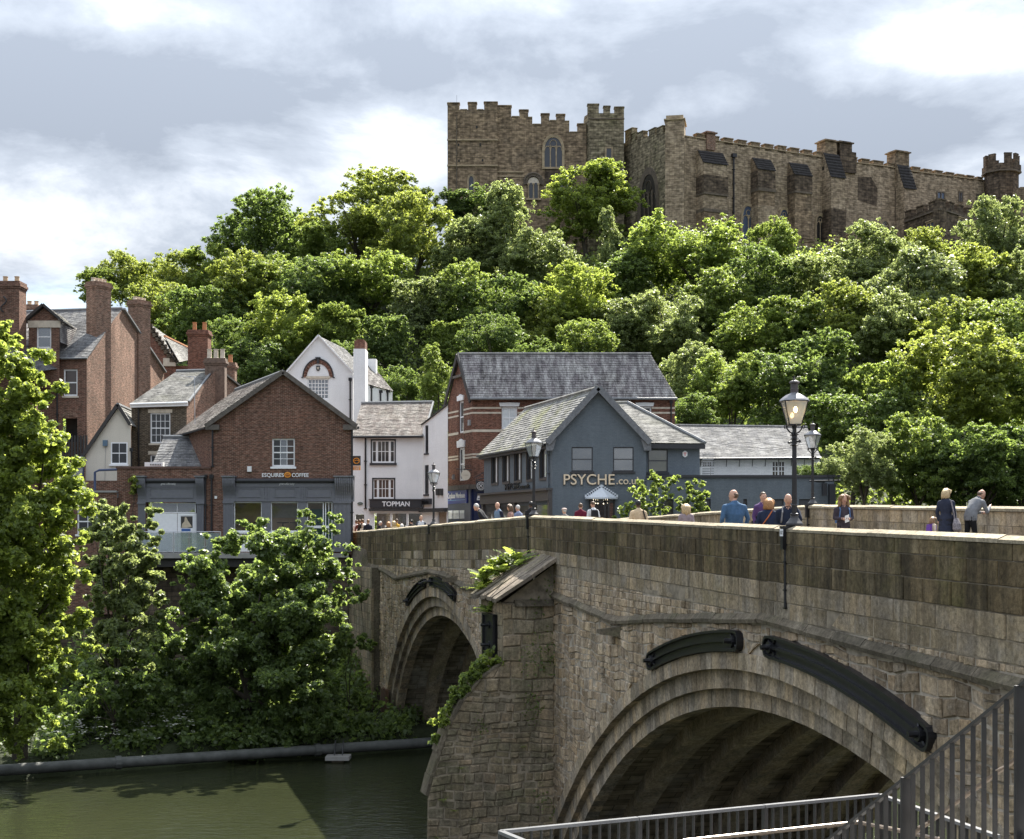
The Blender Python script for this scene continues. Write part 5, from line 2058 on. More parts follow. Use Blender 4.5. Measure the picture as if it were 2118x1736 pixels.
# lower slate roofs to the left of it, and the wall between
l0, l1, l2, l3 = W(*r1(-60, 640), YD - 6), W(*r1(335, 590), YD - .5), W(*r1(230, 500), YD + .2), W(*r1(-60, 380), YD - 3)
slates(hd, l0, l1, l2, l3, slate_grey)
downpipe(hd, f, f.uz(*r1(330, 620))[0], f.uz(*r1(330, 1100))[1], f.uz(*r1(330, 600))[1], .08)

# E. stack of the neighbouring house, iron S tie on it
nb = thing('chimney_stack_house', 'slate roofed house at the left edge with a broad brick stack', 'building', W(*r1(60, 1200), YD - 2))
cE = W(*r1(62, 250), YD - 1.5)
chimney(nb, cE.x - 1.05, cE.y, cE.z - 7.0, W(*r1(62, 95), YD - 1.5).z, 3.6, 1.3, brick_red, 5, stone_pot, .38)
mb = MB()
sp = [W(*r1(2 + 36 * (.5 + .45 * math.sin(t * 2 * math.pi) * (1 if t < 1 else 1)), 175 + 90 * t), YD - 2.25) for t in np.linspace(0, 1, 14)]
mb.tube(sp, .045, 6)
mb.build('iron_tie', iron_m, nb)
cE2 = W(*r1(150, 230), YD + 8)
chimney(nb, cE2.x, cE2.y, cE2.z - 3.5, W(*r1(150, 226), YD + 8).z, 1.9, 1.0, brick_old, 4, stone_pot, .30)
a, b, c, d = W(*r1(-150, 560), YD - 5), W(*r1(130, 470), YD - .9), W(*r1(100, 360), YD + 3), W(*r1(-150, 360), YD + 3)
slates(nb, a, b, c, d, slate_grey)
mb = MB()
mb.box(-34, W(*r1(330, 0), YD - .4).x - 1.4, YD - .45, YD + 3, STREET_Z, W(*r1(300, 640), YD).z)
mb.build('wall', brick_red, nb)

# F. slate roofed house behind, brick gable with stepped edge
YF = 108.0
fF = Fac(r1(850, 0)[0], YF, r1(1012, 0)[0], YF)
hf = thing('corbelled_gable_house', 'brick house with steep slate roof and stepped brick verge behind the tall gable', 'building', fF.pt(0, STREET_Z))
pf = [fF.uz(*r1(*p)) for p in ((800, 700), (1010, 700), (1010, 560), (852, 322), (800, 322))]
mb = MB()
fF.wall(mb, pf)
mb.build('gable_wall', brick_orange, hf)
mb = MB()
for i in range(9):
 t = i / 9
 x, y = 862 + (1010 - 862) * t, 345 + (560 - 345) * t
 p = W(*r1(x, y), YF - .06)
 mb.box(p.x - .25, p.x + .2, YF - .12, YF - .003, p.z - .2, p.z + .18)
mb.build('verge_corbel', brick_brown, hf)
slates(hf, W(*r1(1015, 560), YF - .2), W(*r1(1096, 500), YF + 6), W(*r1(880, 345), YF + 6), W(*r1(850, 318), YF - .2), slate_pale)
slates(hf, W(*r1(1030, 552), YF - 1), W(*r1(1105, 535), YF + 3), W(*r1(1096, 478), YF + 5), W(*r1(945, 405), YF + 2), slate_pale, ridge=red_pot)
mb = MB()
p0, p1 = W(*r1(940, 720), YF + .5), W(*r1(1102, 575), YF + .5)
mb.box(p0.x, p1.x, YF + .3, YF + 4, STREET_Z, p1.z)
mb.build('wall', brick_orange, hf)
mb = MB()
p0 = W(*r1(938, 575), YF)
mb.box(p0.x, W(*r1(1010, 575), YF).x, YF - .1, YF + .02, p0.z, p0.z + .6)
mb.build('stone_band', cream_stone, hf)
cF = W(*r1(1146, 450), YF - 2)
chimney(hf, cF.x, cF.y, cF.z - 6, W(*r1(1146, 372), YF - 2).z, 1.45, 1.2, brick_orange, 2, red_pot, .62)

# ------------------------------------------------------------------ G. white gabled building with arched window
YG = 104.0
f = Fac(r1(1640, 0)[0], YG, r1(2027, 0)[0], YG)
hg = thing('white_gable_house', 'tall white rendered gable house with arched brick window surround', 'building', f.pt(3, STREET_Z))
pg = [f.uz(*r1(*p)) for p in ((1640, 1450), (2027, 1450), (2027, 612), (1830, 400), (1640, 618))]
wg = f.rect(*r1(1765, 645), *r1(1889, 766))
mb = MB()
f.wall(mb, pg, [wg], reveal=.12)
gc = [f.pt(pg[1][0], pg[1][1]), f.pt(pg[2][0], pg[2][1])]
bkg = Vector((1.0, 7.5, 0))
mb.quad(gc[0], gc[1], gc[1] + bkg, gc[0] + bkg)
mb.build('wall', white_wall, hg)
window(f, hg, wg, 6, 5, rail=False, border=.09, bar=.05, glass=glass_sky)
ac_u, ac_z = f.uz(*r1(1827, 640))
ro, ri_ = f.uz(*r1(1910, 640))[0] - ac_u, f.uz(*r1(1889, 640))[0] - ac_u
n = 17
for i in range(n):
 a0, a1 = math.pi * (i + .04) / n, math.pi * (i + .96) / n
 mb = MB()
 pts = [f.pt(ac_u + r_ * math.cos(t), ac_z + r_ * 1.22 * math.sin(t), .05) for r_, t in ((ri_ * 1.05, a0), (ro, a0), (ro, a1), (ri_ * 1.05, a1))]
 mb.prism(pts, f.n * -.09)
 mb.build('arch_brick', brick_orange, hg)
mb = MB()
arc = [f.pt(ac_u + (ro + .05) * math.cos(t), ac_z + (ro + .05) * 1.22 * math.sin(t), .06) for t in np.linspace(0, math.pi, 22)]
mb.tube([f.pt(ac_u + ro + .16, ac_z, .06)] + arc + [f.pt(ac_u - ro - .16, ac_z, .06)], .05, 6)
mb.build('hood_mould', charcoal, hg)
mb = MB()
f.box(mb, ac_u - .08, ac_u + .08, ac_z + ro * .95, ac_z + ro * 1.22 + .10, 0, .16)
f.box(mb, ac_u - .18, ac_u + .18, ac_z + ro * 1.22 + .10, ac_z + ro * 1.22 + .18, 0, .2)
mb.build('keystone', charcoal, hg)
mb = MB()
f.box(mb, ac_u - ri_ - .1, ac_u + ri_ + .1, wg[3], wg[3] + .16, -.02, .06)
mb.build('lintel', cream_stone, hg)
su, sz = f.uz(*r1(1827, 588))
mb = MB()
mb.prism([f.pt(su + a * .15, sz + b * .19, .06) for a, b in ((-1, 1), (1, 1), (.8, .35), (1, 0), (.7, -.7), (0, -1), (-.7, -.7), (-1, 0), (-.8, .35))], f.n * -.05)
sh = mb.build('shield_plaque', charcoal, hg)
mb = MB()
mb.prism([f.pt(su + a * .09, sz + b * .12, .075) for a, b in ((-.8, .8), (.8, .8), (.8, 0), (0, -.9), (-.8, 0))], f.n * -.02)
mb.build('shield_charge', cream_stone, sh)
mb = MB()
for e in (pg[2], pg[4]):
 beam(mb, f.pt(e[0], e[1] + .03, .05), f.pt(pg[3][0], pg[3][1] + .03, .05), .35, .09)
mb.build('gable_coping', white_paint, hg)
t0, e0 = f.pt(pg[3][0], pg[3][1], 0), f.pt(pg[2][0], pg[2][1], 0)
slates(hg, e0 + Vector((.1, .2, 0)), e0 + bkg + Vector((.1, 0, 0)), t0 + bkg, t0 + Vector((0, .2, 0)), slate_grey)
downpipe(hg, f, f.uz(*r1(2012, 700))[0], f.uz(*r1(2012, 880))[1], f.uz(*r1(2012, 655))[1], .09, .06)
p0, p1 = W(*r2(149, 430), YG - 1.5), W(*r2(217, 123), YG - 1.5)
cg = MB()
cg.box(p0.x, p1.x, YG - 1.6, YG + .2, p0.z - 6.5, p1.z)
cst = cg.build('chimney', white_wall, hg)
cg = MB()
pt_ = W(*r2(215, 66), YG - 1.5)
cg.box(p0.x + .04, p1.x - .04, YG - 1.5, YG + .1, p1.z, pt_.z - .1)
cg.box(p0.x + .15, p1.x - .15, YG - 1.3, YG - .1, pt_.z - .1, pt_.z)
cg.build('brick_top', brick_orange, cst)
# range running back to the right of it
fg2 = Fac(r2(218, 0)[0], YG + 2, r2(372, 0)[0], YG + 6)
pg2 = [fg2.uz(*r2(*p)) for p in ((218, 600), (372, 600), (372, 362), (218, 318))]
mb = MB()
fg2.wall(mb, pg2)
mb.build('side_wall', white_wall, hg)
slates(hg, W(*r2(215, 322), YG + 1.8), W(*r2(376, 366), YG + 5.8), W(*r2(280, 245), YG + 10), W(*r2(215, 205), YG + 7), slate_stain)
slates(hg, W(*r2(140, 300), YG + .4), W(*r2(190, 305), YG + 3), W(*r2(150, 168), YG + 8), W(*r2(60, 160), YG + 4), slate_stain)
for x, a, b in ((247, 345, 470), (299, 372, 470), (340, 370, 470)):
 u = fg2.uz(*r2(x, 400))[0]
 downpipe(hg, fg2, u, pg2[0][1], fg2.uz(*r2(x, a))[1], .08, .06)
p0, p1 = W(*r2(219, 250), YG + 8), W(*r2(281, 184), YG + 8)
MB().box(p0.x, p1.x, YG + 7.5, YG + 8.5, p0.z - 1.5, p1.z).build('parapet', white_wall, hg)

# ------------------------------------------------------------------ H. the white shop with the black fascia
YT = 97.0
f = Fac(r2(145, 0)[0], YT, r2(548, 0)[0], YT)
ht = thing('white_clothes_shop', 'white rendered two storey shop with black fascia at the end of the bridge', 'building', f.pt(4, STREET_Z))
pt = [f.uz(*r2(*p)) for p in ((138, 1230), (548, 1230), (548, 622), (138, 622))]
wa = f.rect(*r2(255, 650), *r2(384, 774))
wb = f.rect(*r2(263, 872), *r2(381, 980))
dr = f.rect(*r2(160, 1074), *r2(217, 1230))
sw = f.rect(*r2(262, 1060), *r2(546, 1230))
mb = MB()
f.wall(mb, pt, [wa, wb, dr, sw], reveal=.15)
mb.build('wall', white_wall, ht)
for w_ in (wa, wb):
 u0, z0, u1, z1 = w_
 L = u1 - u0
 mb = MB()
 for (a, b, c, d_) in ((u0 - .09, u0, z0 - .05, z1 + .1), (u1, u1 + .09, z0 - .05, z1 + .1), (u0 - .09, u1 + .09, z1, z1 + .1)):
  f.box(mb, a, b, c, d_, -.02, .025)
 sr = mb.build('window_surround', charcoal, ht)
 mb = MB()
 f.box(mb, u0 - .15, u1 + .15, z0 - .20, z0 - .05, -.02, .14)
 mb.build('sill', charcoal, sr)
 for a, b, nx in ((0, .2, 1), (.23, .77, 3), (.80, 1, 1)):
  window(f, ht, (u0 + L * a, z0, u0 + L * b, z1), nx, 2 if nx == 1 else 2, border=.05, bar=.04, depth=.06, glass=glass_brown if w_ is wb else glass_dark)
 mb = MB()
 for a, b in ((.2, .23), (.77, .80)):
  f.box(mb, u0 + L * a, u0 + L * b, z0, z1, -.12, -.03)
 mb.build('mullion', white_paint, ht)
eL_, eR_ = W(*r2(140, 627), YT - .3), W(*r2(548, 624), YT - .3)
slates(ht, eL_, eR_, W(*r2(605, 430), YT + 4), W(*r2(193, 436), YT + 4), slate_warm, ridge=lead_m)
gutter(ht, eL_ + Vector((0, -.08, -.03)), eR_ + Vector((0, -.08, -.03)), .085)
mb = MB()
beam(mb, eR_ + Vector((.05, .2, .03)), W(*r2(607, 428), YT + 4), .1, .14)
mb.build('verge', lead_m, ht)
h = f.rect(*r2(243, 990), *r2(543, 1037))
mb = MB()
f.box(mb, h[0], h[2], h[1], h[3], 0, .28)
fas = mb.build('fascia', charcoal, ht)
mb = MB()
f.box(mb, h[0] - .05, h[2] + .02, h[1] - .2, h[1] - .04, 0, .42)
f.box(mb, h[0] - .05, h[2] + .02, h[3], h[3] + .05, 0, .34)
mb.build('cornice', timber_m, fas)
u, z = f.uz(*r2(315, 1025))
words('TOPMAN', white_print, ht, f.pt(u, z - .02, .30), 0.45, f.yaw, .02, bold=.010, width=1.84)
downpipe(ht, f, f.uz(*r2(218, 800))[0], f.uz(*r2(218, 1040))[1], f.uz(*r2(218, 632))[1], .09, .06, head=False)
mb = MB()
disc(mb, f, *f.uz(*r2(187, 1012)), .19, .11, 0, .06)
tag(mb.build('oval_plaque', plain('plaque_green', (.12, .14, .12), .6), None, loc=f.pt(*f.uz(*r2(187, 1012)))), 'small dark oval plaque on the white wall above the doorway', 'plaque')
mb = MB()
f.box(mb, dr[0] - .1, dr[2] + .1, dr[1], dr[3], -1.2, -1.0)
mb.build('passage', dark_in, ht)
mb = MB()
for i in range(4):
 u = sw[0] + (sw[2] - sw[0]) * (0, .36, .69, 1)[i]
 f.box(mb, u - .07, u + .07, sw[1], sw[3], -.12, .04)
f.box(mb, sw[0], sw[2], sw[3] - .1, sw[3] + .35, -.12, .06)
f.box(mb, sw[0] - .6, sw[0], sw[1], sw[3] + .3, -.12, .05)
mb.build('shopfront_frame', white_paint, ht)
for i in range(3):
 u0, u1 = sw[0] + (sw[2] - sw[0]) * (0, .36, .69)[i] + .07, sw[0] + (sw[2] - sw[0]) * (.36, .69, 1)[i] - .07
 mb = MB()
 mb.quad(f.pt(u0, sw[1], -.05), f.pt(u1, sw[1], -.05), f.pt(u1, sw[3] - .1, -.05), f.pt(u0, sw[3] - .1, -.05))
 mb.build('shop_window', glass_clear, ht)
mb = MB()
f.box(mb, sw[0], sw[2], sw[1], sw[3], -2.6, -2.5)
f.box(mb, sw[0], sw[2], sw[1] - .1, sw[1], -2.5, -.1)
mb.build('room', dark_in, ht)
mb = MB()
f.box(mb, sw[0] + .3, sw[0] + 3.4, sw[1], sw[3] - .9, -1.4, -1.3)
f.box(mb, sw[0] + 5.0, sw[0] + 8.3, sw[1], sw[3] - .9, -1.4, -1.3)
mb.build('display_panel', white_paint, ht)
for i, x in enumerate((310, 345, 405, 430)):
 u, z = f.uz(*r2(x, 1130))
 mb = MB()
 mb.prism([f.pt(u - .22, z - .9, -.9), f.pt(u + .22, z - .9, -.9), f.pt(u + .04, z + .5, -.9), f.pt(u - .04, z + .5, -.9)], f.n * -.05)
 mb.build('display_stand', charcoal, ht)
hs = thing('hanging_sign', 'black and orange hanging sign with a coffee bean on the shop corner', 'sign', W(*r1(2022, 1170), YA + .5))
p0, p1 = W(*r1(2023, 1145), YA + .6), W(*r1(2071, 1090), YA + .6)
MB().box(p0.x, p1.x, YA + .57, YA + .65, p0.z, p1.z).build('board', charcoal, hs)
fs_ = Fac(r1(2023, 0)[0], YA + .57, r1(2071, 0)[0], YA + .57)
mb = MB()
cu, cz_ = fs_.uz(*r1(2047, 1118))
for t in range(14):
 a0, a1 = 2 * math.pi * t / 14, 2 * math.pi * (t + 1) / 14
 mb.quad(*[fs_.pt(cu + r_ * .19 * math.cos(a), cz_ + r_ * .17 * math.sin(a), .015) for r_, a in ((1, a0), (1, a1), (.72, a1), (.72, a0))])
mb.tube([fs_.pt(cu - .12, cz_ - .01, .02), fs_.pt(cu, cz_ + .04, .02), fs_.pt(cu + .12, cz_ + .01, .02)], .02, 5)
mb.build('bean_emblem', orange_m, hs)
p0, p1 = W(*r1(2024, 1172), YA + .6), W(*r1(2070, 1147), YA + .6)
MB().box(p0.x, p1.x, YA + .58, YA + .64, p0.z, p1.z).build('lower_board', orange_m, hs)
words('ESQUIRES', white_print, hs, Vector((p0.x + .05, YA + .57, (p0.z + p1.z) / 2 + .02)), .12, 0, .004, width=.36)
words('COFFEE', white_print, hs, Vector((p0.x + .08, YA + .57, p0.z + .02)), .12, 0, .004, width=.3)

# I. narrow white side house running towards us
fI = Fac(r2(546, 0)[0], YT - .02, r2(690, 0)[0], YT - 3.6)
hi = thing('white_side_house', 'narrow white house with black edged windows seen at a slant', 'building', fI.pt(1, STREET_Z))
pi_ = [fI.uz(*r2(*p)) for p in ((546, 1230), (690, 1230), (690, 446), (546, 560))]
wn = [fI.rect(*r2(560, 562), *r2(578, 722)), fI.rect(*r2(557, 790), *r2(580, 958))]
dw = fI.rect(*r2(633, 1060), *r2(683, 1230))
mb = MB()
fI.wall(mb, pi_, wn + [dw], reveal=.13)
mb.build('wall', white_wall, hi)
for w_ in wn:
 window(fI, hi, w_, 2, 4, frame=charcoal, sill=charcoal, border=.08, depth=.05)
mb = MB()
fI.box(mb, dw[0], dw[2], dw[1], dw[3], -.13, -.1)
mb.build('door', plain('notice_board_brown', (.28, .22, .16), .7, var=.3), hi)
mb = MB()
beam(mb, fI.pt(pi_[3][0] - .1, pi_[3][1] + .02, .04), fI.pt(pi_[2][0], pi_[2][1] + .02, .04), .12, .07)
mb.build('eave', timber_m, hi)
pass
h = fI.rect(*r2(548, 975), *r2(596, 1030))
mb = MB()
fI.box(mb, h[0], h[2] + .1, h[1] + .15, h[3] - .1, 0, .2)
mb.build('fascia', charcoal, hi)
words('TOPMAN', iron_m, hi, fI.pt(h[0] + .25, (h[1] + h[3]) / 2 - .12, .22), .34, fI.yaw, .02, width=(h[2] - h[0]) * .8)
mb = MB()
fI.box(mb, pi_[0][0], pi_[1][0], h[1] - .35, h[1] - .12, 0, .3)
mb.build('cornice', timber_m, hi)
for x in (637, 658):
 u, z = fI.uz(*r2(x, 945))
 mb = MB()
 fI.box(mb, u - .16, u + .16, z - .22, z + .22, 0, .14)
 tag(mb.build('meter_box', timber_m, None, loc=fI.pt(u, z)), 'dark electrical box on the white wall, %s of the pair beside the blue shop' % ('left' if x < 650 else 'right'), 'electrical box', 'pair of dark electrical boxes')

# ------------------------------------------------------------------ J. striped brick house over the blue phone shop
YJ = 94.0
fG = Fac(r2(692, 0)[0], YJ + 4.4, r2(833, 0)[0], YJ)
fJ = Fac(r2(833, 0)[0], YJ, r2(1995, 0)[0], YJ)
hj = thing('striped_brick_house', 'red brick house with cream bands and a long stained slate roof above the blue shop', 'building', fJ.pt(0, STREET_Z))
pj = [fG.uz(*r2(*p)) for p in ((692, 1230), (833, 1230), (833, 405), (750, 165), (692, 440))]
# make the gable symmetrical about its own middle
Lg = fG.len
zE = fJ.uz(*r2(900, 405))[1]
zRg = fJ.uz(*r2(1300, 162))[1] * 1.0 + .25
pj = [(0, STREET_Z - 1), (Lg, STREET_Z - 1), (Lg, zE), (Lg / 2, zRg), (0, zE)]
wj1 = fG.rect(*r2(753, 422), *r2(781, 606))
wj2 = fG.rect(*r2(752, 690), *r2(787, 880))
mb = MB()
fG.wall(mb, pj, [wj1, wj2], reveal=.12)
mb.build('gable_wall', brick_orange, hj)
wk1 = fJ.rect(*r2(1000, 455), *r2(1089, 584))
wk2 = fJ.rect(*r2(1783, 455), *r2(1860, 560))
pk = [fJ.uz(*r2(*p)) for p in ((833, 1230), (1995, 1230), (1995, 405), (833, 405))]
mb = MB()
fJ.wall(mb, pk, [wk1, wk2], reveal=.12)
mb.quad(fJ.pt(pk[1][0], STREET_Z), fJ.pt(pk[1][0], zE), fJ.pt(pk[1][0], zE, -4.5), fJ.pt(pk[1][0], STREET_Z, -4.5))
mb.build('front_wall', brick_orange, hj)
for fc, L, ys_, xx, holes in ((fJ, pk[1][0], (462, 490, 593, 728, 745), 1000, [wk1, wk2]), (fG, Lg, (462, 490, 593, 728, 745), 833, [wj1, wj2])):
 for y in ys_:
  zc2 = fJ.uz(*r2(833, y))[1]
  hh = .055 if y != 593 else .08
  cuts = [0.0]
  for h in sorted(holes):
   if h[1] - .05 < zc2 < h[3] + .35:
    cuts += [h[0] - .02, h[2] + .02]
  cuts.append(L)
  for a, b in zip(cuts[::2], cuts[1::2]):
   mb = MB()
   fc.box(mb, a, b, zc2 - hh, zc2 + hh, -.02, .022)
   mb.build('cream_band', cream_stone, hj)
window(fG, hj, wj1, 1, 2, border=.11)
window(fG, hj, wj2, 1, 2, border=.12)
window(fJ, hj, wk1, 2, 2, border=.10, glass=glass_pale, bar=.05, sill=cream_stone)
window(fJ, hj, wk2, 2, 2, border=.10, sill=cream_stone)
for fc, h in ((fG, wj1), (fG, wj2), (fJ, wk1), (fJ, wk2)):
 m_ = (h[0] + h[2]) / 2
 w2_ = (h[2] - h[0]) / 2 + (.17 if fc is fJ else .13)
 hz = .30 if fc is fJ else (.42 if h is wj1 else .56)
 mb = MB()
 mb.prism([fc.pt(m_ + a * w2_, h[3] + .02 + b * hz, .10) for a, b in ((-.92, 0), (.92, 0), (1.0, .78), (.5, .80), (0, 1.0 if fc is fG else .86), (-.5, .80), (-1.0, .78))], fc.n * -.14)
 mb.build('window_head', white_paint, hj)
rA0, rA1 = fJ.pt(-.15, zE - .05, .35), fJ.pt(pk[1][0] + .1, zE - .05, .35)
mid = fG.pt(Lg / 2, zRg)
rB0 = Vector((mid.x - .15, mid.y, zRg + .1))
rB1 = Vector((fJ.pt(pk[1][0], 0).x - 1.35, mid.y, zRg + .1))
slates(hj, rA0, rA1, rB1, rB0, slate_stain, ridge=slate_grey, row=.22, wid=.30)
back0 = fG.pt(-.2, zE - .05)
slates(hj, rA1 + Vector((0, 5.0, 0)), back0, rB0, rB1, slate_stain)
mb = MB()
fwd = fG.n * .2
beam(mb, fG.pt(-.3, zE - .25) + fwd, Vector((mid.x, mid.y, zRg + .05)) + fwd, .1, .3)
beam(mb, fG.pt(Lg + .1, zE - .25) + fwd, Vector((mid.x, mid.y, zRg + .05)) + fwd, .1, .3)
mb.build('bargeboard', timber_m, hj)
mb = MB()
kz = fG.uz(*r2(742, 287))[1]
fG.box(mb, Lg * .5 - .8, Lg * .5 + .8, kz - .08, kz + .08, 0, .25)
mb.build('gable_tie', timber_grey, hj)
gutter(hj, rA0 + Vector((0, -.08, -.03)), rA1 + Vector((0, -.08, -.03)), .08, lead_m)
downpipe(hj, fJ, pk[1][0] - .25, STREET_Z, zE - .3, .09)
downpipe(hj, fG, .02, STREET_Z + 3.5, zE - .3, .06, .045, plastic_grey, head=False)
# blue shop at street level
zc_ = fG.uz(*r2(760, 915))[1]
zs0, zs1 = fG.uz(*r2(755, 1012))[1], fG.uz(*r2(755, 938))[1]
mb = MB()
for fc, a, b in ((fG, -.2, Lg + .25), (fJ, -.2, 2.95)):
 fc.box(mb, a, b, zc_ - .22, zc_ + .08, 0, .38)
mb.build('cornice', timber_grey, hj)
mb = MB()
fG.box(mb, -.1, Lg + .2, STREET_Z - 1, zc_ - .22, 0.0, .15)
fJ.box(mb, -.14, 2.8, STREET_Z - 1, zc_ - .22, 0.0, .15)
blue = mb.build('shopfront', navy_m, hj)
mb = MB()
fG.box(mb, .35, Lg - .55, zs0, zs1, .15, .22)
mb.build('sign_board', blue_sign, blue)
words('Carphone Warehouse', white_print, blue, fG.pt(.60, (zs0 + zs1) / 2 - .06, .235), .50, fG.yaw, .01, bold=.012, width=Lg - 1.45)
mb = MB()
fG.box(mb, .6, Lg - .85, zs0 + .22, zs0 + .245, .22, .23)
mb.build('sign_line', plain('sky_line', (.2, .45, .75), .5), blue)
mb = MB()
for a, b in ((.45, 1.35), (1.5, 2.6), (2.75, 3.6)):
 fG.box(mb, a, b, zs0 - 1.0, zs0 - .45, .15, .17)
mb.build('transom_pane', glass_pale, blue)
mb = MB()
fG.box(mb, .5, Lg - 1.0, STREET_Z, zs0 - 1.2, .15, .17)
mb.build('shop_window', glass_dark, blue)
mb = MB()
fG.box(mb, 2.5, 2.85, STREET_Z + .5, zs0 - 1.4, .17, .19)
mb.build('poster', plain('poster_pink', (.55, .12, .16), .5), blue)
for i in range(2):
 mb = MB()
 u0 = Lg - .42
 fJ.box(mb, .1 + i * .32, .28 + i * .32, zs0 + .1, zs1, .15, .18)
 mb.build('pilaster_panel', navy_m, blue)
u, z = fJ.uz(*r2(873, 978))
mb = MB()
mb.prism([fJ.pt(u + a, z + b, .2) for a, b in ((-.17, -.16), (.17, -.16), (.18, -.1), (.12, .16), (-.12, .16), (-.18, -.1))], fJ.n * -.05)
al = tag(mb.build('alarm_box', plastic_white, None, loc=fJ.pt(u, z)), 'white tapered alarm box on the navy shopfront', 'alarm box')
mb = MB()
fJ.box(mb, u - .12, u + .12, z - .09, z - .04, .2, .206)
mb.build('alarm_print', plain('alarm_ink', (.1, .1, .15), .5), al)
# hanging signs
rs = thing('round_sign', 'round cream hanging sign on an iron bracket over the blue shop', 'sign', W(*r2(793, 848), YJ - 1.0))
c = W(*r2(793, 848), YJ - 1.0)
mb = MB()
n = 28
mb.prism([c + Vector((.30 * math.cos(2 * math.pi * i / n), 0, .33 * math.sin(2 * math.pi * i / n))) for i in range(n)], Vector((0, .06, 0)))
mb.build('board', cream_sign, rs)
mb = MB()
a = W(*r2(740, 812), YJ - .7)
b = W(*r2(828, 818), YJ - .95)
mb.tube([a, b], .028, 6)
mb.tube([c + Vector((-.1, 0, .3)), c + Vector((-.1, 0, .42))], .014, 5)
mb.tube([c + Vector((.13, 0, .28)), c + Vector((.13, 0, .42))], .014, 5)
for t in (0, 1, 2):
 cc2 = W(*r2(785 + t * 14, 804 - t * 3), YJ - .9)
 mb.tube([cc2 + Vector((.08 * math.cos(q_), 0, .08 * math.sin(q_))) for q_ in np.linspace(0, 5, 10)], .014, 5)
mb.build('bracket', iron_m, rs)
mb = MB()
for i, w_ in enumerate((.08, 0, .1, .09, .1, .08, .1, .1)):
 if w_:
  mb.box(c.x - .18 + i * .046, c.x - .18 + i * .046 + w_ * .34, c.y - .012, c.y - .002, c.z - .02, c.z + .02)
mb.build('sign_print', plain('sign_ink', (.34, .29, .22), .5), rs)
sq = thing('square_sign', 'dark square hanging sign with a round white emblem beside the grey shop', 'sign', W(*r2(880, 910), YJ - 3))
p0, p1 = W(*r2(851, 940), YJ - 3), W(*r2(909, 881), YJ - 3)
MB().box(p0.x, p1.x, YJ - 3.05, YJ - 2.95, p0.z, p1.z).build('board', charcoal, sq)
c = W(*r2(880, 910), YJ - 3.08)
mb = MB()
for ra, rb in ((.26, .235), (.17, .155)):
 for t in range(28):
  a0, a1 = 2 * math.pi * t / 28, 2 * math.pi * (t + 1) / 28
  mb.quad(*[c + Vector((r_ * math.cos(a), 0, r_ * math.sin(a))) for r_, a in ((ra, a0), (ra, a1), (rb, a1), (rb, a0))])
for i in range(12):
 a = 2 * math.pi * i / 12
 d = Vector((math.cos(a), 0, math.sin(a)))
 mb.tube([c + d * .185, c + d * .225], .014, 4)
for s_ in (-1, 1):
 mb.tube([c + Vector((s_ * .1, 0, -.1)), c + Vector((0, 0, .02)), c + Vector((s_ * -.1, 0, .1))], .018, 5)
mb.build('emblem', white_print, sq)
mb = MB()
b0, b1 = W(*r2(843, 862), YJ - 2.8), W(*r2(930, 815), YJ - 3)
mb.tube([b0, b1], .03, 5)
mb.tube([W(*r2(850, 878), YJ - 2.9), W(*r2(925, 860), YJ - 3)], .03, 5)
mb.tube([W(*r2(922, 812), YJ - 3), W(*r2(922, 866), YJ - 3)], .05, 5)
for t in range(3):
 cc2 = W(*r2(862 + t * 20, 868 - t * 9), YJ - 2.9)
 mb.tube([cc2 + Vector((.09 * math.cos(q_), 0, .09 * math.sin(q_))) for q_ in np.linspace(0, 5, 9)], .016, 5)
mb.build('bracket', iron_m, sq)
mb = MB()
u, z = fG.uz(*r2(735, 862))
mb.prism([fG.pt(u - .10, z, .1), fG.pt(u + .08, z - .14, .1), fG.pt(u + .1, z + .2, .1)], fG.n * .15)
tag(mb.build('floodlight', plastic_grey, None, loc=fG.pt(u, z)), 'small pale floodlight on the brick left of the round sign', 'light')
u, z = fG.uz(*r2(818, 547))
mb = MB()
fG.box(mb, u - .15, u + .15, z - .18, z + .18, 0, .12)
tag(mb.build('wall_lamp', plastic_grey, None, loc=fG.pt(u, z)), 'grey square light on the brick corner under the cream bands', 'light')

# ------------------------------------------------------------------ K. slate blue shop with gold letters
YP = 78.0
fP = Fac(r2(1290, 0)[0], YP, r2(1830, 0)[0], YP)
fS = Fac(r2(898, 0)[0], YP + 12.4, r2(1290, 0)[0], YP)
hp = thing('blue_grey_shop', 'slate blue painted shop with front gable and gold letters on its wall', 'building', fP.pt(4, STREET_Z))
pp = [fP.uz(*r2(*p)) for p in ((1290, 1240), (1830, 1240), (1830, 655), (1553, 375), (1290, 655))]
wp = [fP.rect(*r2(1401, 687), *r2(1523, 827)), fP.rect(*r2(1640, 687), *r2(1758, 827))]
drp = fP.rect(*r2(1512, 992), *r2(1640, 1240))
mb = MB()
fP.wall(mb, pp, wp + [drp], reveal=.12)
zEp = fS.uz(*r2(1290, 662))[1]
ws = []
for (a, b, t0, t1_) in ((944, 980, 742, 897), (1008, 1045, 732, 888), (1076, 1114, 721, 880), (1146, 1180, 710, 872), (1221, 1264, 698, 864)):
 ws.append(fS.rect(*r2(a, t0), *r2(b, t1_)))
zl, zh = min(w_[1] for w_ in ws), max(w_[3] for w_ in ws)
zl = sum(w_[1] for w_ in ws) / 5
zh = sum(w_[3] for w_ in ws) / 5
ws = [(w_[0], zl, w_[2], zh) for w_ in ws]
fS.wall(mb, [(0, STREET_Z - 2), (fS.len, STREET_Z - 2), (fS.len, zEp), (0, zEp)], ws, reveal=.12)
mb.build('wall', blue_brick, hp)
for w_ in wp:
 window(fP, hp, w_, 1, 2, frame=charcoal, glass=glass_sky, border=.055, depth=.05, sill=charcoal)
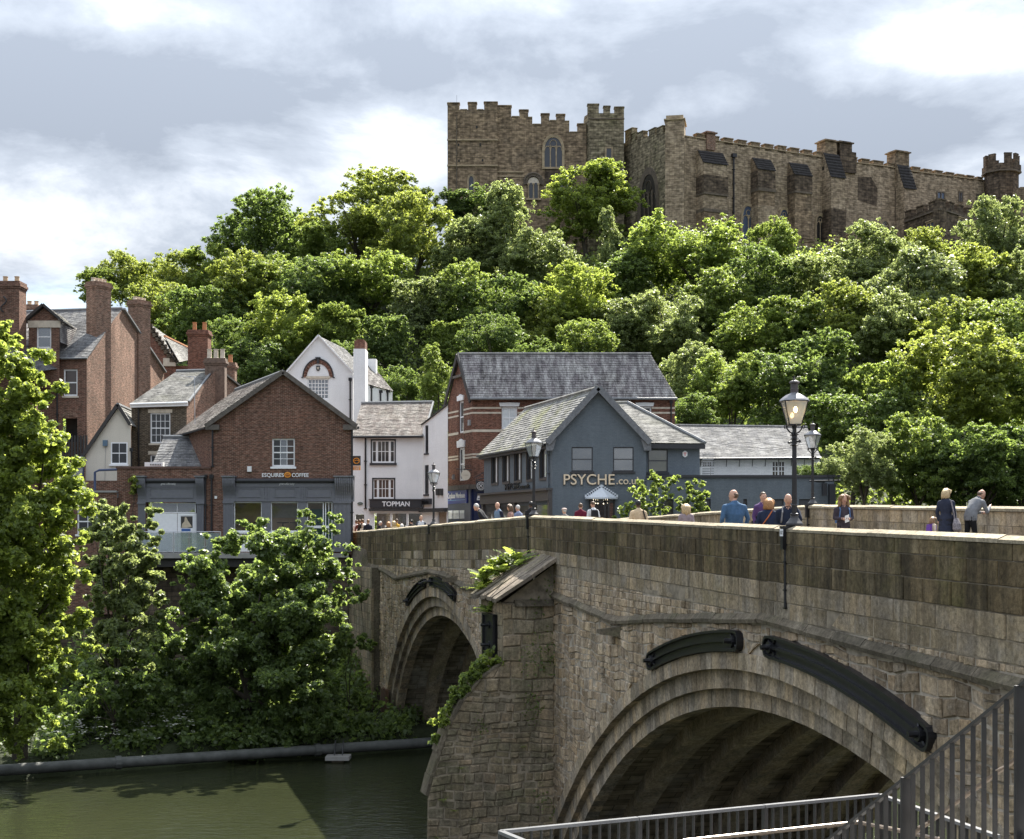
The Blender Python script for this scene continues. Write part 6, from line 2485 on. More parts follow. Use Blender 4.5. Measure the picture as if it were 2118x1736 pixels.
for w_ in ws:
 mb = MB()
 for (a, b, c, d_) in ((w_[0] - .07, w_[0], w_[1] - .12, w_[3] + .12), (w_[2], w_[2] + .07, w_[1] - .12, w_[3] + .12), (w_[0], w_[2], w_[3], w_[3] + .12), (w_[0], w_[2], w_[1] - .12, w_[1])):
  fS.box(mb, a, b, c, d_, -.03, .05)
 mb.build('window_surround', taupe, hp)
 window(fS, hp, w_, 3, 1, frame=charcoal, glass=[glass_dark, glass_pale, glass_dark], border=.05, depth=.06, rail=False)
ridF = Vector((fP.pt(pp[3][0], 0).x, YP - .25, pp[3][1] + .22))
eF = Vector((fP.pt(pp[4][0], 0).x - .10, YP - .25, zEp + .0))
eB = fS.pt(-.3, zEp - .05, .35)
ridB = W(*r2(1135, 470), YP + 13.5)
ridB = Vector((ridB.x, YP + 13.0, ridF.z))
eF = fS.pt(fS.len, zEp - .05, .35)
eF = Vector((eF.x + .05, YP - .25, zEp - .05))
slates(hp, eB, eF, ridF, ridB, slate_moss, ridge=slate_pale, row=.22, wid=.34)
eR_ = Vector((fP.pt(pp[2][0], 0).x + .2, YP - .25, zEp - .05))
slates(hp, eR_, eR_ + Vector((1, 8, 0)), ridF + Vector((-.5, 8, 0)), ridF, slate_pale)
mb = MB()
beam(mb, eF + Vector((0, -.04, .02)), ridF + Vector((0, -.04, .04)), .12, .32)
beam(mb, eR_ + Vector((0, -.04, .02)), ridF + Vector((0, -.04, .04)), .12, .32)
mb.build('bargeboard', plain('lead_barge', (.16, .165, .175), .6, var=.25), hp)
for e, sg in ((eF, 1), (eR_, -1)):
 mb = MB()
 mb.prism([e + Vector((sg * a, .01, b)) for a, b in ((-.05, -.38), (.32, -.38), (.5, .25), (-.05, .1))], Vector((0, .22, 0)))
 mb.build('kneeler', MATS['lead_barge'], hp)
mb = MB()
fS.box(mb, -.2, fS.len - .02, zEp - .30, zEp - .06, 0, .3)
mb.build('eave_board', charcoal, hp)
gutter(hp, eB + Vector((0, 0, -.05)), eF + Vector((-.12, .3, -.05)), .08)
downpipe(hp, fS, fS.len - .45, fS.uz(*r2(1275, 945))[1], zEp - .55, .1, .06, plain('blue_pipe_grey', (.13, .15, .17), .5))
zf0, zf1 = fS.uz(*r2(1100, 1005))[1], fS.uz(*r2(1100, 950))[1]
mb = MB()
fS.box(mb, -.1, fS.len + .02, zf0, zf1, 0, .25)
fS.box(mb, -.1, fS.len + .06, zf1, zf1 + .12, 0, .4)
fas = mb.build('fascia', taupe, hp)
mb = MB()
for i in range(5):
 u = fS.len * i / 4.0 - (.3 if i == 4 else 0)
 fS.box(mb, u, u + .32, STREET_Z - 1, zf0, 0, .18)
mb.build('pilaster', taupe, hp)
mb = MB()
for i in range(4):
 u = fS.len * i / 4.0
 fS.box(mb, u + .5, u + fS.len / 4 - .2, STREET_Z + .4, zf0 - .2, .01, .03)
mb.build('shop_window', glass_dark, hp)
u, z = fS.uz(*r2(1024, 942))
u1_ = fS.uz(*r2(1104, 940))[0]
u2_ = fS.uz(*r2(1164, 940))[0]
words('PSYCHE', iron_m, hp, fS.pt(u, z + .08, .06), .55, fS.yaw, .03, width=u1_ - u)
words('.co.uk', iron_m, hp, fS.pt(u1_ + .1, z + .08, .06), .38, fS.yaw, .03, width=u2_ - u1_ - .1)
u, z = fP.uz(*r2(1350, 902))
words('PSYCHE', gold_m, hp, fP.pt(u, z, .09), .80, 0, .035, width=2.74, bold=.004)
words('PSYCHE', taupe, hp, fP.pt(u - .015, z - .02, .045), .80, 0, .012, width=2.78, name='letter_backing', bold=.02)
u, z = fP.uz(*r2(1656, 900))
words('.co.uk', gold_m, hp, fP.pt(u, z, .09), .56, 0, .03, width=1.36, bold=.004)
# hood over the bay
hc = W(*r2(1572, 990), YP - .9)
hood = None
zt2, zb2 = W(*r2(1572, 918), YP).z, W(*r2(1572, 978), YP).z
xl, xr = W(*r2(1480, 0), YP).x, W(*r2(1664, 0), YP).x
xm = (xl + xr) / 2
mb = MB()
ft = [Vector((xl, YP - .01, zb2)), Vector((xl + .10, YP - .75, zb2)), Vector((xr - .55, YP - .75, zb2)), Vector((xr, YP - .01, zb2))]
pk_ = Vector((xm, YP - .35, zt2))
pk2 = Vector((xm, YP - .01, zt2))
for a, b in zip(ft[:-1], ft[1:]):
 mb.poly([a, b, pk_])
mb.poly([ft[0], pk_, pk2])
mb.poly([ft[3], pk2, pk_])
mb.poly(ft)
hood = mb.build('entrance_hood', pale_blue, hp)
mb = MB()
for a, b in zip(ft[:-1], ft[1:]):
 beam(mb, a - Vector((0, 0, .04)), b - Vector((0, 0, .04)), .06, .07)
mb.build('hood_moulding', pale_blue, hood)
for sg in (-1, 1):
 for i in range(8):
  t = (i + .5) / 8
  x = xm + sg * t * (xr - xm)
  zc3 = zt2 + (zb2 - zt2) * t
  MB().box(x - .085, x + .085, YP - .14, YP - .02, zc3 - .02, zc3 + .13).build('hood_step', pale_blue, hood)
MB().box(xm - .06, xm + .06, YP - .2, YP - .02, zt2, zt2 + .14).build('finial', pale_blue, hood)
mb = MB()
bw = [Vector((xl + .25, YP - .05, 0)), Vector((xl + .30, YP - .6, 0)), Vector((xm + .15, YP - .6, 0)), Vector((xr - .5, YP - .6, 0)), Vector((xr - .18, YP - .05, 0))]
for p in bw:
 mb.box(p.x - .045, p.x + .045, p.y - .04, p.y + .04, STREET_Z - 1, zb2 - .1)
for a, b in zip(bw[:-1], bw[1:]):
 for z_ in (STREET_Z + .9, zb2 - .22):
  beam(mb, a + Vector((0, 0, z_)), b + Vector((0, 0, z_)), .08, .14)
bay = mb.build('bay_frame', timber_m, hp)
for a, b in zip(bw[:-1], bw[1:]):
 mb = MB()
 mb.quad(a + Vector((0, .02, STREET_Z)), b + Vector((0, .02, STREET_Z)), b + Vector((0, .02, zb2 - .3)), a + Vector((0, .02, zb2 - .3)))
 mb.build('bay_pane', glass_clear, bay)
mb = MB()
mb.box(xl + .4, xr - .4, YP + 1.0, YP + 1.1, STREET_Z - 1, zb2)
mb.build('room', plain('brown_interior', (.10, .07, .05), .8, var=.4), hp)
for x, y in ((1527, 1003), (1552, 1010), (1597, 1002), (1608, 1006), (1540, 1008), (1585, 1012)):
 p = W(*r2(x, y), YP - .4)
 mb = MB()
 mb.lathe([(.01, -.035), (.03, -.02), (.035, 0), (.025, .025), (.008, .045), (.008, .2)], 8, p)
 mb.build('pendant_bulb', emit_mat('pendant_glow', (1, .85, .6), 1.0) if 'pendant_glow' not in MATS else MATS['pendant_glow'], hp)
# right wing with hipped roof
xR = r3(255, 0)[0]
fR = Fac(r2(1834, 0)[0], YP + .35, xR, YP + .35)
wr = fR.rect(*r2(1840, 700), *r2(1954, 831))
pr_ = [fR.uz(*p) for p in ((r2(1800, 1240)), (xR, r2(0, 1240)[1]), (xR, r2(0, 660)[1]), (r2(1800, 660)))]
mb = MB()
fR.wall(mb, pr_, [wr], reveal=.12)
mb.quad(fR.pt(pr_[1][0], STREET_Z - 2), fR.pt(pr_[2][0], pr_[2][1]), fR.pt(pr_[2][0], pr_[2][1], -7), fR.pt(pr_[1][0], STREET_Z - 2, -7))
mb.build('wing_wall', blue_brick, hp)
window(fR, hp, wr, 1, 2, frame=charcoal, glass=glass_mat('window_glass_olive_room', (.075, .072, .04), .12), border=.055, depth=.05, sill=charcoal)
h = fR.rect(*r2(1846, 724), *r2(1890, 826))
mb = MB()
fR.box(mb, h[0], h[2], h[1], h[3], -.118, -.112)
dd = mb.build('room_door', plain('room_door_cream', (.42, .37, .20), .6), hp)
h = fR.rect(*r2(1864, 742), *r2(1876, 812))
mb = MB()
fR.box(mb, h[0], h[2], h[1], h[3], -.112, -.108)
mb.build('door_glass', glass_dark, dd)
eL3, eR3 = W(*r2(1815, 664), YP), W(*r3(287, 549), YP)
rd0, rd1 = W(*r2(1600, 436), YP + 5.5), W(*r2(1722, 434), YP + 5.5)
slates(hp, eL3, eR3, rd1, rd0, slate_pale, row=.22, wid=.34, ridge=slate_pale)
slates(hp, eR3, eR3 + Vector((0, 11, 0)), rd1 + Vector((0, .2, 0)), rd1, slate_pale)
mb = MB()
mb.tube([eR3 + Vector((0, 0, .05)), rd1 + Vector((0, 0, .05))], .10, 6)
mb.build('hip_tiles', lead_m, hp)
mb = MB()
beam(mb, eL3 + Vector((0, .12, -.16)), eR3 + Vector((0, .12, -.16)), .2, .24)
mb.build('eave_board', charcoal, hp)
u, z = fR.uz(*r2(2052, 727))
mb = MB()
mb.prism([fR.pt(u + .15 * math.cos(a), z + .19 * math.sin(a), .1) for a in [math.pi / 6 + i * math.pi / 3 for i in range(6)]], fR.n * -.1)
al = tag(mb.build('alarm_box', plastic_white, None, loc=fR.pt(u, z)), 'white hexagonal alarm box on the blue wall right of the upper window', 'alarm box')
for i, (w_, z_) in enumerate(((.16, .06), (.13, .02), (.09, -.035), (.07, -.08))):
 mb = MB()
 fR.box(mb, u - w_ / 2, u + w_ / 2, z + z_ - .011, z + z_ + .011, .1, .104)
 mb.build('alarm_print', plain('alarm_red', (.65, .04, .05), .5), al)
# long flat roofed range along the river side
fL = Fac(r2(1700, 0)[0], YP - 1.2, r3(1027, 0)[0], YP - 1.2)
zt3 = fL.uz(*r3(500, 745))[1]
wl = [fL.rect(*r3(a, b), *r3(c, b + 90)) for a, b, c in ((36, 868, 104), (250, 868, 318), (505, 864, 527), (678, 863, 738), (826, 861, 898))]
zl3 = wl[0][3]
wl = [(w_[0], zl3 - 2.0, w_[2], zl3) for w_ in wl]
u0 = fL.uz(*r2(1836, 900))[0]
mb = MB()
fL.wall(mb, [(u0, STREET_Z - 6), (fL.len, STREET_Z - 6), (fL.len, zt3), (u0, zt3)], wl, reveal=.14)
mb.quad(fL.pt(fL.len, STREET_Z - 6), fL.pt(fL.len, zt3), fL.pt(fL.len, zt3, -6), fL.pt(fL.len, STREET_Z - 6, -6))
mb.quad(fL.pt(u0, zt3 - .25, -.1), fL.pt(fL.len, zt3 - .25, -.1), fL.pt(fL.len, zt3 - .25, -8), fL.pt(u0, zt3 - .25, -8))
mb.quad(fL.pt(u0, STREET_Z - 6), fL.pt(u0, zt3), fL.pt(u0, zt3, -1.5), fL.pt(u0, STREET_Z - 6, -1.5))
mb.build('low_wing_wall', blue_brick, hp)
mb = MB()
fL.box(mb, u0 - .05, fL.len + .06, zt3, zt3 + .14, -.3, .09)
mb.build('wing_coping', charcoal, hp)
for w_ in wl:
 window(fL, hp, w_, 1, 2, frame=charcoal, glass=glass_dark, border=.06)
# camera on the far corner
cv = thing('security_camera', 'black security camera cluster on the corner of the blue wing', 'camera', W(*r3(990, 765), YP - 1.6))
mb = MB()
b = fL.pt(fL.len - .5, fL.uz(*r3(990, 768))[1])
mb.tube([b, b + Vector((-.6, -.5, 0))], .05, 6)
mb.tube([b + Vector((-.9, -.45, .02)), b + Vector((.7, -.55, .04))], .05, 6)
mb.build('arm', iron_m, cv)
mb = MB()
mb.box(b.x + .1, b.x + .42, b.y - .75, b.y - .35, b.z - 1.35, b.z - .15)
mb.box(b.x - .25, b.x - .02, b.y - .7, b.y - .4, b.z - .75, b.z - .1)
mb.build('housing', iron_m, cv)
mb = MB()
for dx in (.1, .35, .6):
 mb.tube([b + Vector((dx, -.55, .05)), b + Vector((dx, -.55, .3))], .03, 5)
 mb.box(b.x + dx - .08, b.x + dx + .08, b.y - .68, b.y - .48, b.z + .22, b.z + .34)
mb.build('floodlights', iron_m, cv)

# ------------------------------------------------------------------ M. white cottage with slate roof
YC = 88.0
f = Fac(r3(255, 0)[0], YC, r3(945, 0)[0], YC)
hc_ = thing('white_cottage', 'low whitewashed cottage with stained slate roof behind the blue wing', 'building', f.pt(6, STREET_Z))
wc = [f.rect(*r3(268, 650), *r3(327, 745)), f.rect(*r3(668, 648), *r3(747, 742))]
pc2 = [f.uz(*r3(*p)) for p in ((180, 900), (945, 900), (945, 622), (180, 622))]
mb = MB()
f.wall(mb, pc2, wc, reveal=.08)
mb.quad(f.pt(pc2[1][0], STREET_Z), f.pt(pc2[1][0], pc2[2][1]), f.pt(pc2[1][0], pc2[2][1], -7), f.pt(pc2[1][0], STREET_Z, -7))
mb.build('wall', cottage_white, hc_)
for w_ in wc:
 window(f, hc_, w_, 4, 3, border=.07, bar=.045, rail=False, glass=glass_brown, depth=.04, split=[0, .22, .46, .54, .78, 1])
e0, e1 = W(*r3(150, 634), YC - .4), W(*r3(952, 628), YC - .4)
t0, t1_ = W(*r3(90, 448), YC + 6.5), W(*r3(872, 458), YC + 6.5)
slates(hc_, e0, e1, t1_, t0, slate_grey, ridge=slate_grey, row=.24, wid=.38)
slates(hc_, e1, e1 + Vector((0, 13, 0)), t1_ + Vector((0, .1, 0)), t1_, slate_stain)
gutter(hc_, e0 + Vector((0, -.08, -.05)), e1 + Vector((0, -.08, -.05)), .07)
mb = MB()
for i in range(9):
 p = e0.lerp(e1, .14 + .84 * i / 9)
 mb.tube([p + Vector((0, .1, -.05)), p + Vector((0, .34, -.5))], .02, 5)
mb.build('gutter_bracket', iron_m, hc_)
p0, p1 = W(*r3(262, 743), YP + 1.5), W(*r3(317, 685), YP + 1.5)
ac = thing('ac_unit', 'white air conditioning unit on the flat blue roof beside the cottage window', 'ac unit', (p0.x, YP + 1.5, p0.z))
MB().box(p0.x, p1.x, YP + 1.5, YP + 2.0, p0.z - .2, p1.z).build('casing', plastic_white, ac)
mb = MB()
for i in range(10):
 mb.box(p0.x + .08, p0.x + .7, YP + 1.46, YP + 1.5, p0.z + .05 + i * .13, p0.z + .1 + i * .13)
mb.build('grille', plastic_grey, ac)

# ------------------------------------------------------------------ the castle on the hill
YK = 183.0
BZ = 34.0
castle = thing('castle', 'large medieval stone castle with battlements on top of the wooded hill', 'castle', (15, 183, 42))


def merlon(f, pxy0, pxy1, mat, zbot, thick=0.9, cap=True, d=0.0):
 """one merlon between two picture points (left-top, right-top)"""
 u0, z0 = f.uz(*pxy0)
 u1, z1 = f.uz(*pxy1)
 zt = (z0 + z1) / 2
 mb = MB()
 f.box(mb, u0, u1, zbot, zt - .10, d - thick, d + .0)
 f.box(mb, u0 - .07, u1 + .07, zt - .10, zt - .02, d - thick - .07, d + .09)
 f.box(mb, u0 - .02, u1 + .02, zt - .02, zt + .04, d - thick - .02, d + .03)
 mb.build('merlon', mat, castle)


def wall_block(f, u0, u1, zt, mat, name, depth=8.0, d=0.0, zb=BZ):
 mb = MB()
 f.box(mb, u0, u1, zb, zt, d - depth, d)
 return mb.build(name, mat, castle)


def gothic(f, px0, py_top, px1, py_bot, lights=2, mat=glass_lead, stone=dressed_m, surround=.30, d=0.0, tracery=True, spring=0.42):
 u0, z0 = f.uz(px0, py_bot)
 u1, _ = f.uz(px1, py_bot)
 _, zt = f.uz((px0 + px1) / 2, py_top)
 w = u1 - u0
 m_ = (u0 + u1) / 2
 zs = zt - min((zt - z0) * spring, w * 1.0)

 def arch(g_, n=8):
  out = []
  hw = w / 2 + g_
  H = zt + g_ * 1.3 - zs
  for i in range(n + 1):
   t = i / n
   a = t * math.pi / 2
   out.append((m_ + hw * (1 - (1 - math.cos(a)) ** 1.0) if False else m_ + hw * math.cos(a) ** .85, zs + H * math.sin(a) ** 1.12))
  return out + [(2 * m_ - x, z) for x, z in out[::-1][1:]]
 A0, A1 = arch(0.0), arch(surround)
 mb = MB()
 loop0 = [(u1, z0)] + A0 + [(u0, z0)]
 loop1 = [(u1 + surround, z0)] + A1 + [(u0 - surround, z0)]
 for i in range(len(loop0) - 1):
  a, b, c, e = loop0[i], loop0[i + 1], loop1[i + 1], loop1[i]
  mb.quad(f.pt(*a, d + .10), f.pt(*b, d + .10), f.pt(*c, d + .16), f.pt(*e, d + .16))
  mb.quad(f.pt(*a, d + .10), f.pt(*b, d + .10), f.pt(*b, d + .01), f.pt(*a, d + .01))
  mb.quad(f.pt(*e, d + .16), f.pt(*c, d + .16), f.pt(*c, d - .02), f.pt(*e, d - .02))
 f.box(mb, u0 - surround, u1 + surround, z0 - .25, z0, d - .05, d + .22)
 win = mb.build('gothic_window', stone, castle)
 mb = MB()
 mb.poly([f.pt(x, z, d + .02) for x, z in loop0])
 mb.build('pane', mat, win)
 mb = MB()
 for i in range(1, lights):
  u = u0 + w * i / lights
  f.box(mb, u - .05 * w / 1.5, u + .05 * w / 1.5, z0, zs + (zt - zs) * .35, d + .02, d + .10)
 if tracery:
  lw = w / lights
  for i in range(lights):
   c = u0 + lw * (i + .5)
   pts = [f.pt(c + lw * .46 * math.cos(a), zs - lw * .1 + lw * .75 * math.sin(a), d + .07) for a in np.linspace(0, math.pi, 9)]
   mb.tube(pts, .045, 4)
  if lights > 1:
   pts = [f.pt(m_ + w * .20 * math.cos(a), zs + (zt - zs) * .52 + w * .20 * math.sin(a), d + .07) for a in np.linspace(0, 2 * math.pi, 13)]
   mb.tube(pts, .045, 4)
   for a in (0.5, 2.6):
    mb.tube([f.pt(m_, zs + (zt - zs) * .3, d + .07), f.pt(m_ + w * .36 * math.cos(a), zs + (zt - zs) * .5 * math.sin(a) + .1, d + .07)], .045, 4)
 mb.build('tracery', stone, win)
 return win


def slit(f, px, py0, py1, w=.18, mat=dark_in, d=0.0):
 u, z0 = f.uz(px, py1)
 _, z1 = f.uz(px, py0)
 mb = MB()
 f.box(mb, u - w / 2, u + w / 2, z0, z1, d - .05, d + .02)
 return mb.build('arrow_slit', mat, castle)


def string(f, u0, u1, z, d=0.0, h=.16, proud=.14, mat=dressed_m):
 mb = MB()
 f.box(mb, u0, u1, z - h, z, d - .05, d + proud)
 f.box(mb, u0, u1, z, z + .07, d - .05, d + proud * .5)
 return mb.build('string_course', mat, castle)


fK = Fac(925, YK, 1300, YK)
zk = lambda y: fK.uz(1000, y)[1]
uk = lambda x: fK.uz(x, 300)[0]
# corner tower on the left
L = lambda x, y: r4(x, y)
u_a, u_b = uk(L(121, 0)[0]), uk(L(465, 0)[0])
zc = zk(L(0, 198)[1])
wall_block(fK, u_a, u_b, zc, castle_m, 'corner_tower', 7.0, .35)
for a, b, y in ((121, 203, 149), (262, 322, 146), (373, 464, 143)):
 merlon(fK, L(a, y), L(b, y), castle_m, zc - .02, d=.35)
mb = MB()
for a, b in ((203, 262), (322, 373)):
 fK.box(mb, uk(L(a, 0)[0]) + .08, uk(L(b, 0)[0]) - .08, zc, zc + .07, -.6, .42)
mb.build('crenel_coping', dressed_m, castle)
for y in (403, 580):
 string(fK, u_a - .05, u_b + .05, zk(L(0, y)[1]), .35)
for x, y in ((322, 318), (197, 440), (347, 440), (200, 550), (362, 545)):
 slit(fK, L(x, 0)[0], L(0, y - 9)[1], L(0, y + 9)[1], .2, dark_in, .36)
gothic(fK, *L(268, 655), *L(300, 765), lights=1, stone=dressed_m, surround=.22, d=.36, tracery=False)
downpipe(castle, fK, uk(L(184, 0)[0]), BZ, zk(L(0, 235)[1]), .45, .06, dressed_dark_m, head=False)
mb = MB()
p = W(*L(184, 150), YK + 2)
mb.tube([p, p + Vector((0, 0, 1.1))], .02, 4)
mb.build('lightning_rod', iron_m, castle)
# middle wall, its stepped battlement
u_m = uk(L(1078, 0)[0])
steps = [(465, 560, 240), (560, 705, 240), (705, 765, 291), (765, 960, 267), (960, 1015, 346), (1015, 1080, 346)]
zmin = zk(L(0, 346)[1])
wall_block(fK, u_b - .02, u_m, zmin, castle_m, 'curtain_wall', 6.0)
mb = MB()
for a, b, y in steps:
 if y < 340:
  fK.box(mb, uk(L(a, 0)[0]), uk(L(b, 0)[0]), zmin, zk(L(0, y)[1]), -.9, -.0)
mb.build('parapet_wall', castle_m, castle)
for a, b, y, yb_ in ((456, 560, 162, 240), (615, 677, 192, 240), (765, 822, 218, 267), (870, 930, 222, 267), (1016, 1077, 288, 346)):
 merlon(fK, L(a, y), L(b, y), castle_m, zk(L(0, yb_)[1]) - .02)
mb = MB()
for a, b, y in ((562, 613, 238), (679, 704, 243), (707, 763, 291), (824, 868, 265), (932, 959, 270), (962, 1014, 345)):
 fK.box(mb, uk(L(a, 0)[0]), uk(L(b, 0)[0]), zk(L(0, y + 4)[1]), zk(L(0, y - 2)[1]), -.95, .08)
mb.build('crenel_coping', dressed_m, castle)
gothic(fK, *L(789, 385), *L(910, 590), lights=3, surround=.30)
string(fK, u_b, uk(L(650, 0)[0]), zk(L(0, 620)[1]), 0, .12, .12)
string(fK, u_b, uk(L(650, 0)[0]), zk(L(0, 650)[1]), 0, .10, .08)


def norman(f, cx, top, bot, w):
 """round headed twin window under a big moulded arch (r4 crop numbers)"""
 u, zt = f.uz(*r4(cx, top))
 _, zb_ = f.uz(*r4(cx, bot))
 k = 2.824 * 1.0
 rw = w / 2.824 * .8472 / F * YK
 mb = MB()
 zs = zt - rw
 for r_, t in ((rw, .14), (rw * .86, .10), (rw * .72, .10)):
  pts = [f.pt(u + r_ * math.cos(a), zs + r_ * math.sin(a), .12) for a in np.linspace(-.25, math.pi + .25, 18)]
  mb.tube(pts, t, 5)
 win = mb.build('norman_window', dressed_dark_m, castle)
 mb = MB()
 pts = [(u + rw * .60 * math.cos(a), zs + rw * .60 * math.sin(a)) for a in np.linspace(0, math.pi, 12)]
 mb.poly([f.pt(x, z, .05) for x, z in [(u + rw * .6, zb_)] + pts + [(u - rw * .6, zb_)]])
 mb.build('tympanum', cream_stone, win)
 for s_ in (-1, 1):
  c = u + s_ * rw * .27
  q_ = rw * .19
  pts = [(c + q_ * math.cos(a), zs - rw * .25 + q_ * 1.3 * math.sin(a)) for a in np.linspace(0, math.pi, 8)]
  MB().poly([f.pt(x, z, .08) for x, z in [(c + q_, zb_)] + pts + [(c - q_, zb_)]]).build('pane', glass_lead, win)
 mb = MB()
 for s_ in (-1, 0, 1):
  mb.tube([f.pt(u + s_ * rw * .54, zb_, .14), f.pt(u + s_ * rw * .54, zs - rw * .2, .14)], .09, 6)
  f.box(mb, u + s_ * rw * .54 - .14, u + s_ * rw * .54 + .14, zs - rw * .25, zs - rw * .08, .03, .24)
 f.box(mb, u - rw * .8, u + rw * .8, zb_ - .22, zb_, 0, .25)
 mb.build('colonnette', dressed_m, win)


norman(fK, 713, 632, 805, 64)
norman(fK, 925, 632, 790, 64)
mb = MB()
fK.box(mb, uk(L(790, 0)[0]), uk(L(862, 0)[0]), zk(L(0, 720)[1]), zk(L(0, 600)[1]), -.05, .06)
mb.build('soot_panel', castle_dark_m, castle)
# taller stair turret
u_t = uk(L(1335, 0)[0])
zt_ = zk(L(0, 224)[1])
u_t0 = uk(L(1072, 0)[0])
wall_block(fK, u_t0 + .45, u_t, zt_, castle_green_m, 'stair_turret', 5.0, .5)
mb = MB()
mb.hexa([fK.pt(u_t0 - .1, BZ, -1.0), fK.pt(u_t0 + .46, BZ, .5), fK.pt(u_t0 + .46, BZ, -3), fK.pt(u_t0 - .1, BZ, -3), fK.pt(u_t0 - .1, zt_, -1.0), fK.pt(u_t0 + .46, zt_, .5), fK.pt(u_t0 + .46, zt_, -3), fK.pt(u_t0 - .1, zt_, -3)])
mb.build('turret_side', castle_green_m, castle)
for a, b, y in ((1085, 1162, 160), (1195, 1240, 174), (1270, 1335, 180)):
 merlon(fK, L(a, y), L(b, y), castle_green_m, zt_ - .02, d=.5)
string(fK, u_t0 + .4, u_t + .05, zk(L(0, 262)[1]), .5, .1, .1, dressed_dark_m)
for (a, b, c, d_) in ((1215, 467, 1247, 535), (1253, 600, 1268, 655)):
 h = fK.rect(*L(a, b), *L(c, d_))
 mb = MB()
 for (p0, p1, p2, p3) in ((h[0] - .2, h[0], h[1] - .2, h[3] + .2), (h[2], h[2] + .2, h[1] - .2, h[3] + .2), (h[0], h[2], h[3], h[3] + .2), (h[0], h[2], h[1] - .2, h[1])):
  fK.box(mb, p0, p1, p2, p3, .45, .58)
 w_ = mb.build('window', dressed_m, castle)
 MB().quad(fK.pt(h[0], h[1], .53), fK.pt(h[2], h[1], .53), fK.pt(h[2], h[3], .53), fK.pt(h[0], h[3], .53)).build('pane', glass_lead, w_)
# slanting hall end with the big west window
fW = Fac(L(1337, 0)[0], YK + 1.5, L(1625, 0)[0], 175.0)
zA, zB = fW.uz(*L(1345, 412))[1], fW.uz(*L(1610, 352))[1]
mb = MB()
fW.wall(mb, [(-1.2, BZ), (fW.len, BZ), (fW.len, zB), (-1.2, zA)])
mb.quad(fW.pt(0, zA), fW.pt(fW.len, zB), fW.pt(fW.len, zB, -.8), fW.pt(0, zA, -.8))
mb.build('hall_end_wall', castle_green_m, castle)
for i, (a, b, y0, y1) in enumerate(((1344, 1395, 340, 400), (1383, 1416, 362, 400), (1427, 1467, 356, 398), (1508, 1551, 356, 392), (1561, 1606, 322, 372))):
 u0, z0 = fW.uz(*L(a, y0))
 u1, _ = fW.uz(*L(b, y0))
 mb = MB()
 zc_ = zA + (zB - zA) * (u0 + u1) / 2 / fW.len
 h_ = z0 - zc_
 fW.box(mb, u0, u1, zc_ - .3, zc_ + max(.8, h_) - .1, -.7, 0)
 fW.box(mb, u0 - .05, u1 + .05, zc_ + max(.8, h_) - .1, zc_ + max(.8, h_), -.75, .08)
 mb.build('merlon', castle_green_m, castle)
gothic(fW, *L(1455, 640), *L(1560, 985), lights=4, mat=glass_dark, stone=dressed_dark_m, surround=.65, spring=.55)
# buttress tower at the corner
fE = Fac(L(1622, 0)[0], 175.0, L(1752, 0)[0], 174.6)
zt_ = fE.uz(*L(1680, 268))[1]
wall_block(fE, 0, fE.len, zt_, castle_pale_m, 'corner_buttress', 3.0, .3)
mb = MB()
fE.box(mb, -.15, fE.len + .15, zt_, zt_ + .16, -3.1, .45)
fE.box(mb, .1, fE.len - .1, zt_ + .16, zt_ + .6, -2.8, .2)
mb.build('buttress_cap', dressed_m, castle)

# great hall wing running away to the right
M5 = lambda x, y: r5(x, y)
xw0, xw1 = L(1750, 0)[0], M5(1872, 0)[0]
fH = Fac(xw0, 175.0, xw1, 196.0)


def top_line(px):
 return float(np.interp(px, [xw0, M5(150, 0)[0], M5(776, 0)[0], M5(1000, 0)[0], M5(1240, 0)[0], M5(1400, 0)[0], xw1],
                           [L(0, 372)[1], M5(0, 250)[1], M5(0, 348)[1], M5(0, 385)[1], M5(0, 414)[1], M5(0, 445)[1], M5(0, 506)[1]]))


uh = lambda px: fH.uz(px, 300)[0]
cuts = [xw0, M5(150, 0)[0], M5(420, 0)[0], M5(776, 0)[0], M5(1000, 0)[0], M5(1240, 0)[0], M5(1400, 0)[0], xw1]
mb = MB()
for a, b in zip(cuts[:-1], cuts[1:]):
 ua, za = fH.uz(a, top_line(a))
 ub, zb_ = fH.uz(b, top_line(b))
 mb.hexa([fH.pt(ua, BZ, 0), fH.pt(ub, BZ, 0), fH.pt(ub, BZ, -9), fH.pt(ua, BZ, -9), fH.pt(ua, za, 0), fH.pt(ub, zb_, 0), fH.pt(ub, zb_, -9), fH.pt(ua, za, -9)])
mb.build('great_hall_wall', castle_pale_m, castle)
mer = [(4, 55, 197), (93, 148, 213), (180, 238, 226), (268, 325, 239), (355, 412, 253), (443, 498, 266), (528, 582, 276), (610, 665, 290), (695, 748, 303), (776, 823, 315),
       (1022, 1040, 350), (1070, 1120, 361), (1145, 1210, 373), (1240, 1285, 388), (1397, 1447, 413), (1470, 1522, 427), (1545, 1592, 436), (1617, 1665, 448), (1685, 1730, 460), (1750, 1795, 468), (1818, 1852, 478)]
for a, b, y in mer:
 pa, pb_ = M5(a, y), M5(b, y + 5)
 zbot = fH.uz(pa[0], max(top_line(pa[0]), top_line(pb_[0])))[1] - .15
 merlon(fH, (pa[0], pa[1] + 1), (pb_[0], pb_[1] + 1), castle_m, zbot, .8)
mb = MB()
for a, b in zip(cuts[:-1], cuts[1:]):
 ua, za = fH.uz(a, top_line(a))
 ub, zb_ = fH.uz(b, top_line(b))
 mb.hexa([fH.pt(ua, za - .06, .10), fH.pt(ub, zb_ - .06, .10), fH.pt(ub, zb_ - .06, -.9), fH.pt(ua, za - .06, -.9), fH.pt(ua, za + .05, .10), fH.pt(ub, zb_ + .05, .10), fH.pt(ub, zb_ + .05, -.9), fH.pt(ua, za + .05, -.9)])
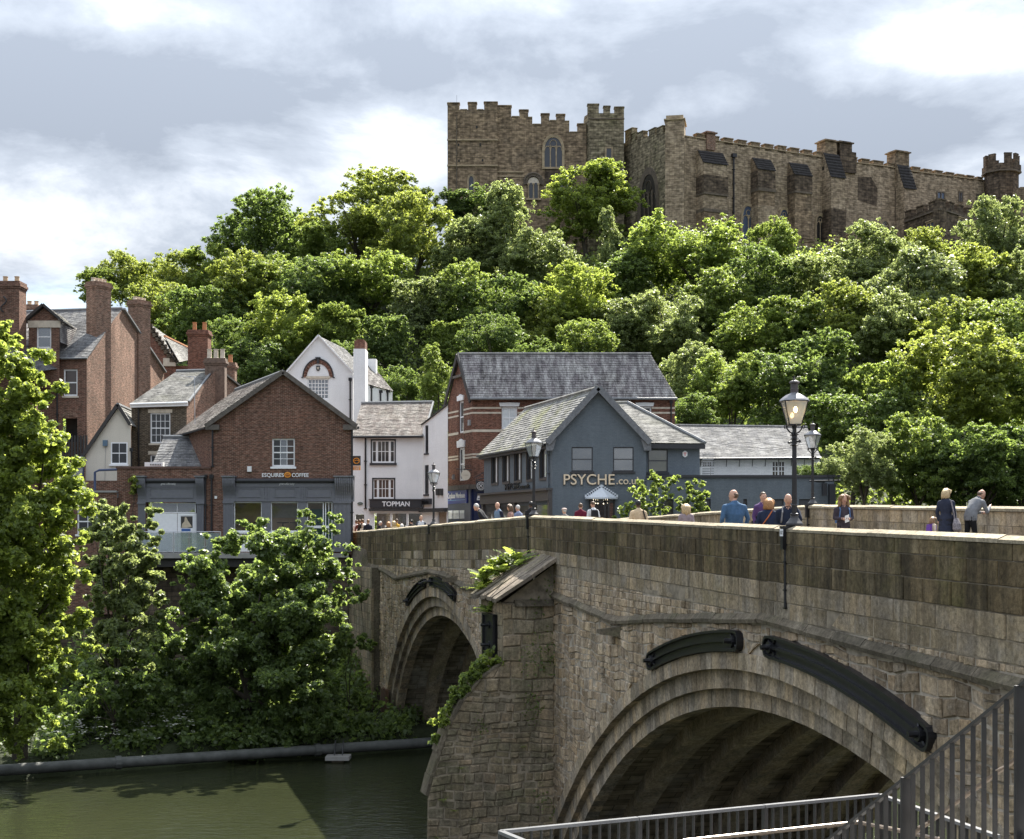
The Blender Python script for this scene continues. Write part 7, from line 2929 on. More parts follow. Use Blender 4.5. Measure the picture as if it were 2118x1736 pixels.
mb.build('crenel_coping', dressed_m, castle)


def buttress(x0, x1, ytop, ysl, mat, proud=1.5, caps=6, steps=()):
 """big buttress with slated sloping head (r5 crop)"""
 u0, _ = fH.uz(*M5(x0, ysl), proud)
 u1, _ = fH.uz(*M5(x1, ysl), proud)
 _, zt = fH.uz(*M5((x0 + x1) / 2, ytop))
 _, zs = fH.uz(*M5((x0 + x1) / 2, ysl), proud)
 d0 = .35
 mb = MB()
 mb.hexa([fH.pt(u0, BZ, proud), fH.pt(u1, BZ, proud), fH.pt(u1, BZ, 0), fH.pt(u0, BZ, 0), fH.pt(u0, zs, proud), fH.pt(u1, zs, proud), fH.pt(u1, zs, 0), fH.pt(u0, zs, 0)])
 b = mb.build('buttress', mat, castle)
 mb = MB()
 mb.add([fH.pt(u0, zs, proud), fH.pt(u1, zs, proud), fH.pt(u0, zt, d0), fH.pt(u1, zt, d0), fH.pt(u0, zs, 0), fH.pt(u1, zs, 0), fH.pt(u0, zt, 0), fH.pt(u1, zt, 0)], [(0, 2, 6, 4), (1, 5, 7, 3), (2, 3, 7, 6)])
 mb.build('buttress_head', mat, b)
 for i in range(caps):
  t0, t1 = i / caps, (i + 1.12) / caps
  za, zb_ = zs + (zt - zs) * t0, zs + (zt - zs) * min(1, t1)
  da, db = proud + (d0 - proud) * t0, proud + (d0 - proud) * min(1, t1)
  mb = MB()
  mb.hexa([fH.pt(u0 - .12, za, da + .12), fH.pt(u1 + .12, za, da + .12), fH.pt(u1 + .12, zb_, db), fH.pt(u0 - .12, zb_, db),
                 fH.pt(u0 - .12, za + .13, da + .12), fH.pt(u1 + .12, za + .13, da + .12), fH.pt(u1 + .12, zb_ + .05, db + .03), fH.pt(u0 - .12, zb_ + .05, db + .03)])
  mb.build('cap_slab', slab_dark, b)
 for (ya, yb_, m_, pr) in steps:
  za, zb_ = fH.uz(*M5((x0 + x1) / 2, ya))[1], fH.uz(*M5((x0 + x1) / 2, yb_))[1]
  mb = MB()
  fH.box(mb, u0 - .06, u1 + .06, zb_, za, 0, proud + pr)
  mb.build('buttress_stage', m_, b)
 return b


slab_dark = plain('buttress_slab', (.040, .037, .036), .95, var=.35, scale=3, spec=.08)
buttress(48, 200, 332, 400, castle_pale_m, 1.6, 5, [(500, 610, castle_dark_m, .10), (612, 625, dressed_dark_m, .18), (715, 735, dressed_dark_m, .15), (735, 1000, castle_m, .06)])
buttress(400, 508, 378, 440, castle_m, 1.5, 5, [(470, 580, castle_dark_m, .05), (580, 600, dressed_dark_m, .14), (690, 1000, castle_pale_m, .08)])
buttress(637, 745, 408, 475, castle_m, 1.5, 5, [(490, 600, castle_dark_m, .05), (600, 612, dressed_dark_m, .14), (735, 900, castle_m, .10)])
buttress(872, 962, 348, 490, castle_pale_m, 1.8, 8, [(715, 1000, castle_dark_m, .12)])
buttress(1345, 1418, 422, 562, castle_pale_m, 1.7, 8)


def hall_stack(x0, x1, ytop, ybot, mat, steps=False):
 u0, zt = fH.uz(*M5(x0, ytop))
 u1, _ = fH.uz(*M5(x1, ytop))
 _, zb_ = fH.uz(*M5((x0 + x1) / 2, ybot))
 mb = MB()
 fH.box(mb, u0 + .1, u1 - .1, zb_ - 1.5, zt - .25, -1.6, .2)
 fH.box(mb, u0 - .1, u1 + .1, zt - .25, zt - .1, -1.8, .4)
 fH.box(mb, u0 + .15, u1 - .15, zt - .1, zt + .05, -1.5, .1)
 if steps:
  fH.box(mb, u0 + .1, u1 + .5, zb_ - 1.5, zb_ + 1.2, -1.4, .3)
 return mb.build('chimney', mat, castle)


hall_stack(825, 907, 237, 350, castle_m)
hall_stack(917, 1004, 248, 380, castle_dark_m, True)
hall_stack(1280, 1373, 308, 430, castle_m)
hall_stack(58, 122, 186, 230, brick_old)
for (a, t, b, bo, mt) in ((298, 672, 372, 1085, glass_lead_blue), (541, 695, 592, 840, glass_lead_blue), (776, 735, 822, 905, glass_dark), (1198, 770, 1246, 875, glass_dark)):
 gothic(fH, *M5(a, t), *M5(b, bo), lights=2, mat=mt, stone=dressed_m, surround=.28)
for x, y0, y1 in ((238, 345, 900), (826, 430, 880)):
 u = uh(M5(x, 0)[0])
 downpipe(castle, fH, u, BZ, fH.uz(*M5(x, y0))[1], .15, .10)
 mb = MB()
 z_ = fH.uz(*M5(x, y0))[1]
 fH.box(mb, u - .3, u + .3, z_ - .25, z_ + .2, 0, .4)
 mb.build('rain_hopper', iron_m, castle)
# soot streak under the stacks: flat discoloured masonry let into the wall
for (a, t, b, bo) in ((1042, 480, 1165, 640), (1282, 540, 1330, 760)):
 h = fH.rect(*M5(a, t), *M5(b, bo))
 mb = MB()
 pts = [(h[0], h[1]), (h[2], h[1] - .5), (h[2] + .1, h[3] - 1.3), ((h[0] * .3 + h[2] * .7), h[3]), (h[0], h[3] - .2)]
 fH.wall(mb, pts, d=.025)
 mb.build('sooted_masonry', castle_dark_m, castle)
for (a, t, b, bo) in ((1558, 585, 1600, 622), (1698, 585, 1716, 638), (1815, 602, 1848, 640)):
 h = fH.rect(*M5(a, t), *M5(b, bo))
 mb = MB()
 for (p0, p1, p2, p3) in ((h[0] - .15, h[0], h[1] - .15, h[3] + .15), (h[2], h[2] + .15, h[1] - .15, h[3] + .15), (h[0], h[2], h[3], h[3] + .15), (h[0], h[2], h[1] - .15, h[1]), ((h[0] + h[2]) / 2 - .07, (h[0] + h[2]) / 2 + .07, h[1], h[3])):
  fH.box(mb, p0, p1, p2, p3, -.02, .12)
 w_ = mb.build('window', dressed_dark_m, castle)
 MB().quad(fH.pt(h[0], h[1], .03), fH.pt(h[2], h[1], .03), fH.pt(h[2], h[3], .03), fH.pt(h[0], h[3], .03)).build('pane', glass_lead_blue, w_)
# lower terrace wall with battlements in front of the hall
fT = Fac(M5(680, 0)[0], 174.0, M5(985, 0)[0], 173.0)
fT2 = Fac(M5(985, 0)[0], 173.0, M5(1560, 0)[0], 182.0)
for ff, a, b, y0, y1 in ((fT, 680, 985, 925, 862), (fT2, 985, 1560, 868, 905)):
 za, zb_ = ff.uz(*M5(a + 2, y0 + 30))[1], ff.uz(*M5(b - 2, y1 + 28))[1]
 mb = MB()
 ff.wall(mb, [(0, BZ), (ff.len, BZ), (ff.len, zb_), (0, za)])
 mb.quad(ff.pt(0, za), ff.pt(ff.len, zb_), ff.pt(ff.len, zb_, -.9), ff.pt(0, za, -.9))
 mb.build('outer_wall', castle_m if ff is fT else castle_pale_m, castle)
 n = int(ff.len / 2.0)
 for i in range(n):
  u0 = ff.len * (i + .12) / n
  u1 = ff.len * (i + .62) / n
  zc_ = za + (zb_ - za) * (u0 + u1) / 2 / ff.len
  mb = MB()
  ff.box(mb, u0, u1, zc_ - .3, zc_ + .75, -.7, 0)
  ff.box(mb, u0 - .06, u1 + .06, zc_ + .75, zc_ + .86, -.76, .08)
  mb.build('merlon', castle_m, castle)
# projecting dark range on the right
fQ = Fac(M5(1345, 0)[0], 184.0, M5(1575, 0)[0], 176.5)
fQ2 = Fac(M5(1575, 0)[0], 176.5, M5(1910, 0)[0], 186.0)
for ff, y0, y1, ext in ((fQ, 740, 660, 0), (fQ2, 668, 655, 0)):
 xa, xb = (1345, 1575) if ff is fQ else (1575, 1910)
 za, zb_ = ff.uz(*M5(xa + 3, y0))[1], ff.uz(*M5(xb - 3, y1))[1]
 if ff is fQ:
  za = zb_ = ff.uz(*M5(1570, 668))[1]
 else:
  za = zb_ = fQ.uz(*M5(1570, 668))[1]
 mb = MB()
 ff.box(mb, 0, ff.len, BZ, za, -.9, 0)
 mb.build('chapel_wall', castle_dark_m, castle)
 n = max(3, int(ff.len / 2.1))
 for i in range(n):
  u0, u1 = ff.len * (i + .06) / n, ff.len * (i + .60) / n
  mb = MB()
  ff.box(mb, u0, u1, za - .1, za + .75, -.7, 0)
  ff.box(mb, u0 - .06, u1 + .06, za + .75, za + .87, -.76, .09)
  mb.build('merlon', castle_dark_m, castle)
 string(ff, 0, ff.len, za - .4, 0, .15, .15, dressed_dark_m)
for ff, (a, t, b, bo) in ((fQ, (1498, 780, 1540, 858)), (fQ2, (1695, 762, 1738, 835)), (fQ2, (1845, 740, 1900, 770))):
 h = ff.rect(*M5(a, t), *M5(b, bo))
 mb = MB()
 m_ = (h[0] + h[2]) / 2
 for (p0, p1, p2, p3) in ((h[0] - .2, h[0], h[1] - .2, h[3] + .2), (h[2], h[2] + .2, h[1] - .2, h[3] + .2), (h[0], h[2], h[3], h[3] + .2), (h[0], h[2], h[1] - .2, h[1]), (m_ - .08, m_ + .08, h[1], h[3])):
  ff.box(mb, p0, p1, p2, p3, -.02, .14)
 ff.box(mb, h[0] - .3, h[2] + .3, h[3] + .2, h[3] + .32, 0, .25)
 w_ = mb.build('window', dressed_m, castle)
 MB().quad(ff.pt(h[0], h[1], .03), ff.pt(h[2], h[1], .03), ff.pt(h[2], h[3], .03), ff.pt(h[0], h[3], .03)).build('pane', glass_lead_blue, w_)
# octagonal corner tower at the end
pT = W(*M5(1972, 500), 195.0)
rT_ = (M5(2092, 0)[0] - M5(1850, 0)[0]) / F * 195 / 2
ztop = W(*M5(1972, 418), 195).z
mb = MB()
c8 = lambda r_, z, k: Vector((pT.x + r_ * math.cos(math.pi / 8 + k * math.pi / 4), pT.y + r_ * math.sin(math.pi / 8 + k * math.pi / 4), z))
mb.prism([c8(rT_ * .88, BZ, k) for k in range(8)], (0, 0, ztop - BZ - .9))
mb.prism([c8(rT_ * 1.0, ztop - .9, k) for k in range(8)], (0, 0, .9))
tw = mb.build('octagonal_tower', castle_dark_m, castle)
mb = MB()
mb.prism([c8(rT_ * 1.03, ztop - 1.05, k) for k in range(8)], (0, 0, .2))
mb.build('corbel_ring', dressed_dark_m, tw)
ztm = W(*M5(1972, 352), 195).z
for k in range(8):
 for t0, t1 in ((.30, .82),) if k % 2 else ((.15, .62),):
  a, b = c8(rT_, 0, k), c8(rT_, 0, k + 1)
  ai, bi = c8(rT_ * .82, 0, k), c8(rT_ * .82, 0, k + 1)
  p = [a.lerp(b, t0), a.lerp(b, t1), ai.lerp(bi, t1), ai.lerp(bi, t0)]
  mb = MB()
  mb.hexa([Vector((q_.x, q_.y, ztop - .02)) for q_ in p] + [Vector((q_.x, q_.y, ztm - .12)) for q_ in p])
  cc2 = sum(p, Vector()) / 4
  mb.hexa([Vector((cc2.x + (q_.x - cc2.x) * 1.08, cc2.y + (q_.y - cc2.y) * 1.08, ztm - .12)) for q_ in p] + [Vector((cc2.x + (q_.x - cc2.x) * 1.08, cc2.y + (q_.y - cc2.y) * 1.08, ztm)) for q_ in p])
  mb.build('merlon', castle_dark_m, castle)
p0, p1 = W(*M5(2060, 800), 190), W(*M5(2400, 570), 190)
MB().box(p0.x, p1.x, 188, 191, BZ, p1.z).build('east_wall', castle_m, castle)

# ------------------------------------------------------------------ trees
def leaf_mesh(name, mat, centers, radii, n, size, seed=0, flat=0.8, up=0.45, fill=0.35):
 """many small folded leaves through the outer part of every leaf clump"""
 r = np.random.RandomState(seed)
 C_ = np.asarray(centers, float)
 Rr = np.asarray(radii, float)
 pr = Rr ** 2
 pr /= pr.sum()
 k = r.choice(len(Rr), n, p=pr)
 d = r.normal(size=(n, 3))
 d[:, 2] += 0.25
 d /= np.linalg.norm(d, axis=1)[:, None]
 rad = Rr[k] * (fill + (1.25 - fill) * r.rand(n) ** 0.6) * (1 + 0.16 * r.randn(n))
 p = C_[k] + d * rad[:, None] * np.array([1, 1, flat])
 nrm = d * 0.30 + np.array([0, 0, up]) + r.normal(size=(n, 3)) * 0.55
 nrm /= np.linalg.norm(nrm, axis=1)[:, None]
 t = np.cross(nrm, r.normal(size=(n, 3)))
 t /= np.linalg.norm(t, axis=1)[:, None] + 1e-9
 b = np.cross(nrm, t)
 s = size * (0.6 + 0.8 * r.rand(n))[:, None]
 tip = p + t * s * 0.62 - nrm * s * 0.10
 base = p - t * s * 0.5
 le = p + b * s * 0.42 + nrm * s * 0.09
 ri = p - b * s * 0.42 + nrm * s * 0.09
 co = np.empty((n * 4, 3))
 co[0::4], co[1::4], co[2::4], co[3::4] = base, ri, tip, le
 me = bpy.data.meshes.new(name)
 me.vertices.add(n * 4)
 me.vertices.foreach_set('co', co.ravel())
 me.loops.add(n * 4)
 me.loops.foreach_set('vertex_index', np.arange(n * 4, dtype=np.int32))
 me.polygons.add(n)
 me.polygons.foreach_set('loop_start', np.arange(n, dtype=np.int32) * 4)
 me.update(calc_edges=True)
 me.materials.append(mat)
 return me


def crown_blobs(seed, kind):
 """clump centres of a unit crown (radius about 1)"""
 r = np.random.RandomState(seed)
 C_, Rr = [], []
 n = {'round': 32, 'tall': 32, 'wide': 34, 'loose': 30, 'layered': 34}[kind]
 for i in range(n):
  a = r.rand() * 2 * math.pi
  z = r.rand() * 1.9 - 0.85
  if kind == 'round':
   w = math.sqrt(max(0.02, 1 - (z * 0.95) ** 2))
  elif kind == 'tall':
   z = r.rand() * 2.6 - 1.1
   w = 0.75 * max(0.12, 1 - abs((z - 0.0) / 1.6) ** 1.7)
  elif kind == 'wide':
   z = r.rand() * 1.5 - 0.75
   w = 1.15 * math.sqrt(max(0.05, 1 - (z / 0.9) ** 2))
  elif kind == 'loose':
   w = 0.95 * (0.4 + 0.6 * r.rand())
  else:
   z = math.floor(r.rand() * 5) * 0.42 - 0.85 + r.rand() * .1
   w = 1.05 * math.sqrt(max(0.06, 1 - (z * 0.9) ** 2))
  q = w * (0.62 + 0.38 * r.rand() ** 0.5)
  C_.append((q * math.cos(a), q * math.sin(a), z))
  Rr.append((0.27 + 0.18 * r.rand()) * (0.8 if kind == 'loose' else 1))
 return C_, Rr


def tufts(C_, Rr, seed, per=20):
 """breaks every clump of a crown into small sprays of leaves, thicker on top, with strays between"""
 r = np.random.RandomState(seed)
 c2, r2_ = [], []
 for c, q in zip(C_, Rr):
  for i in range(per):
   d = r.normal(size=3)
   d[2] = d[2] * .8 + .35
   d /= np.linalg.norm(d)
   c2.append(np.array(c) + d * q * (.35 + .9 * r.rand()) * np.array([1, 1, .85]))
   r2_.append(q * r.uniform(.08, .24))
 return c2, r2_


PROTO = {}
R0 = 5.0


def proto(kind, mat, k):
 k = k % 3
 key = (kind, k)
 if key not in PROTO:
  C_, Rr = crown_blobs(k * 17 + len(kind) * 5 + 1, kind)
  c2, r2_ = tufts(C_, Rr, k + 50, 36)
  c2 += [(0, 0, -.1), (0, 0, .3), (.3, 0, 0), (-.3, .1, 0)]
  r2_ += [.45, .38, .4, .4]
  PROTO[key] = (leaf_mesh('crown', leaf_mid, np.array(c2) * R0, np.array(r2_) * R0, 46000, 0.25, k + 3, fill=.1), C_)
 return PROTO[key]


def trunk_mb(base, tips, r0):
 mb = MB()
 base = Vector(base)
 top = sum((Vector(t) for t in tips), Vector()) / max(1, len(tips))
 fork = base.lerp(top, 0.45)
 mid = base.lerp(fork, .5) + Vector((rnd.uniform(-.2, .2), rnd.uniform(-.2, .2), 0))
 mb.tube([base - Vector((0, 0, .4)), mid, fork], [r0 * 1.15, r0 * .9, r0 * .72], 8)
 for t in tips:
  t = Vector(t)
  m_ = fork.lerp(t, .5) + Vector((rnd.uniform(-.3, .3), rnd.uniform(-.3, .3), rnd.uniform(0, .5)))
  mb.tube([fork, m_, t], [r0 * .5, r0 * .3, r0 * .08], 6)
 return mb


def hill_tree(px, py, rp, kind, mat, k, label, stretch=1.0, Y=None, group='trees on the wooded castle hill', cat='tree', lift=1.0, name='tree'):
 if Y is None:
  Y = 175.0
  y = 92.0
  while y < 176:
   p = W(px, py, y)
   rr = rp / F * y
   if p.z - ground(p.x, y) <= rr * 1.05 * lift + 0.8:
    Y = y
    break
   y += 0.5
 c = W(px, py, Y)
 rr = rp / F * Y
 gz = ground(c.x, Y)
 root = thing(name, label, cat, (c.x, c.y, gz), group)
 me, C_ = proto(kind, mat, k)
 o = link('crown', me, root, (0, 0, c.z - gz))
 o.material_slots[0].link = 'OBJECT'
 o.material_slots[0].material = mat
 s = rr / R0 * .90
 o.scale = (s * rnd.uniform(.86, 1.16), s * rnd.uniform(.86, 1.16), s * stretch * rnd.uniform(.86, .98))
 o.rotation_euler = (rnd.uniform(-.22, .22), rnd.uniform(-.22, .22), rnd.uniform(0, 6.28))
 tips = [Vector((c.x, c.y, c.z)) + Vector(q_) * rr * .75 for q_ in (C_[3], C_[9], C_[15], C_[22], C_[28])]
 if cat == 'tree':
  trunk_mb((c.x, c.y, gz), tips, max(.16, rr * .07)).build('trunk', bark_m, root)
 return root


T = hill_tree
# skyline, left to right
T(195, 600, 42, 'loose', leaf_mid, 0, 'small green treetop beyond the roofs left of the tall chimney stack', Y=120)
T(255, 590, 62, 'round', leaf_bright, 1, 'bright green tree behind the tallest chimney stack')
T(352, 580, 72, 'wide', leaf_bright, 2, 'broad light green tree on the left skyline')
T(452, 575, 66, 'round', leaf_mid, 1, 'mid green tree between the left skyline tree and the dark one')
T(545, 492, 96, 'round', leaf_dark, 0, 'large dark green tree on the left skyline')
T(665, 520, 70, 'loose', leaf_mid, 2, 'green tree in the gap right of the dark skyline tree')
T(800, 432, 84, 'round', leaf_bright, 3, 'bright domed tree on the skyline left of the castle')
T(740, 480, 84, 'wide', leaf_bright, 1, 'light green tree just left of the domed skyline tree')
T(850, 500, 88, 'round', leaf_bright, 4, 'bright yellow green tree under the left end of the castle', stretch=1.1)
T(935, 440, 46, 'loose', leaf_dark, 3, 'dark tree at the foot of the castle corner tower', Y=172)
T(1010, 430, 52, 'wide', leaf_dark, 1, 'dark bush like tree under the lancet of the corner tower', Y=173)
T(1055, 520, 92, 'tall', leaf_pale, 1, 'pale silvery tree in front of the castle front', stretch=1.1)
T(980, 530, 76, 'round', leaf_pale, 2, 'pale green tree left of the silvery one')
T(1120, 560, 80, 'round', leaf_pale, 3, 'pale rounded tree below the round arched castle windows')
T(1215, 425, 78, 'layered', leaf_gold, 1, 'golden maple with layered branches against the castle wall', stretch=1.05)
T(1255, 380, 46, 'loose', leaf_mid, 4, 'small green treetop in front of the castle stair turret')
T(1268, 530, 44, 'tall', leaf_pale, 4, 'slender pale tree between the maple and the dense round tree', stretch=1.5)
T(1300, 590, 60, 'round', leaf_dark, 2, 'dark green tree under the castle west window')
T(1425, 525, 104, 'wide', leaf_mid, 3, 'dense round green tree under the castle corner', stretch=.95)
T(1598, 520, 58, 'round', leaf_mid, 4, 'compact green tree in front of the hall windows')
T(1575, 600, 80, 'round', leaf_dark, 4, 'dark tree below the compact green tree')
T(1700, 590, 78, 'wide', leaf_pale, 0, 'pale tree below the outer castle wall')
T(1800, 560, 92, 'round', leaf_pale, 1, 'large pale tree right of the outer castle wall')
T(1905, 530, 60, 'round', leaf_bright, 0, 'bright domed tree under the projecting castle range')
T(1890, 620, 100, 'round', leaf_pale, 2, 'big pale tree under the bright domed tree')
T(2062, 500, 78, 'layered', leaf_pale, 3, 'tall pale tree at the right edge before the octagonal tower', stretch=1.25)
T(2010, 600, 84, 'round', leaf_bright, 3, 'green tree on the right slope below the octagonal tower')
T(2110, 610, 84, 'round', leaf_pale, 4, 'pale tree cut by the right edge, upper slope')
# middle of the slope
T(330, 650, 70, 'round', leaf_bright, 0, 'light green tree above the corbelled gable house')
T(420, 660, 74, 'wide', leaf_dark, 0, 'dark tree above the brown brick house')
T(505, 610, 80, 'round', leaf_bright, 4, 'bright tree under the dark skyline tree')
T(585, 590, 74, 'wide', leaf_mid, 0, 'mid green tree right of the bright one under the skyline')
T(665, 620, 74, 'round', leaf_dark, 1, 'dark tree at the middle of the left slope')
T(760, 580, 84, 'wide', leaf_mid, 2, 'mid green tree under the light skyline pair')
T(590, 690, 80, 'layered', leaf_gold, 2, 'golden leafed tree above the white gable house')
T(480, 720, 62, 'round', leaf_dark, 3, 'dark tree behind the orange potted chimney')
T(540, 750, 60, 'wide', leaf_dark, 4, 'dark low tree behind the coffee shop roof')
T(700, 700, 62, 'loose', leaf_mid, 3, 'thin green tree over the white house chimney')
T(865, 650, 70, 'loose', leaf_pale, 4, 'thin pale tree on the middle slope')
T(950, 630, 76, 'round', leaf_mid, 1, 'mid green tree under the pale castle trees')
T(1040, 640, 80, 'wide', leaf_dark, 2, 'dark tree at the centre of the slope')
T(1190, 640, 86, 'layered', leaf_gold, 0, 'yellow green tree at the centre of the slope')
T(1130, 690, 62, 'round', leaf_bright, 1, 'bright tree just left below the yellow green one')
T(1290, 690, 74, 'round', leaf_pale, 0, 'pale tree over the right half of the long slate roof')
T(1385, 680, 84, 'wide', leaf_pale, 1, 'pale blossoming tree above the end of the long slate roof')
T(1480, 640, 80, 'round', leaf_mid, 2, 'green tree under the dense round tree')
T(1555, 700, 80, 'wide', leaf_mid, 4, 'mid green tree on the slope left of the near lamp')
T(1650, 690, 80, 'loose', leaf_mid, 0, 'green tree on the slope above the near lamp')
T(1740, 680, 84, 'round', leaf_bright, 2, 'light green tree right above the near lamp')
T(1830, 700, 88, 'round', leaf_pale, 4, 'pale tree on the middle right slope')
T(1950, 690, 90, 'wide', leaf_bright, 4, 'bright tree on the middle right slope')
T(2070, 710, 96, 'round', leaf_mid, 3, 'mid green tree by the right edge, middle slope')
# foot of the slope behind the roofs
T(720, 760, 56, 'round', leaf_dark, 0, 'dark tree behind the white chimney')
T(800, 720, 66, 'loose', leaf_dark, 1, 'dark tree right of the white chimney')
T(820, 800, 48, 'wide', leaf_dark, 2, 'dark low tree behind the right end of the white gable house', Y=116)
T(900, 790, 52, 'tall', leaf_mid, 4, 'green bush tree beside the striped house gable', Y=112)
T(930, 720, 56, 'loose', leaf_mid, 1, 'thin green tree over the striped house gable')
T(1020, 700, 62, 'wide', leaf_dark, 4, 'dark tree over the left end of the long slate roof', Y=126)
T(1110, 740, 48, 'wide', leaf_dark, 3, 'dark tree just over the ridge of the long slate roof', Y=120)
T(1210, 720, 56, 'round', leaf_mid, 0, 'green tree over the middle of the long slate roof', Y=122)
T(1430, 790, 70, 'round', leaf_pale, 2, 'pale tree right of the end of the long slate roof', Y=112)
T(1510, 800, 80, 'wide', leaf_mid, 1, 'mid green tree above the white cottage roof', Y=108)
T(1440, 860, 46, 'round', leaf_dark, 1, 'dark tree behind the left end of the white cottage', Y=102)
T(1600, 810, 80, 'round', leaf_dark, 3, 'dark tree behind the near lamp lantern', Y=106)
T(1690, 790, 90, 'loose', leaf_dark, 4, 'dark tree right of the near lamp lantern', Y=108)
T(1760, 870, 84, 'wide', leaf_dark, 0, 'dark tree behind the second lamp', Y=102)
T(1850, 840, 110, 'loose', leaf_mid, 2, 'large green tree right of the second lamp', Y=104)
T(1990, 800, 130, 'round', leaf_bright, 0, 'large bright tree on the lower right slope', Y=103)
T(2110, 830, 110, 'round', leaf_mid, 4, 'green tree at the right edge, lower slope', Y=104)
T(1790, 960, 66, 'layered', leaf_pale, 0, 'pale drooping tree beside the corner of the blue wing', Y=94)
T(1900, 960, 100, 'round', leaf_mid, 3, 'mid green tree over the woman with the leaflet', Y=96)
T(2010, 960, 106, 'wide', leaf_dark, 2, 'dark tree behind the leaning man', Y=95)
T(2115, 980, 100, 'round', leaf_dark, 0, 'dark tree at the right edge over the parapet', Y=96)
T(1715, 978, 30, 'round', leaf_pale, 3, 'small flowering shrub above the blue wing', Y=86, cat='shrub', name='shrub')
T(1668, 976, 20, 'wide', leaf_dark, 2, 'little dark shrub between the two lamps over the blue wing', Y=84, cat='shrub', name='shrub')

# undergrowth that covers the slope between the trees
r_ = np.random.RandomState(5)
n = 1500
ux = r_.uniform(-75, 75, n)
uy = r_.uniform(100, 181, n)
keep = np.abs(ux) < uy * .42
ux, uy = ux[keep], uy[keep]
uz_ = np.array([ground(a, b) for a, b in zip(ux, uy)])
cen = np.c_[ux, uy, uz_ + .7]
tag(link('undergrowth', leaf_mesh('undergrowth', leaf_mid, cen, r_.uniform(.9, 2.6, len(ux)), 150000, .31, 9)), 'dense dark green undergrowth covering the hillside', kind='stuff')


# ---- trees on the near side of the far bank, clump by clump
def bank_tree(name, label, clumps, Y, mat, n, size, base_px, trunk_r, seed, dY=1.6, cat='tree', group=None, zb=None, thin=1.0):
 r = np.random.RandomState(seed)
 cen, rad = [], []
 for (px, py, rp) in clumps:
  y = Y + r.uniform(-dY, dY)
  c = W(px, py, y)
  rr = rp / F * y
  k = max(7, int(rr * 26))
  for i in range(k):
   d = r.normal(size=3)
   d[2] += .2
   d /= np.linalg.norm(d)
   q_ = np.array(c) + d * rr * (.15 + 1.15 * r.rand()) * np.array([1.15, 1.3, .9]) * (1.5 if rp < 19 else 1)
   cen.append(q_)
   rad.append(max(.10, rr * r.uniform(.12, .32)) * thin)
 b = W(base_px[0], base_px[1], Y)
 if b.y < bank_y(b.x) + .8:
  b.y = bank_y(b.x) + .8
 gz = ground(b.x, b.y) if zb is None else zb
 root = thing(name, label, cat, (b.x, b.y, gz), group)
 me = leaf_mesh('crown', mat, np.array(cen) - np.array([b.x, b.y, gz]), rad, n, size, seed, fill=.30)
 link('crown', me, root)
 big = sorted(range(len(clumps)), key=lambda i: -clumps[i][2])[:14]
 tips = [W(clumps[i][0], clumps[i][1], Y) for i in big]
 trunk_mb((b.x, b.y, gz), tips, trunk_r).build('trunk', bark_m, root)
 return root


bank_tree('sycamore_tree', 'tall sunlit yellow green sycamore filling the left edge of the bank',
          [(30, 760, 55), (66, 825, 46), (20, 850, 60), (92, 925, 52), (50, 960, 72), (20, 1050, 72), (105, 1035, 60), (128, 955, 18), (120, 1130, 52), (40, 1180, 78), (138, 1195, 38), (100, 1250, 58), (30, 1300, 68), (150, 1290, 40),
           (58, 1390, 60), (130, 1378, 34), (20, 1460, 46), (92, 1460, 34), (178, 1345, 18), (108, 1542, 22), (5, 700, 34), (-30, 900, 80), (-30, 1100, 90), (-30, 1300, 90), (176, 1420, 14), (30, 1550, 22), (150, 1130, 22), (0, 1390, 60), (40, 1520, 30), (-10, 1500, 50), (70, 1500, 26), (20, 1340, 50), (75, 1330, 40), (10, 1430, 50)],
          59.0, leaf_gold, 130000, .165, (-25, 1560), .32, 21)
bank_tree('pale_bank_tree', 'pale grey green tree left of the coffee shop door',
          [(215, 1058, 32), (196, 1105, 30), (245, 1108, 36), (268, 1160, 42), (226, 1180, 42), (298, 1190, 30), (250, 1236, 42), (290, 1276, 36), (228, 1300, 38), (300, 1325, 26), (186, 1165, 24), (320, 1058, 10), (312, 1090, 12), (318, 1120, 16), (266, 1350, 26), (205, 1240, 26), (300, 1240, 34), (240, 1340, 34), (300, 1390, 28), (200, 1320, 28), (270, 1100, 26), (310, 1160, 20)],
          66.0, leaf_pale, 60000, .16, (232, 1520), .16, 22)
bank_tree('bank_sycamore', 'big dense dark green tree overhanging the water below the coffee shop',
          [(430, 1175, 44), (478, 1118, 36), (555, 1125, 46), (620, 1132, 48), (672, 1128, 28), (694, 1072, 9), (690, 1092, 12), (637, 1062, 10), (640, 1084, 14), (520, 1092, 14), (612, 1200, 62), (685, 1185, 36), (706, 1240, 26), (540, 1222, 62), (462, 1246, 50),
           (402, 1268, 40), (640, 1290, 55), (570, 1318, 64), (492, 1330, 62), (424, 1330, 44), (340, 1330, 34), (655, 1370, 44), (602, 1402, 62), (522, 1420, 62), (440, 1420, 54), (378, 1420, 42), (646, 1450, 40), (582, 1490, 52), (502, 1500, 54), (424, 1500, 52), (352, 1480, 38),
           (334, 1530, 30), (402, 1548, 28), (480, 1552, 26), (556, 1540, 28), (684, 1445, 22), (395, 1180, 16), (392, 1150, 9), (372, 1205, 14), (722, 1178, 12), (722, 1130, 10), (330, 1300, 20), (360, 1400, 40), (420, 1470, 44), (560, 1450, 50), (610, 1530, 36), (520, 1545, 36), (455, 1540, 36), (340, 1440, 34), (480, 1280, 50), (560, 1280, 50), (640, 1230, 40), (690, 1330, 30), (375, 1330, 34), (620, 1350, 40), (660, 1490, 36), (430, 1380, 40), (530, 1360, 46), (370, 1560, 26), (440, 1562, 26), (510, 1560, 26), (575, 1552, 26), (630, 1530, 28)],
          68.5, leaf_bank, 180000, .165, (500, 1580), .30, 23)
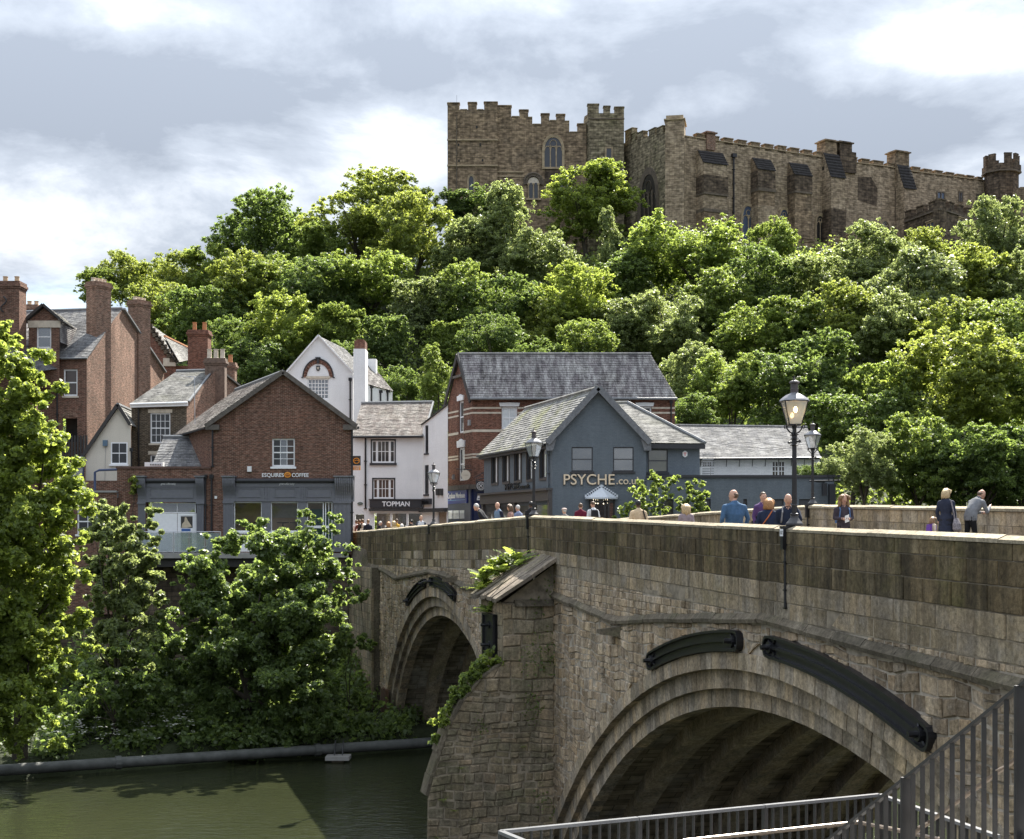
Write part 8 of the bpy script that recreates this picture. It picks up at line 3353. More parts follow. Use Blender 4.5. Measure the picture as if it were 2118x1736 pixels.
bank_tree('shade_sapling', 'dark sapling in the shade between the two left bank trees',
          [(270, 1380, 34), (235, 1410, 34), (205, 1450, 30), (300, 1420, 30), (250, 1340, 24), (180, 1420, 26), (280, 1470, 30), (230, 1480, 30), (260, 1440, 34), (320, 1480, 26), (170, 1480, 26)], 65.5, leaf_dark, 20000, .17, (225, 1530), .08, 24)
bank_tree('shore_bush', 'dark green bush at the waterline beside the far abutment',
          [(720, 1475, 26), (750, 1482, 22), (690, 1490, 26), (760, 1500, 16), (660, 1500, 26), (735, 1440, 12), (728, 1335, 14), (745, 1325, 10)], 71.0, leaf_dark, 8000, .17, (720, 1520), .06, 25, cat='bush')
bank_tree('bank_shrub', 'thin green shrub leaning from the wall behind the far abutment',
          [(748, 1240, 12), (735, 1215, 10), (755, 1335, 10)], 72.5, leaf_bank, 1200, .15, (745, 1400), .04, 26, cat='shrub', zb=8)
bank_tree('wall_creeper', 'bright green creeper on brick beside the left shop console',
          [(276, 990, 8), (280, 1005, 9), (277, 1016, 7)], YA - .15, leaf_bright, 420, .17, (277, 1020), .02, 27, dY=.1, cat='plant', zb=11.4)
bank_tree('street_tree', 'young bright tree in front of the blue wall under the gold letters',
          [(1362, 1000, 14), (1350, 1022, 15), (1330, 1010, 11), (1318, 1030, 15), (1300, 1052, 14), (1338, 1046, 18), (1376, 1012, 14), (1392, 996, 9), (1372, 1040, 16), (1355, 985, 8), (1286, 1066, 13), (1320, 1066, 16), (1355, 1064, 14)],
          74.5, leaf_weed, 2000, .17, (1340, 1150), .05, 28, dY=.8, zb=6.5)
bank_tree('street_tree', 'smaller bright tree over the woman in the mauve coat',
          [(1440, 1004, 10), (1452, 1020, 10), (1430, 1018, 12), (1420, 1036, 13), (1448, 1038, 12), (1428, 1056, 14), (1456, 1054, 10), (1408, 1044, 8), (1445, 1068, 10)],
          74.5, leaf_weed, 1500, .17, (1435, 1150), .05, 29, dY=.7, zb=6.5)

# cow parsley and rough growth on the bank
cen, rad = [], []
for i in range(560):
 x = r_.uniform(-34, -5)
 y = min(bank_y(x) + r_.uniform(0.4, 14), WALL_Y - .6)
 dd = y - bank_y(x)
 cen.append((x, y, ground(x, y) + r_.uniform(.05, .5 + .18 * max(0, dd - 2))))
 rad.append(r_.uniform(.3, .8))
tag(link('bank_growth', leaf_mesh('bank_growth', leaf_dark, cen, rad, 52000, .2, 31)), 'low dark green growth along the foot of the bank', kind='stuff')
cp = MB()
for i in range(110):
 x = r_.uniform(-20.5, -14.5)
 y = bank_y(x) + r_.uniform(.6, 4.5)
 z = ground(x, y) + r_.uniform(.5, 1.25)
 for j in range(5):
  a = r_.rand() * 6.28
  c = Vector((x + .14 * math.cos(a), y + .14 * math.sin(a), z + r_.uniform(-.04, .05)))
  s = r_.uniform(.035, .07)
  cp.poly([c + Vector((s * math.cos(t), s * math.sin(t), 0)) for t in (0, 1.26, 2.5, 3.77, 5.0)])
tag(cp.build('cow_parsley', blossom_m), 'white cow parsley flowering on the shaded bank', kind='stuff')


# ferns and tufts rooted in the bridge masonry
def fern(pos, size, n, mat, label, name='fern', group='plants growing on the bridge masonry', lean=Vector((0, 0, 0))):
 p = Vector(pos)
 root = thing(name, label, 'plant', p, group)
 mb = MB()
 for i in range(n):
  a = rnd.uniform(0, 6.28)
  d = Vector((math.cos(a), math.sin(a), 0)) * .8 + lean + Vector((0, 0, rnd.uniform(.35, 1.0)))
  d.normalize()
  side = d.cross(Vector((0, 0, 1))).normalized()
  L_ = size * rnd.uniform(.6, 1.1)
  m_ = 7
  for j in range(m_):
   t = (j + .6) / m_
   c = p + d * L_ * t - Vector((0, 0, L_ * .35 * t * t))
   w = L_ * .22 * (1 - t * .75) * (0.6 + .4 * min(1, t * 4))
   for sg in (-1, 1):
    e = c + side * sg * w + d * w * .5
    mb.add([c, c + d * L_ * .07, e + d * L_ * .02, e - d * L_ * .03], [(0, 1, 2, 3)])
 mb.build('frond', mat, root)
 return root


caps = [((0.5, 9.65, 2.6), .95, 20, 'tall pale fern at the upper left of the buttress cap'), ((1.1, 9.25, 2.3), .85, 22, 'bushy pale plant half way down the buttress cap'), ((1.55, 9.0, 2.75), .85, 26, 'leafy clump at the low left corner of the buttress cap'),
  ((0.7, 9.5, 1.9), 1.15, 14, 'upright fern standing on the buttress cap slabs'), ((1.75, 8.7, 2.5), .7, 20, 'yellow green clump hanging off the buttress cap edge')]
for (k, z, w), s, n, lb in caps:
 fern(C(k, z, w), s, n, leaf_gold if 'pale' in lb or 'yellow' in lb else leaf_weed, lb)
fern(C(1.75, 8.02, 1.3), .8, 24, leaf_weed, 'green fern sprouting above the upright iron plate', lean=ND * .6)
fern(C(1.85, 6.9, .4), .28, 9, leaf_weed, 'small fern at the lower right of the upright iron plate', lean=ND * .6)
def clump(pos, r, n, size, mat, label, flat=.8):
 root = thing('wall_plant', label, 'plant', pos, 'plants growing on the bridge masonry')
 rr_ = np.random.RandomState(n)
 cs = [tuple(rr_.normal(size=3) * r * .55) for _ in range(14)]
 link('leaves', leaf_mesh('leaves', mat, cs, [r * .35] * 14, n, size, n, flat=flat), root)


for k, z, r, mt, lb in ((2.0, 6.45, .42, leaf_gold, 'straw coloured tuft at the top of the cutwater slope'), (2.4, 6.25, .40, leaf_weed, 'upper green clump on the cutwater slope'), (2.75, 5.85, .40, leaf_weed, 'middle green clump on the cutwater slope'),
      (3.0, 5.35, .36, leaf_weed, 'lower green clump on the cutwater slope'), (3.4, 4.85, .40, leaf_gold, 'bright leafy plant low on the cutwater slope'), (3.62, 4.1, .22, leaf_weed, 'little plant at the foot of the cutwater slope'),
      (0.9, 9.6, .34, leaf_gold, 'leafy clump among the ferns on the buttress cap'), (1.5, 9.15, .36, leaf_gold, 'broad leaved plant at the low edge of the buttress cap')):
 clump(C(k, z + .05, .3 if k > 1.9 else 2.4), r * .8, int(600 * r / .4), .12, mt, lb)
for k, z, s, lb in ((1.0, 3.9, .22, 'small fern alone in the middle of the pier wall'), (3.55, 2.35, .34, 'hanging fern on the left of the pier wall'), (3.2, 2.0, .28, 'lower hanging fern on the left of the pier wall'), (3.75, 1.2, .2, 'tiny plant near the left edge of the pier foot'),
     (.55, 1.35, .2, 'tiny plant on the pier wall near the arch foot'), (2.6, 1.7, .2, 'tiny plant low on the pier wall'), (3.0, 3.3, .22, 'small plant high on the left of the pier wall')):
 fern(C(k, z, -.02), s, 9, leaf_weed, lb, lean=Vector((0, -.8, -.1)))
iv = []
for k, z, n in ((.75, 6.9, 30), (.3, 7.0, 24), (.9, 6.5, 26), (.55, 6.2, 22), (.2, 6.35, 30), (.7, 5.35, 34), (.75, 5.05, 22), (.1, 6.9, 10), (.15, 8.9, 16), (.6, 8.25, 14), (.1, 1.7, 22), (.45, 2.3, 18), (2.4, 4.6, 14)):
 iv.append((n, C(k, z, -.05)))
cen = [tuple(p) for n, p in iv]
tag(link('wall_moss', leaf_mesh('wall_moss', leaf_dark, cen, [.12 + n * .006 for n, _ in iv], 900, .07, 33, flat=1.8)), 'small dark creeping plants in the joints of the pier wall', kind='stuff')

# ------------------------------------------------------------------ lamp posts
def lamp_proto():
 root = thing('lamp_post', 'proto', 'street lamp', (0, 0, 0), 'lantern posts on the bridge parapets')
 mb = MB()
 mb.lathe([(.165, .0), (.17, .02), (.165, .05), (.12, .10), (.085, .15), (.072, .19), (.082, .20), (.082, .24), (.060, .25)], 20)
 mb.build('base', lamp_iron, root, smooth=False)
 mb = MB()
 n = 24
 prof = [(.052, .24), (.050, .55), (.047, 1.0), (.043, 1.58)]
 vs, fs = [], []
 for r_, z in prof:
  for k in range(n):
   a = 2 * math.pi * k / n
   q_ = r_ * (1.0 if k % 2 else .86)
   vs.append((q_ * math.cos(a), q_ * math.sin(a), z))
 for i in range(len(prof) - 1):
  for k in range(n):
   k2 = (k + 1) % n
   fs.append((i * n + k, i * n + k2, (i + 1) * n + k2, (i + 1) * n + k))
 mb.add(vs, fs)
 mb.lathe([(.056, .52), (.056, .545)], 14)
 mb.lathe([(.054, .38), (.06, .39), (.06, .41), (.054, .42)], 14)
 mb.build('shaft', lamp_iron, root)
 mb = MB()
 mb.lathe([(.05, 1.56), (.075, 1.58), (.05, 1.60), (.05, 1.68), (.078, 1.70), (.052, 1.72), (.052, 1.76), (.076, 1.78), (.045, 1.80), (.035, 1.90), (.05, 1.93), (.05, 1.96)], 14)
 for i in range(4):
  a = i * math.pi / 2 + .6
  for z in (1.58, 1.70, 1.78):
   mb.lathe([(.004, -.012), (.013, 0), (.004, .012)], 6, (.085 * math.cos(a), .085 * math.sin(a), z))
 mb.build('collar', lamp_iron, root)
 mb = MB()
 mb.tube([(-.235, 0, 1.64), (.235, 0, 1.64)], .018, 8)
 for s in (-1, 1):
  mb.lathe([(.005, -.03), (.03, -.012), (.03, .012), (.005, .03)], 10, (s * .245, 0, 1.64))
 mb.build('ladder_bar', lamp_iron, root)
 cr = MB()
 for i in range(4):
  a = i * math.pi / 2
  d = Vector((math.cos(a), math.sin(a), 0))
  cr.tube([d * .03 + Vector((0, 0, 1.80)), d * .10 + Vector((0, 0, 1.84)), d * .15 + Vector((0, 0, 1.91)), d * .16 + Vector((0, 0, 1.955))], .014, 6)
  cr.tube([d * (.17 + .03 * math.cos(t)) + Vector((0, 0, 1.935 + .035 * math.sin(t))) for t in np.linspace(-1.5, 4.2, 11)], .010, 5)
 cr.lathe([(.15, 1.95), (.155, 1.96), (.155, 1.975), (.12, 1.98)], 4)
 cr.build('cradle', lamp_iron, root)
 zt, zb_ = 2.43, 1.975
 rt, rb = .225 * math.sqrt(2), .118 * math.sqrt(2)
 corner = lambda r_, z, k: Vector((r_ * math.cos(math.pi / 4 + k * math.pi / 2), r_ * math.sin(math.pi / 4 + k * math.pi / 2), z))
 fr = MB()
 for k in range(4):
  fr.tube([corner(rb, zb_, k), corner(rt, zt, k)], .011, 6)
  for r_, z in ((rb, zb_), (rt, zt)):
   beam(fr, corner(r_, z, k), corner(r_, z, k + 1), .02, .02)
 lf = fr.build('lantern_frame', lamp_iron, root)
 for k in range(4):
  MB().quad(corner(rb * .98, zb_ + .01, k), corner(rb * .98, zb_ + .01, k + 1), corner(rt * .98, zt - .01, k + 1), corner(rt * .98, zt - .01, k)).build('lantern_pane', glass_lamp, lf)
 mb = MB()
 mb.lathe([(.29, 2.425), (.295, 2.44), (.285, 2.455), (.25, 2.49), (.17, 2.55), (.085, 2.585), (.075, 2.60)], 8)
 mb.build('dome', lamp_top, root)
 mb = MB()
 mb.lathe([(.075, 2.58), (.075, 2.66), (.079, 2.665), (.079, 2.675), (.075, 2.68), (.075, 2.77), (.10, 2.785), (.103, 2.80), (.085, 2.825), (.03, 2.845), (.012, 2.86), (.022, 2.875), (.012, 2.89), (.008, 2.94)], 14)
 mb.build('vent_chimney', plain('vent_brown_grey', (.085, .072, .072), .5, var=.2), root)
 mb = MB()
 mb.tube([(0, 0, 1.96), (0, 0, 2.10), (.01, .02, 2.2)], [.02, .012, .01], 6)
 mb.tube([(0, 0, 2.02), (.05, 0, 2.2), (.07, 0, 2.40)], .007, 5)
 mb.build('burner', bulb_off, root)
 mb = MB()
 mb.lathe([(.006, -.05), (.03, -.02), (.036, .02), (.02, .06), (.006, .075)], 10, (.01, .02, 2.26))
 mb.build('mantle', bulb_off, root)
 mb = MB()
 mb.box(-.06, .06, -.27, -.14, -.46, -.04)
 mb.box(-.075, .075, -.28, -.06, -.05, .0)
 mb.build('control_box', iron_m, root)
 mb = MB()
 mb.tube([(.015, -.20, -.44), (.02, -.20, -1.62)], .027, 8)
 for z in (-.7, -1.25, -1.6):
  mb.box(-.025, .065, -.235, -.12, z - .015, z + .015)
 mb.build('conduit', iron_m, root)
 return root


def copy_tree(o, parent=None):
 c = o.copy()
 COL.objects.link(c)
 if parent is not None:
  c.parent = parent
 for ch_ in list(o.children):
  copy_tree(ch_, c)
 return c


lamp0 = lamp_proto()
lit_mesh = None
def s_at(px, w):
 return min(np.arange(-20, 30, .02), key=lambda s: abs(B(s, 0, w).x / B(s, 0, w).y * F + CX - px))


specs = [(s_at(1643, .16), .16, NR, 'tall lit lantern post with number plate, nearest on the parapet', 0.0, 1.0),
         (s_at(1104, .16), .16, NR, 'black lantern post standing over the middle pier', .25, 1.0),
         (s_at(897, .16), .16, NL, 'black lantern post near the far end of the bridge before the white shop', .25, .92),
         (s_at(1681, BW - .2), BW - .20, NR, 'black lantern post on the far parapet right behind the nearest one', .78, 1.0)]
for i, (s, w, n_, lb, rz, sc) in enumerate(specs):
 o = lamp0 if i == 0 else copy_tree(lamp0)
 tz = (top_near(s) if w < 5 else top_far(s)) + .03
 p = B(s, tz, w)
 o.location = p
 yaw = math.atan2(n_.y, n_.x) - math.pi / 2
 o.rotation_euler = (0, 0, yaw)
 o.scale = (sc, sc, sc)
 o['label'] = lb
 for c in o.children:
  nm = c.name.split('.')[0]
  if nm in ('lantern_frame', 'cradle'):
   c.rotation_euler = (0, 0, rz + (-yaw if i == 0 else 0))
   for k in c.children:
    k.rotation_euler = (0, 0, 0)
 if i == 0:
  m0 = [c for c in o.children if c.name.startswith('mantle')][0]
  lit = m0.data.copy()
  lit.materials.clear()
  lit.materials.append(bulb_m)
  first_mantle = m0
first_mantle.data = lit
pl_ = MB()
pl_.box(-.07, .07, -.276, -.268, -.20, -.06)
plate = pl_.build('number_plate', white_print, lamp0)
words('1537', iron_m, plate, (-.056, -.279, -.165), .1, width=.112, depth=.001)


# ------------------------------------------------------------------ people
def cloth(name, col, rough=.85):
 return plain('cloth_' + name, col, rough, var=.18, scale=14, spec=.2)


skin_m = plain('skin', (.50, .29, .205), .55, var=.08)
skin_dark = plain('skin_dark', (.085, .047, .032), .55, var=.1)
HAIR = dict(brown=plain('hair_brown', (.10, .06, .035), .6, var=.35, scale=40), ginger=plain('hair_ginger', (.33, .17, .07), .6, var=.35, scale=40), black=plain('hair_black', (.012, .010, .010), .5, var=.3, scale=40),
   blond=plain('hair_blond', (.48, .36, .20), .6, var=.35, scale=40), grey=plain('hair_grey', (.48, .46, .43), .6, var=.25, scale=40), light=plain('hair_light_brown', (.26, .16, .09), .6, var=.4, scale=40))
eye_m = plain('eye_dark', (.03, .022, .02), .3)
lip_m = plain('lips', (.36, .13, .11), .5)


def dens(pts, rad, k):
 """extra rings between the given ones"""
 P_, R_ = [], []
 for i in range(len(pts) - 1):
  for j in range(k):
   t = j / k
   P_.append(pts[i].lerp(pts[i + 1], t))
   a, b = rad[i], rad[i + 1]
   R_.append(tuple(x + (y - x) * t for x, y in zip(a, b)) if isinstance(a, tuple) else a + (b - a) * t)
 return P_ + [pts[-1]], R_ + [rad[-1]]


def ell_tube(mb, pts, radii, seg=14):
 """stack of ellipses: pts centres, radii (rx, ry) across the path"""
 pts, radii = dens([Vector(p) for p in pts], radii, 4)
 rings = []
 for i, p in enumerate(pts):
  t = (pts[min(i + 1, len(pts) - 1)] - pts[max(i - 1, 0)]).normalized()
  x = Vector((1, 0, 0))
  x = (x - t * x.dot(t))
  if x.length < .2:
   x = Vector((0, 1, 0)) - t * t.y
  x.normalize()
  y = t.cross(x)
  rx, ry = radii[i]
  rings.append([p + x * rx * math.cos(2 * math.pi * k / seg) + y * ry * math.sin(2 * math.pi * k / seg) for k in range(seg)])
 vs = [q_ for r_ in rings for q_ in r_]
 fs = []
 for i in range(len(rings) - 1):
  for k in range(seg):
   k2 = (k + 1) % seg
   fs.append((i * seg + k, i * seg + k2, (i + 1) * seg + k2, (i + 1) * seg + k))
 vs += [pts[0], pts[-1]]
 a, b = len(vs) - 2, len(vs) - 1
 m_ = (len(rings) - 1) * seg
 for k in range(seg):
  k2 = (k + 1) % seg
  fs.append((a, k2, k))
  fs.append((b, m_ + k, m_ + k2))
 mb.add(vs, fs)


def ball(mb, c, r, seg=14, rings=9, fn=None):
 c = Vector(c)
 pts, rad = [], []
 vs, fs = [], []
 for i in range(1, rings):
  th = math.pi * i / rings
  for k in range(seg):
   ph = 2 * math.pi * k / seg
   v = Vector((math.sin(th) * math.cos(ph) * r[0], math.sin(th) * math.sin(ph) * r[1], math.cos(th) * r[2]))
   if fn: v = fn(v)
   vs.append(c + v)
 top, bot = Vector((0, 0, r[2])), Vector((0, 0, -r[2]))
 if fn: top, bot = fn(top), fn(bot)
 vs += [c + top, c + bot]
 for i in range(rings - 2):
  for k in range(seg):
   k2 = (k + 1) % seg
   fs.append((i * seg + k, (i + 1) * seg + k, (i + 1) * seg + k2, i * seg + k2))
 n = len(vs)
 for k in range(seg):
  k2 = (k + 1) % seg
  fs.append((n - 2, k, k2))
  fs.append((n - 1, (rings - 2) * seg + k2, (rings - 2) * seg + k))
 mb.add(vs, fs)


def locate(X, Y):
 d = Vector((X, Y, 0)) - P2
 s = d.dot(DR)
 if s >= 0:
  return s, d.dot(NR)
 return -d.dot(DL), d.dot(NL)


def floor_z(X, Y):
 s, w = locate(X, Y)
 if s > -VMAX and -.2 < w < BW:
  return max(deck_z(s, w), STREET_Z if s < -30 else -9)
 return STREET_Z


def person(label, px, py, H=1.72, yaw=0, top=(.1, .1, .1), legs=(.03, .03, .04), hair='brown', style='short', skin=None, bend=0, head_yaw=0, head_pitch=0, arms='down', coat=None, broad=1.0,
           vox=.017, cap=None, extra=None, sleeve=None, child=False, w_at=.8, group=None, Yfix=None, collar=None):
 skin = skin or skin_m
 th = R(bend)
 hip = Vector((0, 0, .96))

 def bd(v):
  v = Vector(v)
  if v.z <= .96 or not bend:
   return v
  d = v - hip
  a = th * min(1.0, d.z / .25)
  return hip + Vector((d.x, d.y * math.cos(a) + d.z * math.sin(a), -d.y * math.sin(a) + d.z * math.cos(a)))
 parts = []

 def prim(tag_, fn):
  m_ = MB()
  fn(m_)
  parts.append((tag_, m_))
 w = broad
 bl = coat or .84
 torso = [((0, 0, bl), (.165 * w, .125)), ((0, .0, .97), (.168 * w, .125)), ((0, .0, 1.08), (.150 * w, .112 * w)), ((0, -.005, 1.22), (.170 * w, .122 * w)), ((0, -.01, 1.34), (.190 * w, .120)), ((0, -.015, 1.42), (.175 * w, .10)), ((0, -.01, 1.47), (.11, .075)), ((0, .0, 1.50), (.066, .064))]
 if coat and coat < .8:
  torso[0] = ((0, 0, coat), (.235 * w, .19))
  torso[1] = ((0, 0, .97), (.185 * w, .14))
 prim('top', lambda m_: ell_tube(m_, [bd(p) for p, _ in torso], [r_ for _, r_ in torso], 18))
 neck_top = bd((0, .02, 1.555))
 prim('skin', lambda m_: ell_tube(m_, [bd((0, 0, 1.46)), bd((0, .012, 1.53)), neck_top], [(.060, .062), (.053, .056), (.053, .056)], 12))
 if collar:
  prim('collar', lambda m_: ell_tube(m_, [bd((0, -.005, 1.47)), bd((0, .005, 1.53))], [(.085, .08), (.068, .07)], 14))
 hc = neck_top + (bd((0, 0, 1.7)) - bd((0, 0, 1.6))).normalized() * .075 + Vector((0, .012, 0))
 hm = Matrix.Translation(hc) @ Matrix.Rotation(R(head_yaw), 4, 'Z') @ Matrix.Rotation(R(-bend * .55 - head_pitch), 4, 'X')
 HT = lambda x, y, z: hm @ Vector((x, y, z))

 def skull(m_):
  def fn(v):
   k = 1.0
   if v.z < 0:
    k = 1 + v.z * 2.1
   return Vector((v.x * k, v.y * (1 if v.y < 0 else (1 + min(0, v.z) * .6)), v.z))
  b = MB()
  ball(b, (0, 0, 0), (.081, .102, .125), 18, 12, fn)
  m_.add([hm @ Vector(q_) for q_ in b.v], b.f)
  m_.add([HT(0, .088, .015), HT(-.018, .082, -.030), HT(.018, .082, -.030), HT(0, .122, -.028), HT(0, .088, -.040)], [(0, 1, 3), (0, 3, 2), (1, 4, 3), (2, 3, 4), (0, 2, 4), (0, 4, 1)])
  for s in (-1, 1):
   b = MB()
   ball(b, (s * .080, -.008, -.012), (.012, .022, .033), 8, 6)
   m_.add([hm @ Vector(q_) for q_ in b.v], b.f)
  b = MB()
  ball(b, (0, .070, -.095), (.030, .026, .022), 8, 6)
  m_.add([hm @ Vector(q_) for q_ in b.v], b.f)
 prim('skin', skull)
 # arms
 sh = [Vector((s * (.178 * w), -.01, 1.375)) for s in (-1, 1)]
 if arms == 'down':
  el = [Vector((s * (.235 * w), -.04, 1.13)) for s in (-1, 1)]
  wr = [Vector((s * (.225 * w), .05, .90)) for s in (-1, 1)]
 elif arms == 'leaflet':
  el = [Vector((s * .235, -.02, 1.14)) for s in (-1, 1)]
  wr = [Vector((s * .085, .20, 1.13)) for s in (-1, 1)]
 elif arms == 'phone':
  el = [Vector((-.235, -.02, 1.13)), Vector((.25, .14, 1.20))]
  wr = [Vector((-.21, .1, .93)), Vector((.135, .10, 1.52))]
  el[0], el[1], wr[0], wr[1] = Vector((-.25, .12, 1.20)), Vector((.235, -.02, 1.13)), Vector((-.14, .10, 1.50)), Vector((.21, .1, .93))
 elif arms == 'lean':
  el = [Vector((-.26, .22, 1.20)), Vector((.26, .22, 1.20))]
  wr = [Vector((-.14, .42, 1.33)), Vector((.10, .36, 1.47))]
 else:                                   # front: hands together
  el = [Vector((s * .23, .02, 1.15)) for s in (-1, 1)]
  wr = [Vector((s * .09, .22, 1.08)) for s in (-1, 1)]
 for i, s in enumerate((-1, 1)):
  a, b, c = bd(sh[i]), bd(el[i]), bd(wr[i])
  prim('sleeve', lambda m_, a=a, b=b, c=c, s=s: m_.tube(*dens([bd((s * .09, -.01, 1.415)), a, a.lerp(b, .3), b, b.lerp(c, .5), c], [.052, .066, .061, .051, .046, .038], 4), 12))
  d = (c - b).normalized()
  pc_ = c + d * .055

  def hand(m_, c=c, d=d, pc_=pc_, s=s):
   side = d.cross(Vector((0, 1, .2))).normalized()
   up_ = side.cross(d)
   m_.tube([c - d * .02, c + d * .03, c + d * .085], [.027, .034, .030], 8)
   for f_ in range(4):
    o = side * (f_ - 1.5) * .017
    L_ = (.060, .072, .068, .052)[f_]
    q0 = c + d * .08 + o
    m_.tube([q0, q0 + d * L_ * .55 + up_ * .006, q0 + d * L_ * .9 + up_ * .022], [.0105, .0098, .008], 6)
   q0 = c + d * .025 + side * .028 * s
   m_.tube([q0, q0 + side * s * .022 + d * .03, q0 + side * s * .022 + d * .06], [.013, .011, .009], 6)
  prim('hand', hand)
 # legs and shoes
 for s in (-1, 1):
  st = .05 * s
  prim('legs', lambda m_, s=s, st=st: m_.tube(*dens([Vector((s * .085, 0, .93)), Vector((s * .088, .0, .80)), Vector((s * .092, .02 + st, .50)), Vector((s * .095, -.01 + st * 1.5, .09))], [.088, .088, .062, .050], 6), 14))
  prim('shoe', lambda m_, s=s, st=st: ell_tube(m_, [(s * .095, -.07 + st * 1.5, .045), (s * .096, .0 + st * 1.5, .055), (s * .10, .10 + st * 1.5, .04), (s * .10, .18 + st * 1.5, .03)], [(.035, .038), (.044, .052), (.046, .038), (.03, .024)], 10))
 big = MB()
 tags = []
 for t_, m_ in parts:
  tags += [t_] * len(m_.v)
  big.add(m_.v, m_.f)
 zmax = max(v[2] for v in big.v)
 if cap or style not in ('bald', 'none'):
  zmax += .012
 # where on the bridge the head lands on its place in the picture
 head_off = hc
 if Yfix is not None:
  y = Yfix
  while locate(W(px, py, y).x, y)[1] < .7:
   y += .1
 else:
  y = 20.0
  while y < 92:
   p = W(px, py, y)
   s_, w_ = locate(p.x, y)
   if s_ < UMAX and w_ >= w_at:
    break
   y += .05
 p = W(px, py, y)
 g_ = floor_z(p.x, y)
 sc = min(max((p.z - g_) / zmax, H / 1.75 * .88), H / 1.75 * 1.14)
 rz = R(yaw)
 off = Matrix.Rotation(rz, 3, 'Z') @ (head_off * sc)
 loc = Vector((p.x - off.x * .999, p.y - off.y, floor_z(p.x - off.x, p.y - off.y)))
 root = thing('person', label, 'person', loc, group)
 root.rotation_euler = (0, 0, rz)
 root.scale = (sc, sc, sc)
 me = bpy.data.meshes.new('body')
 me.from_pydata(big.v, [], big.f)
 tmp = bpy.data.objects.new('tmp_body', me)
 COL.objects.link(tmp)
 rm = tmp.modifiers.new('r', 'REMESH')
 rm.mode = 'VOXEL'
 rm.voxel_size = vox * 1.2
 sm = tmp.modifiers.new('s', 'SMOOTH')
 sm.iterations = 5
 sm.factor = .4
 dg = bpy.context.evaluated_depsgraph_get()
 em = bpy.data.meshes.new_from_object(tmp.evaluated_get(dg))
 bpy.data.objects.remove(tmp)
 tm = cloth('%02x%02x%02x' % tuple(int(255 * c) for c in top), top)
 lm = cloth('%02x%02x%02x' % tuple(int(255 * c) for c in legs), legs)
 sl = tm if sleeve is None else cloth('%02x%02x%02x' % tuple(int(255 * c) for c in sleeve), sleeve)
 cm = tm if collar is None else cloth('%02x%02x%02x' % tuple(int(255 * c) for c in collar), collar)
 order = ['skin', 'hand', 'top', 'sleeve', 'legs', 'shoe', 'collar']
 em.materials.clear()
 for mt in (skin, skin, tm, sl, lm, cloth('shoe', (.03, .025, .022), .5), cm):
  em.materials.append(mt)
 kd = KDTree(len(big.v))
 for i, v in enumerate(big.v):
  kd.insert(v, i)
 kd.balance()
 ids = []
 for pl in em.polygons:
  _, i, _ = kd.find(pl.center)
  t_ = tags[i]
  ids.append(order.index(t_))
 em.polygons.foreach_set('material_index', np.array(ids, dtype=np.int32))
 em.polygons.foreach_set('use_smooth', np.ones(len(em.polygons), dtype=bool))
 em.name = 'body'
 ORG[root] = Vector((0, 0, 0))
 link('body', em, root)
 # eyes and mouth
 mb = MB()
 for s in (-1, 1):
  ball(mb, HT(s * .031, .083, .012), (.012, .008, .008), 8, 6)
 mb.build('eyes', eye_m, root)
 mb = MB()
 mb.hexa([HT(-.024, .078, -.070), HT(.024, .078, -.070), HT(.024, .099, -.068), HT(-.024, .099, -.068), HT(-.02, .078, -.058), HT(.02, .078, -.058), HT(.02, .099, -.060), HT(-.02, .099, -.060)])
 mb.build('mouth', lip_m, root)
 # hair
 hm_mat = HAIR[hair]
 rr = random.Random(int(px))
 mb = MB()

 def shag(v, k=.012):
  return v * (1 + rr.uniform(-k, k) * 6)

 def cov(x0):
  def fn(v):
   if v.y > .02 and v.z < .058:
    v = Vector((v.x * .92, min(v.y, .035) * .8, v.z))
   return shag(v, .006)
  return fn
 if style == 'short':
  b = MB()
  ball(b, (0, -.012, .026), (.086, .102, .108), 18, 12, lambda v: Vector((v.x * (1 if v.z > -.02 else .93), (v.y if v.y < .05 or v.z > .05 else .05), max(v.z, -.075 if v.y < 0 else -.01))) * (1 + rr.uniform(-.02, .02)))
  mb.add([hm @ Vector(q_) for q_ in b.v], b.f)
 elif style == 'balding':
  b = MB()
  ball(b, (0, -.016, .0), (.085, .096, .09), 18, 12, lambda v: Vector((v.x, min(v.y, .03), min(max(v.z, -.06), .045))))
  mb.add([hm @ Vector(q_) for q_ in b.v], b.f)
 elif style in ('bob', 'long', 'curly', 'hood'):
  L_ = {'bob': .15, 'long': .30, 'curly': .24, 'hood': .16}[style]
  fat = {'bob': 1.12, 'long': 1.08, 'curly': 1.2, 'hood': 1.25}[style]
  for i in range(90 if style != 'curly' else 120):
   a = rr.uniform(math.pi * .92, math.pi * 2.08) if i > 14 else rr.uniform(0, 2 * math.pi)
   up_ = rr.uniform(.35, 1.25)
   p0 = Vector((.06 * math.cos(a) * math.cos(up_), .075 * math.sin(a) * math.cos(up_) - .01, .035 + .095 * math.sin(up_)))
   p1 = Vector((.088 * fat * math.cos(a), .10 * fat * math.sin(a) * .95 - .012, .02))
   p2 = Vector((.092 * fat * math.cos(a) * rr.uniform(.85, 1.1), .10 * fat * math.sin(a) - .015, -.10))
   p3 = Vector((p2.x * rr.uniform(.75, 1.15), p2.y * rr.uniform(.8, 1.15), -L_ * rr.uniform(.75, 1.0)))
   if math.sin(a) > .2:
    p1 = Vector((p1.x, .07, .07)); p2 = Vector((p1.x * 1.25, .05, .03)); p3 = Vector((p1.x * 1.35, .03, -.02))
   if style == 'curly':
    for q_ in (p1, p2, p3):
     q_.x += rr.uniform(-.022, .022); q_.y += rr.uniform(-.02, .02)
   mb.tube([hm @ p0, hm @ p1, hm @ p2, hm @ p3], [.026, .028, .026, .012], 5)
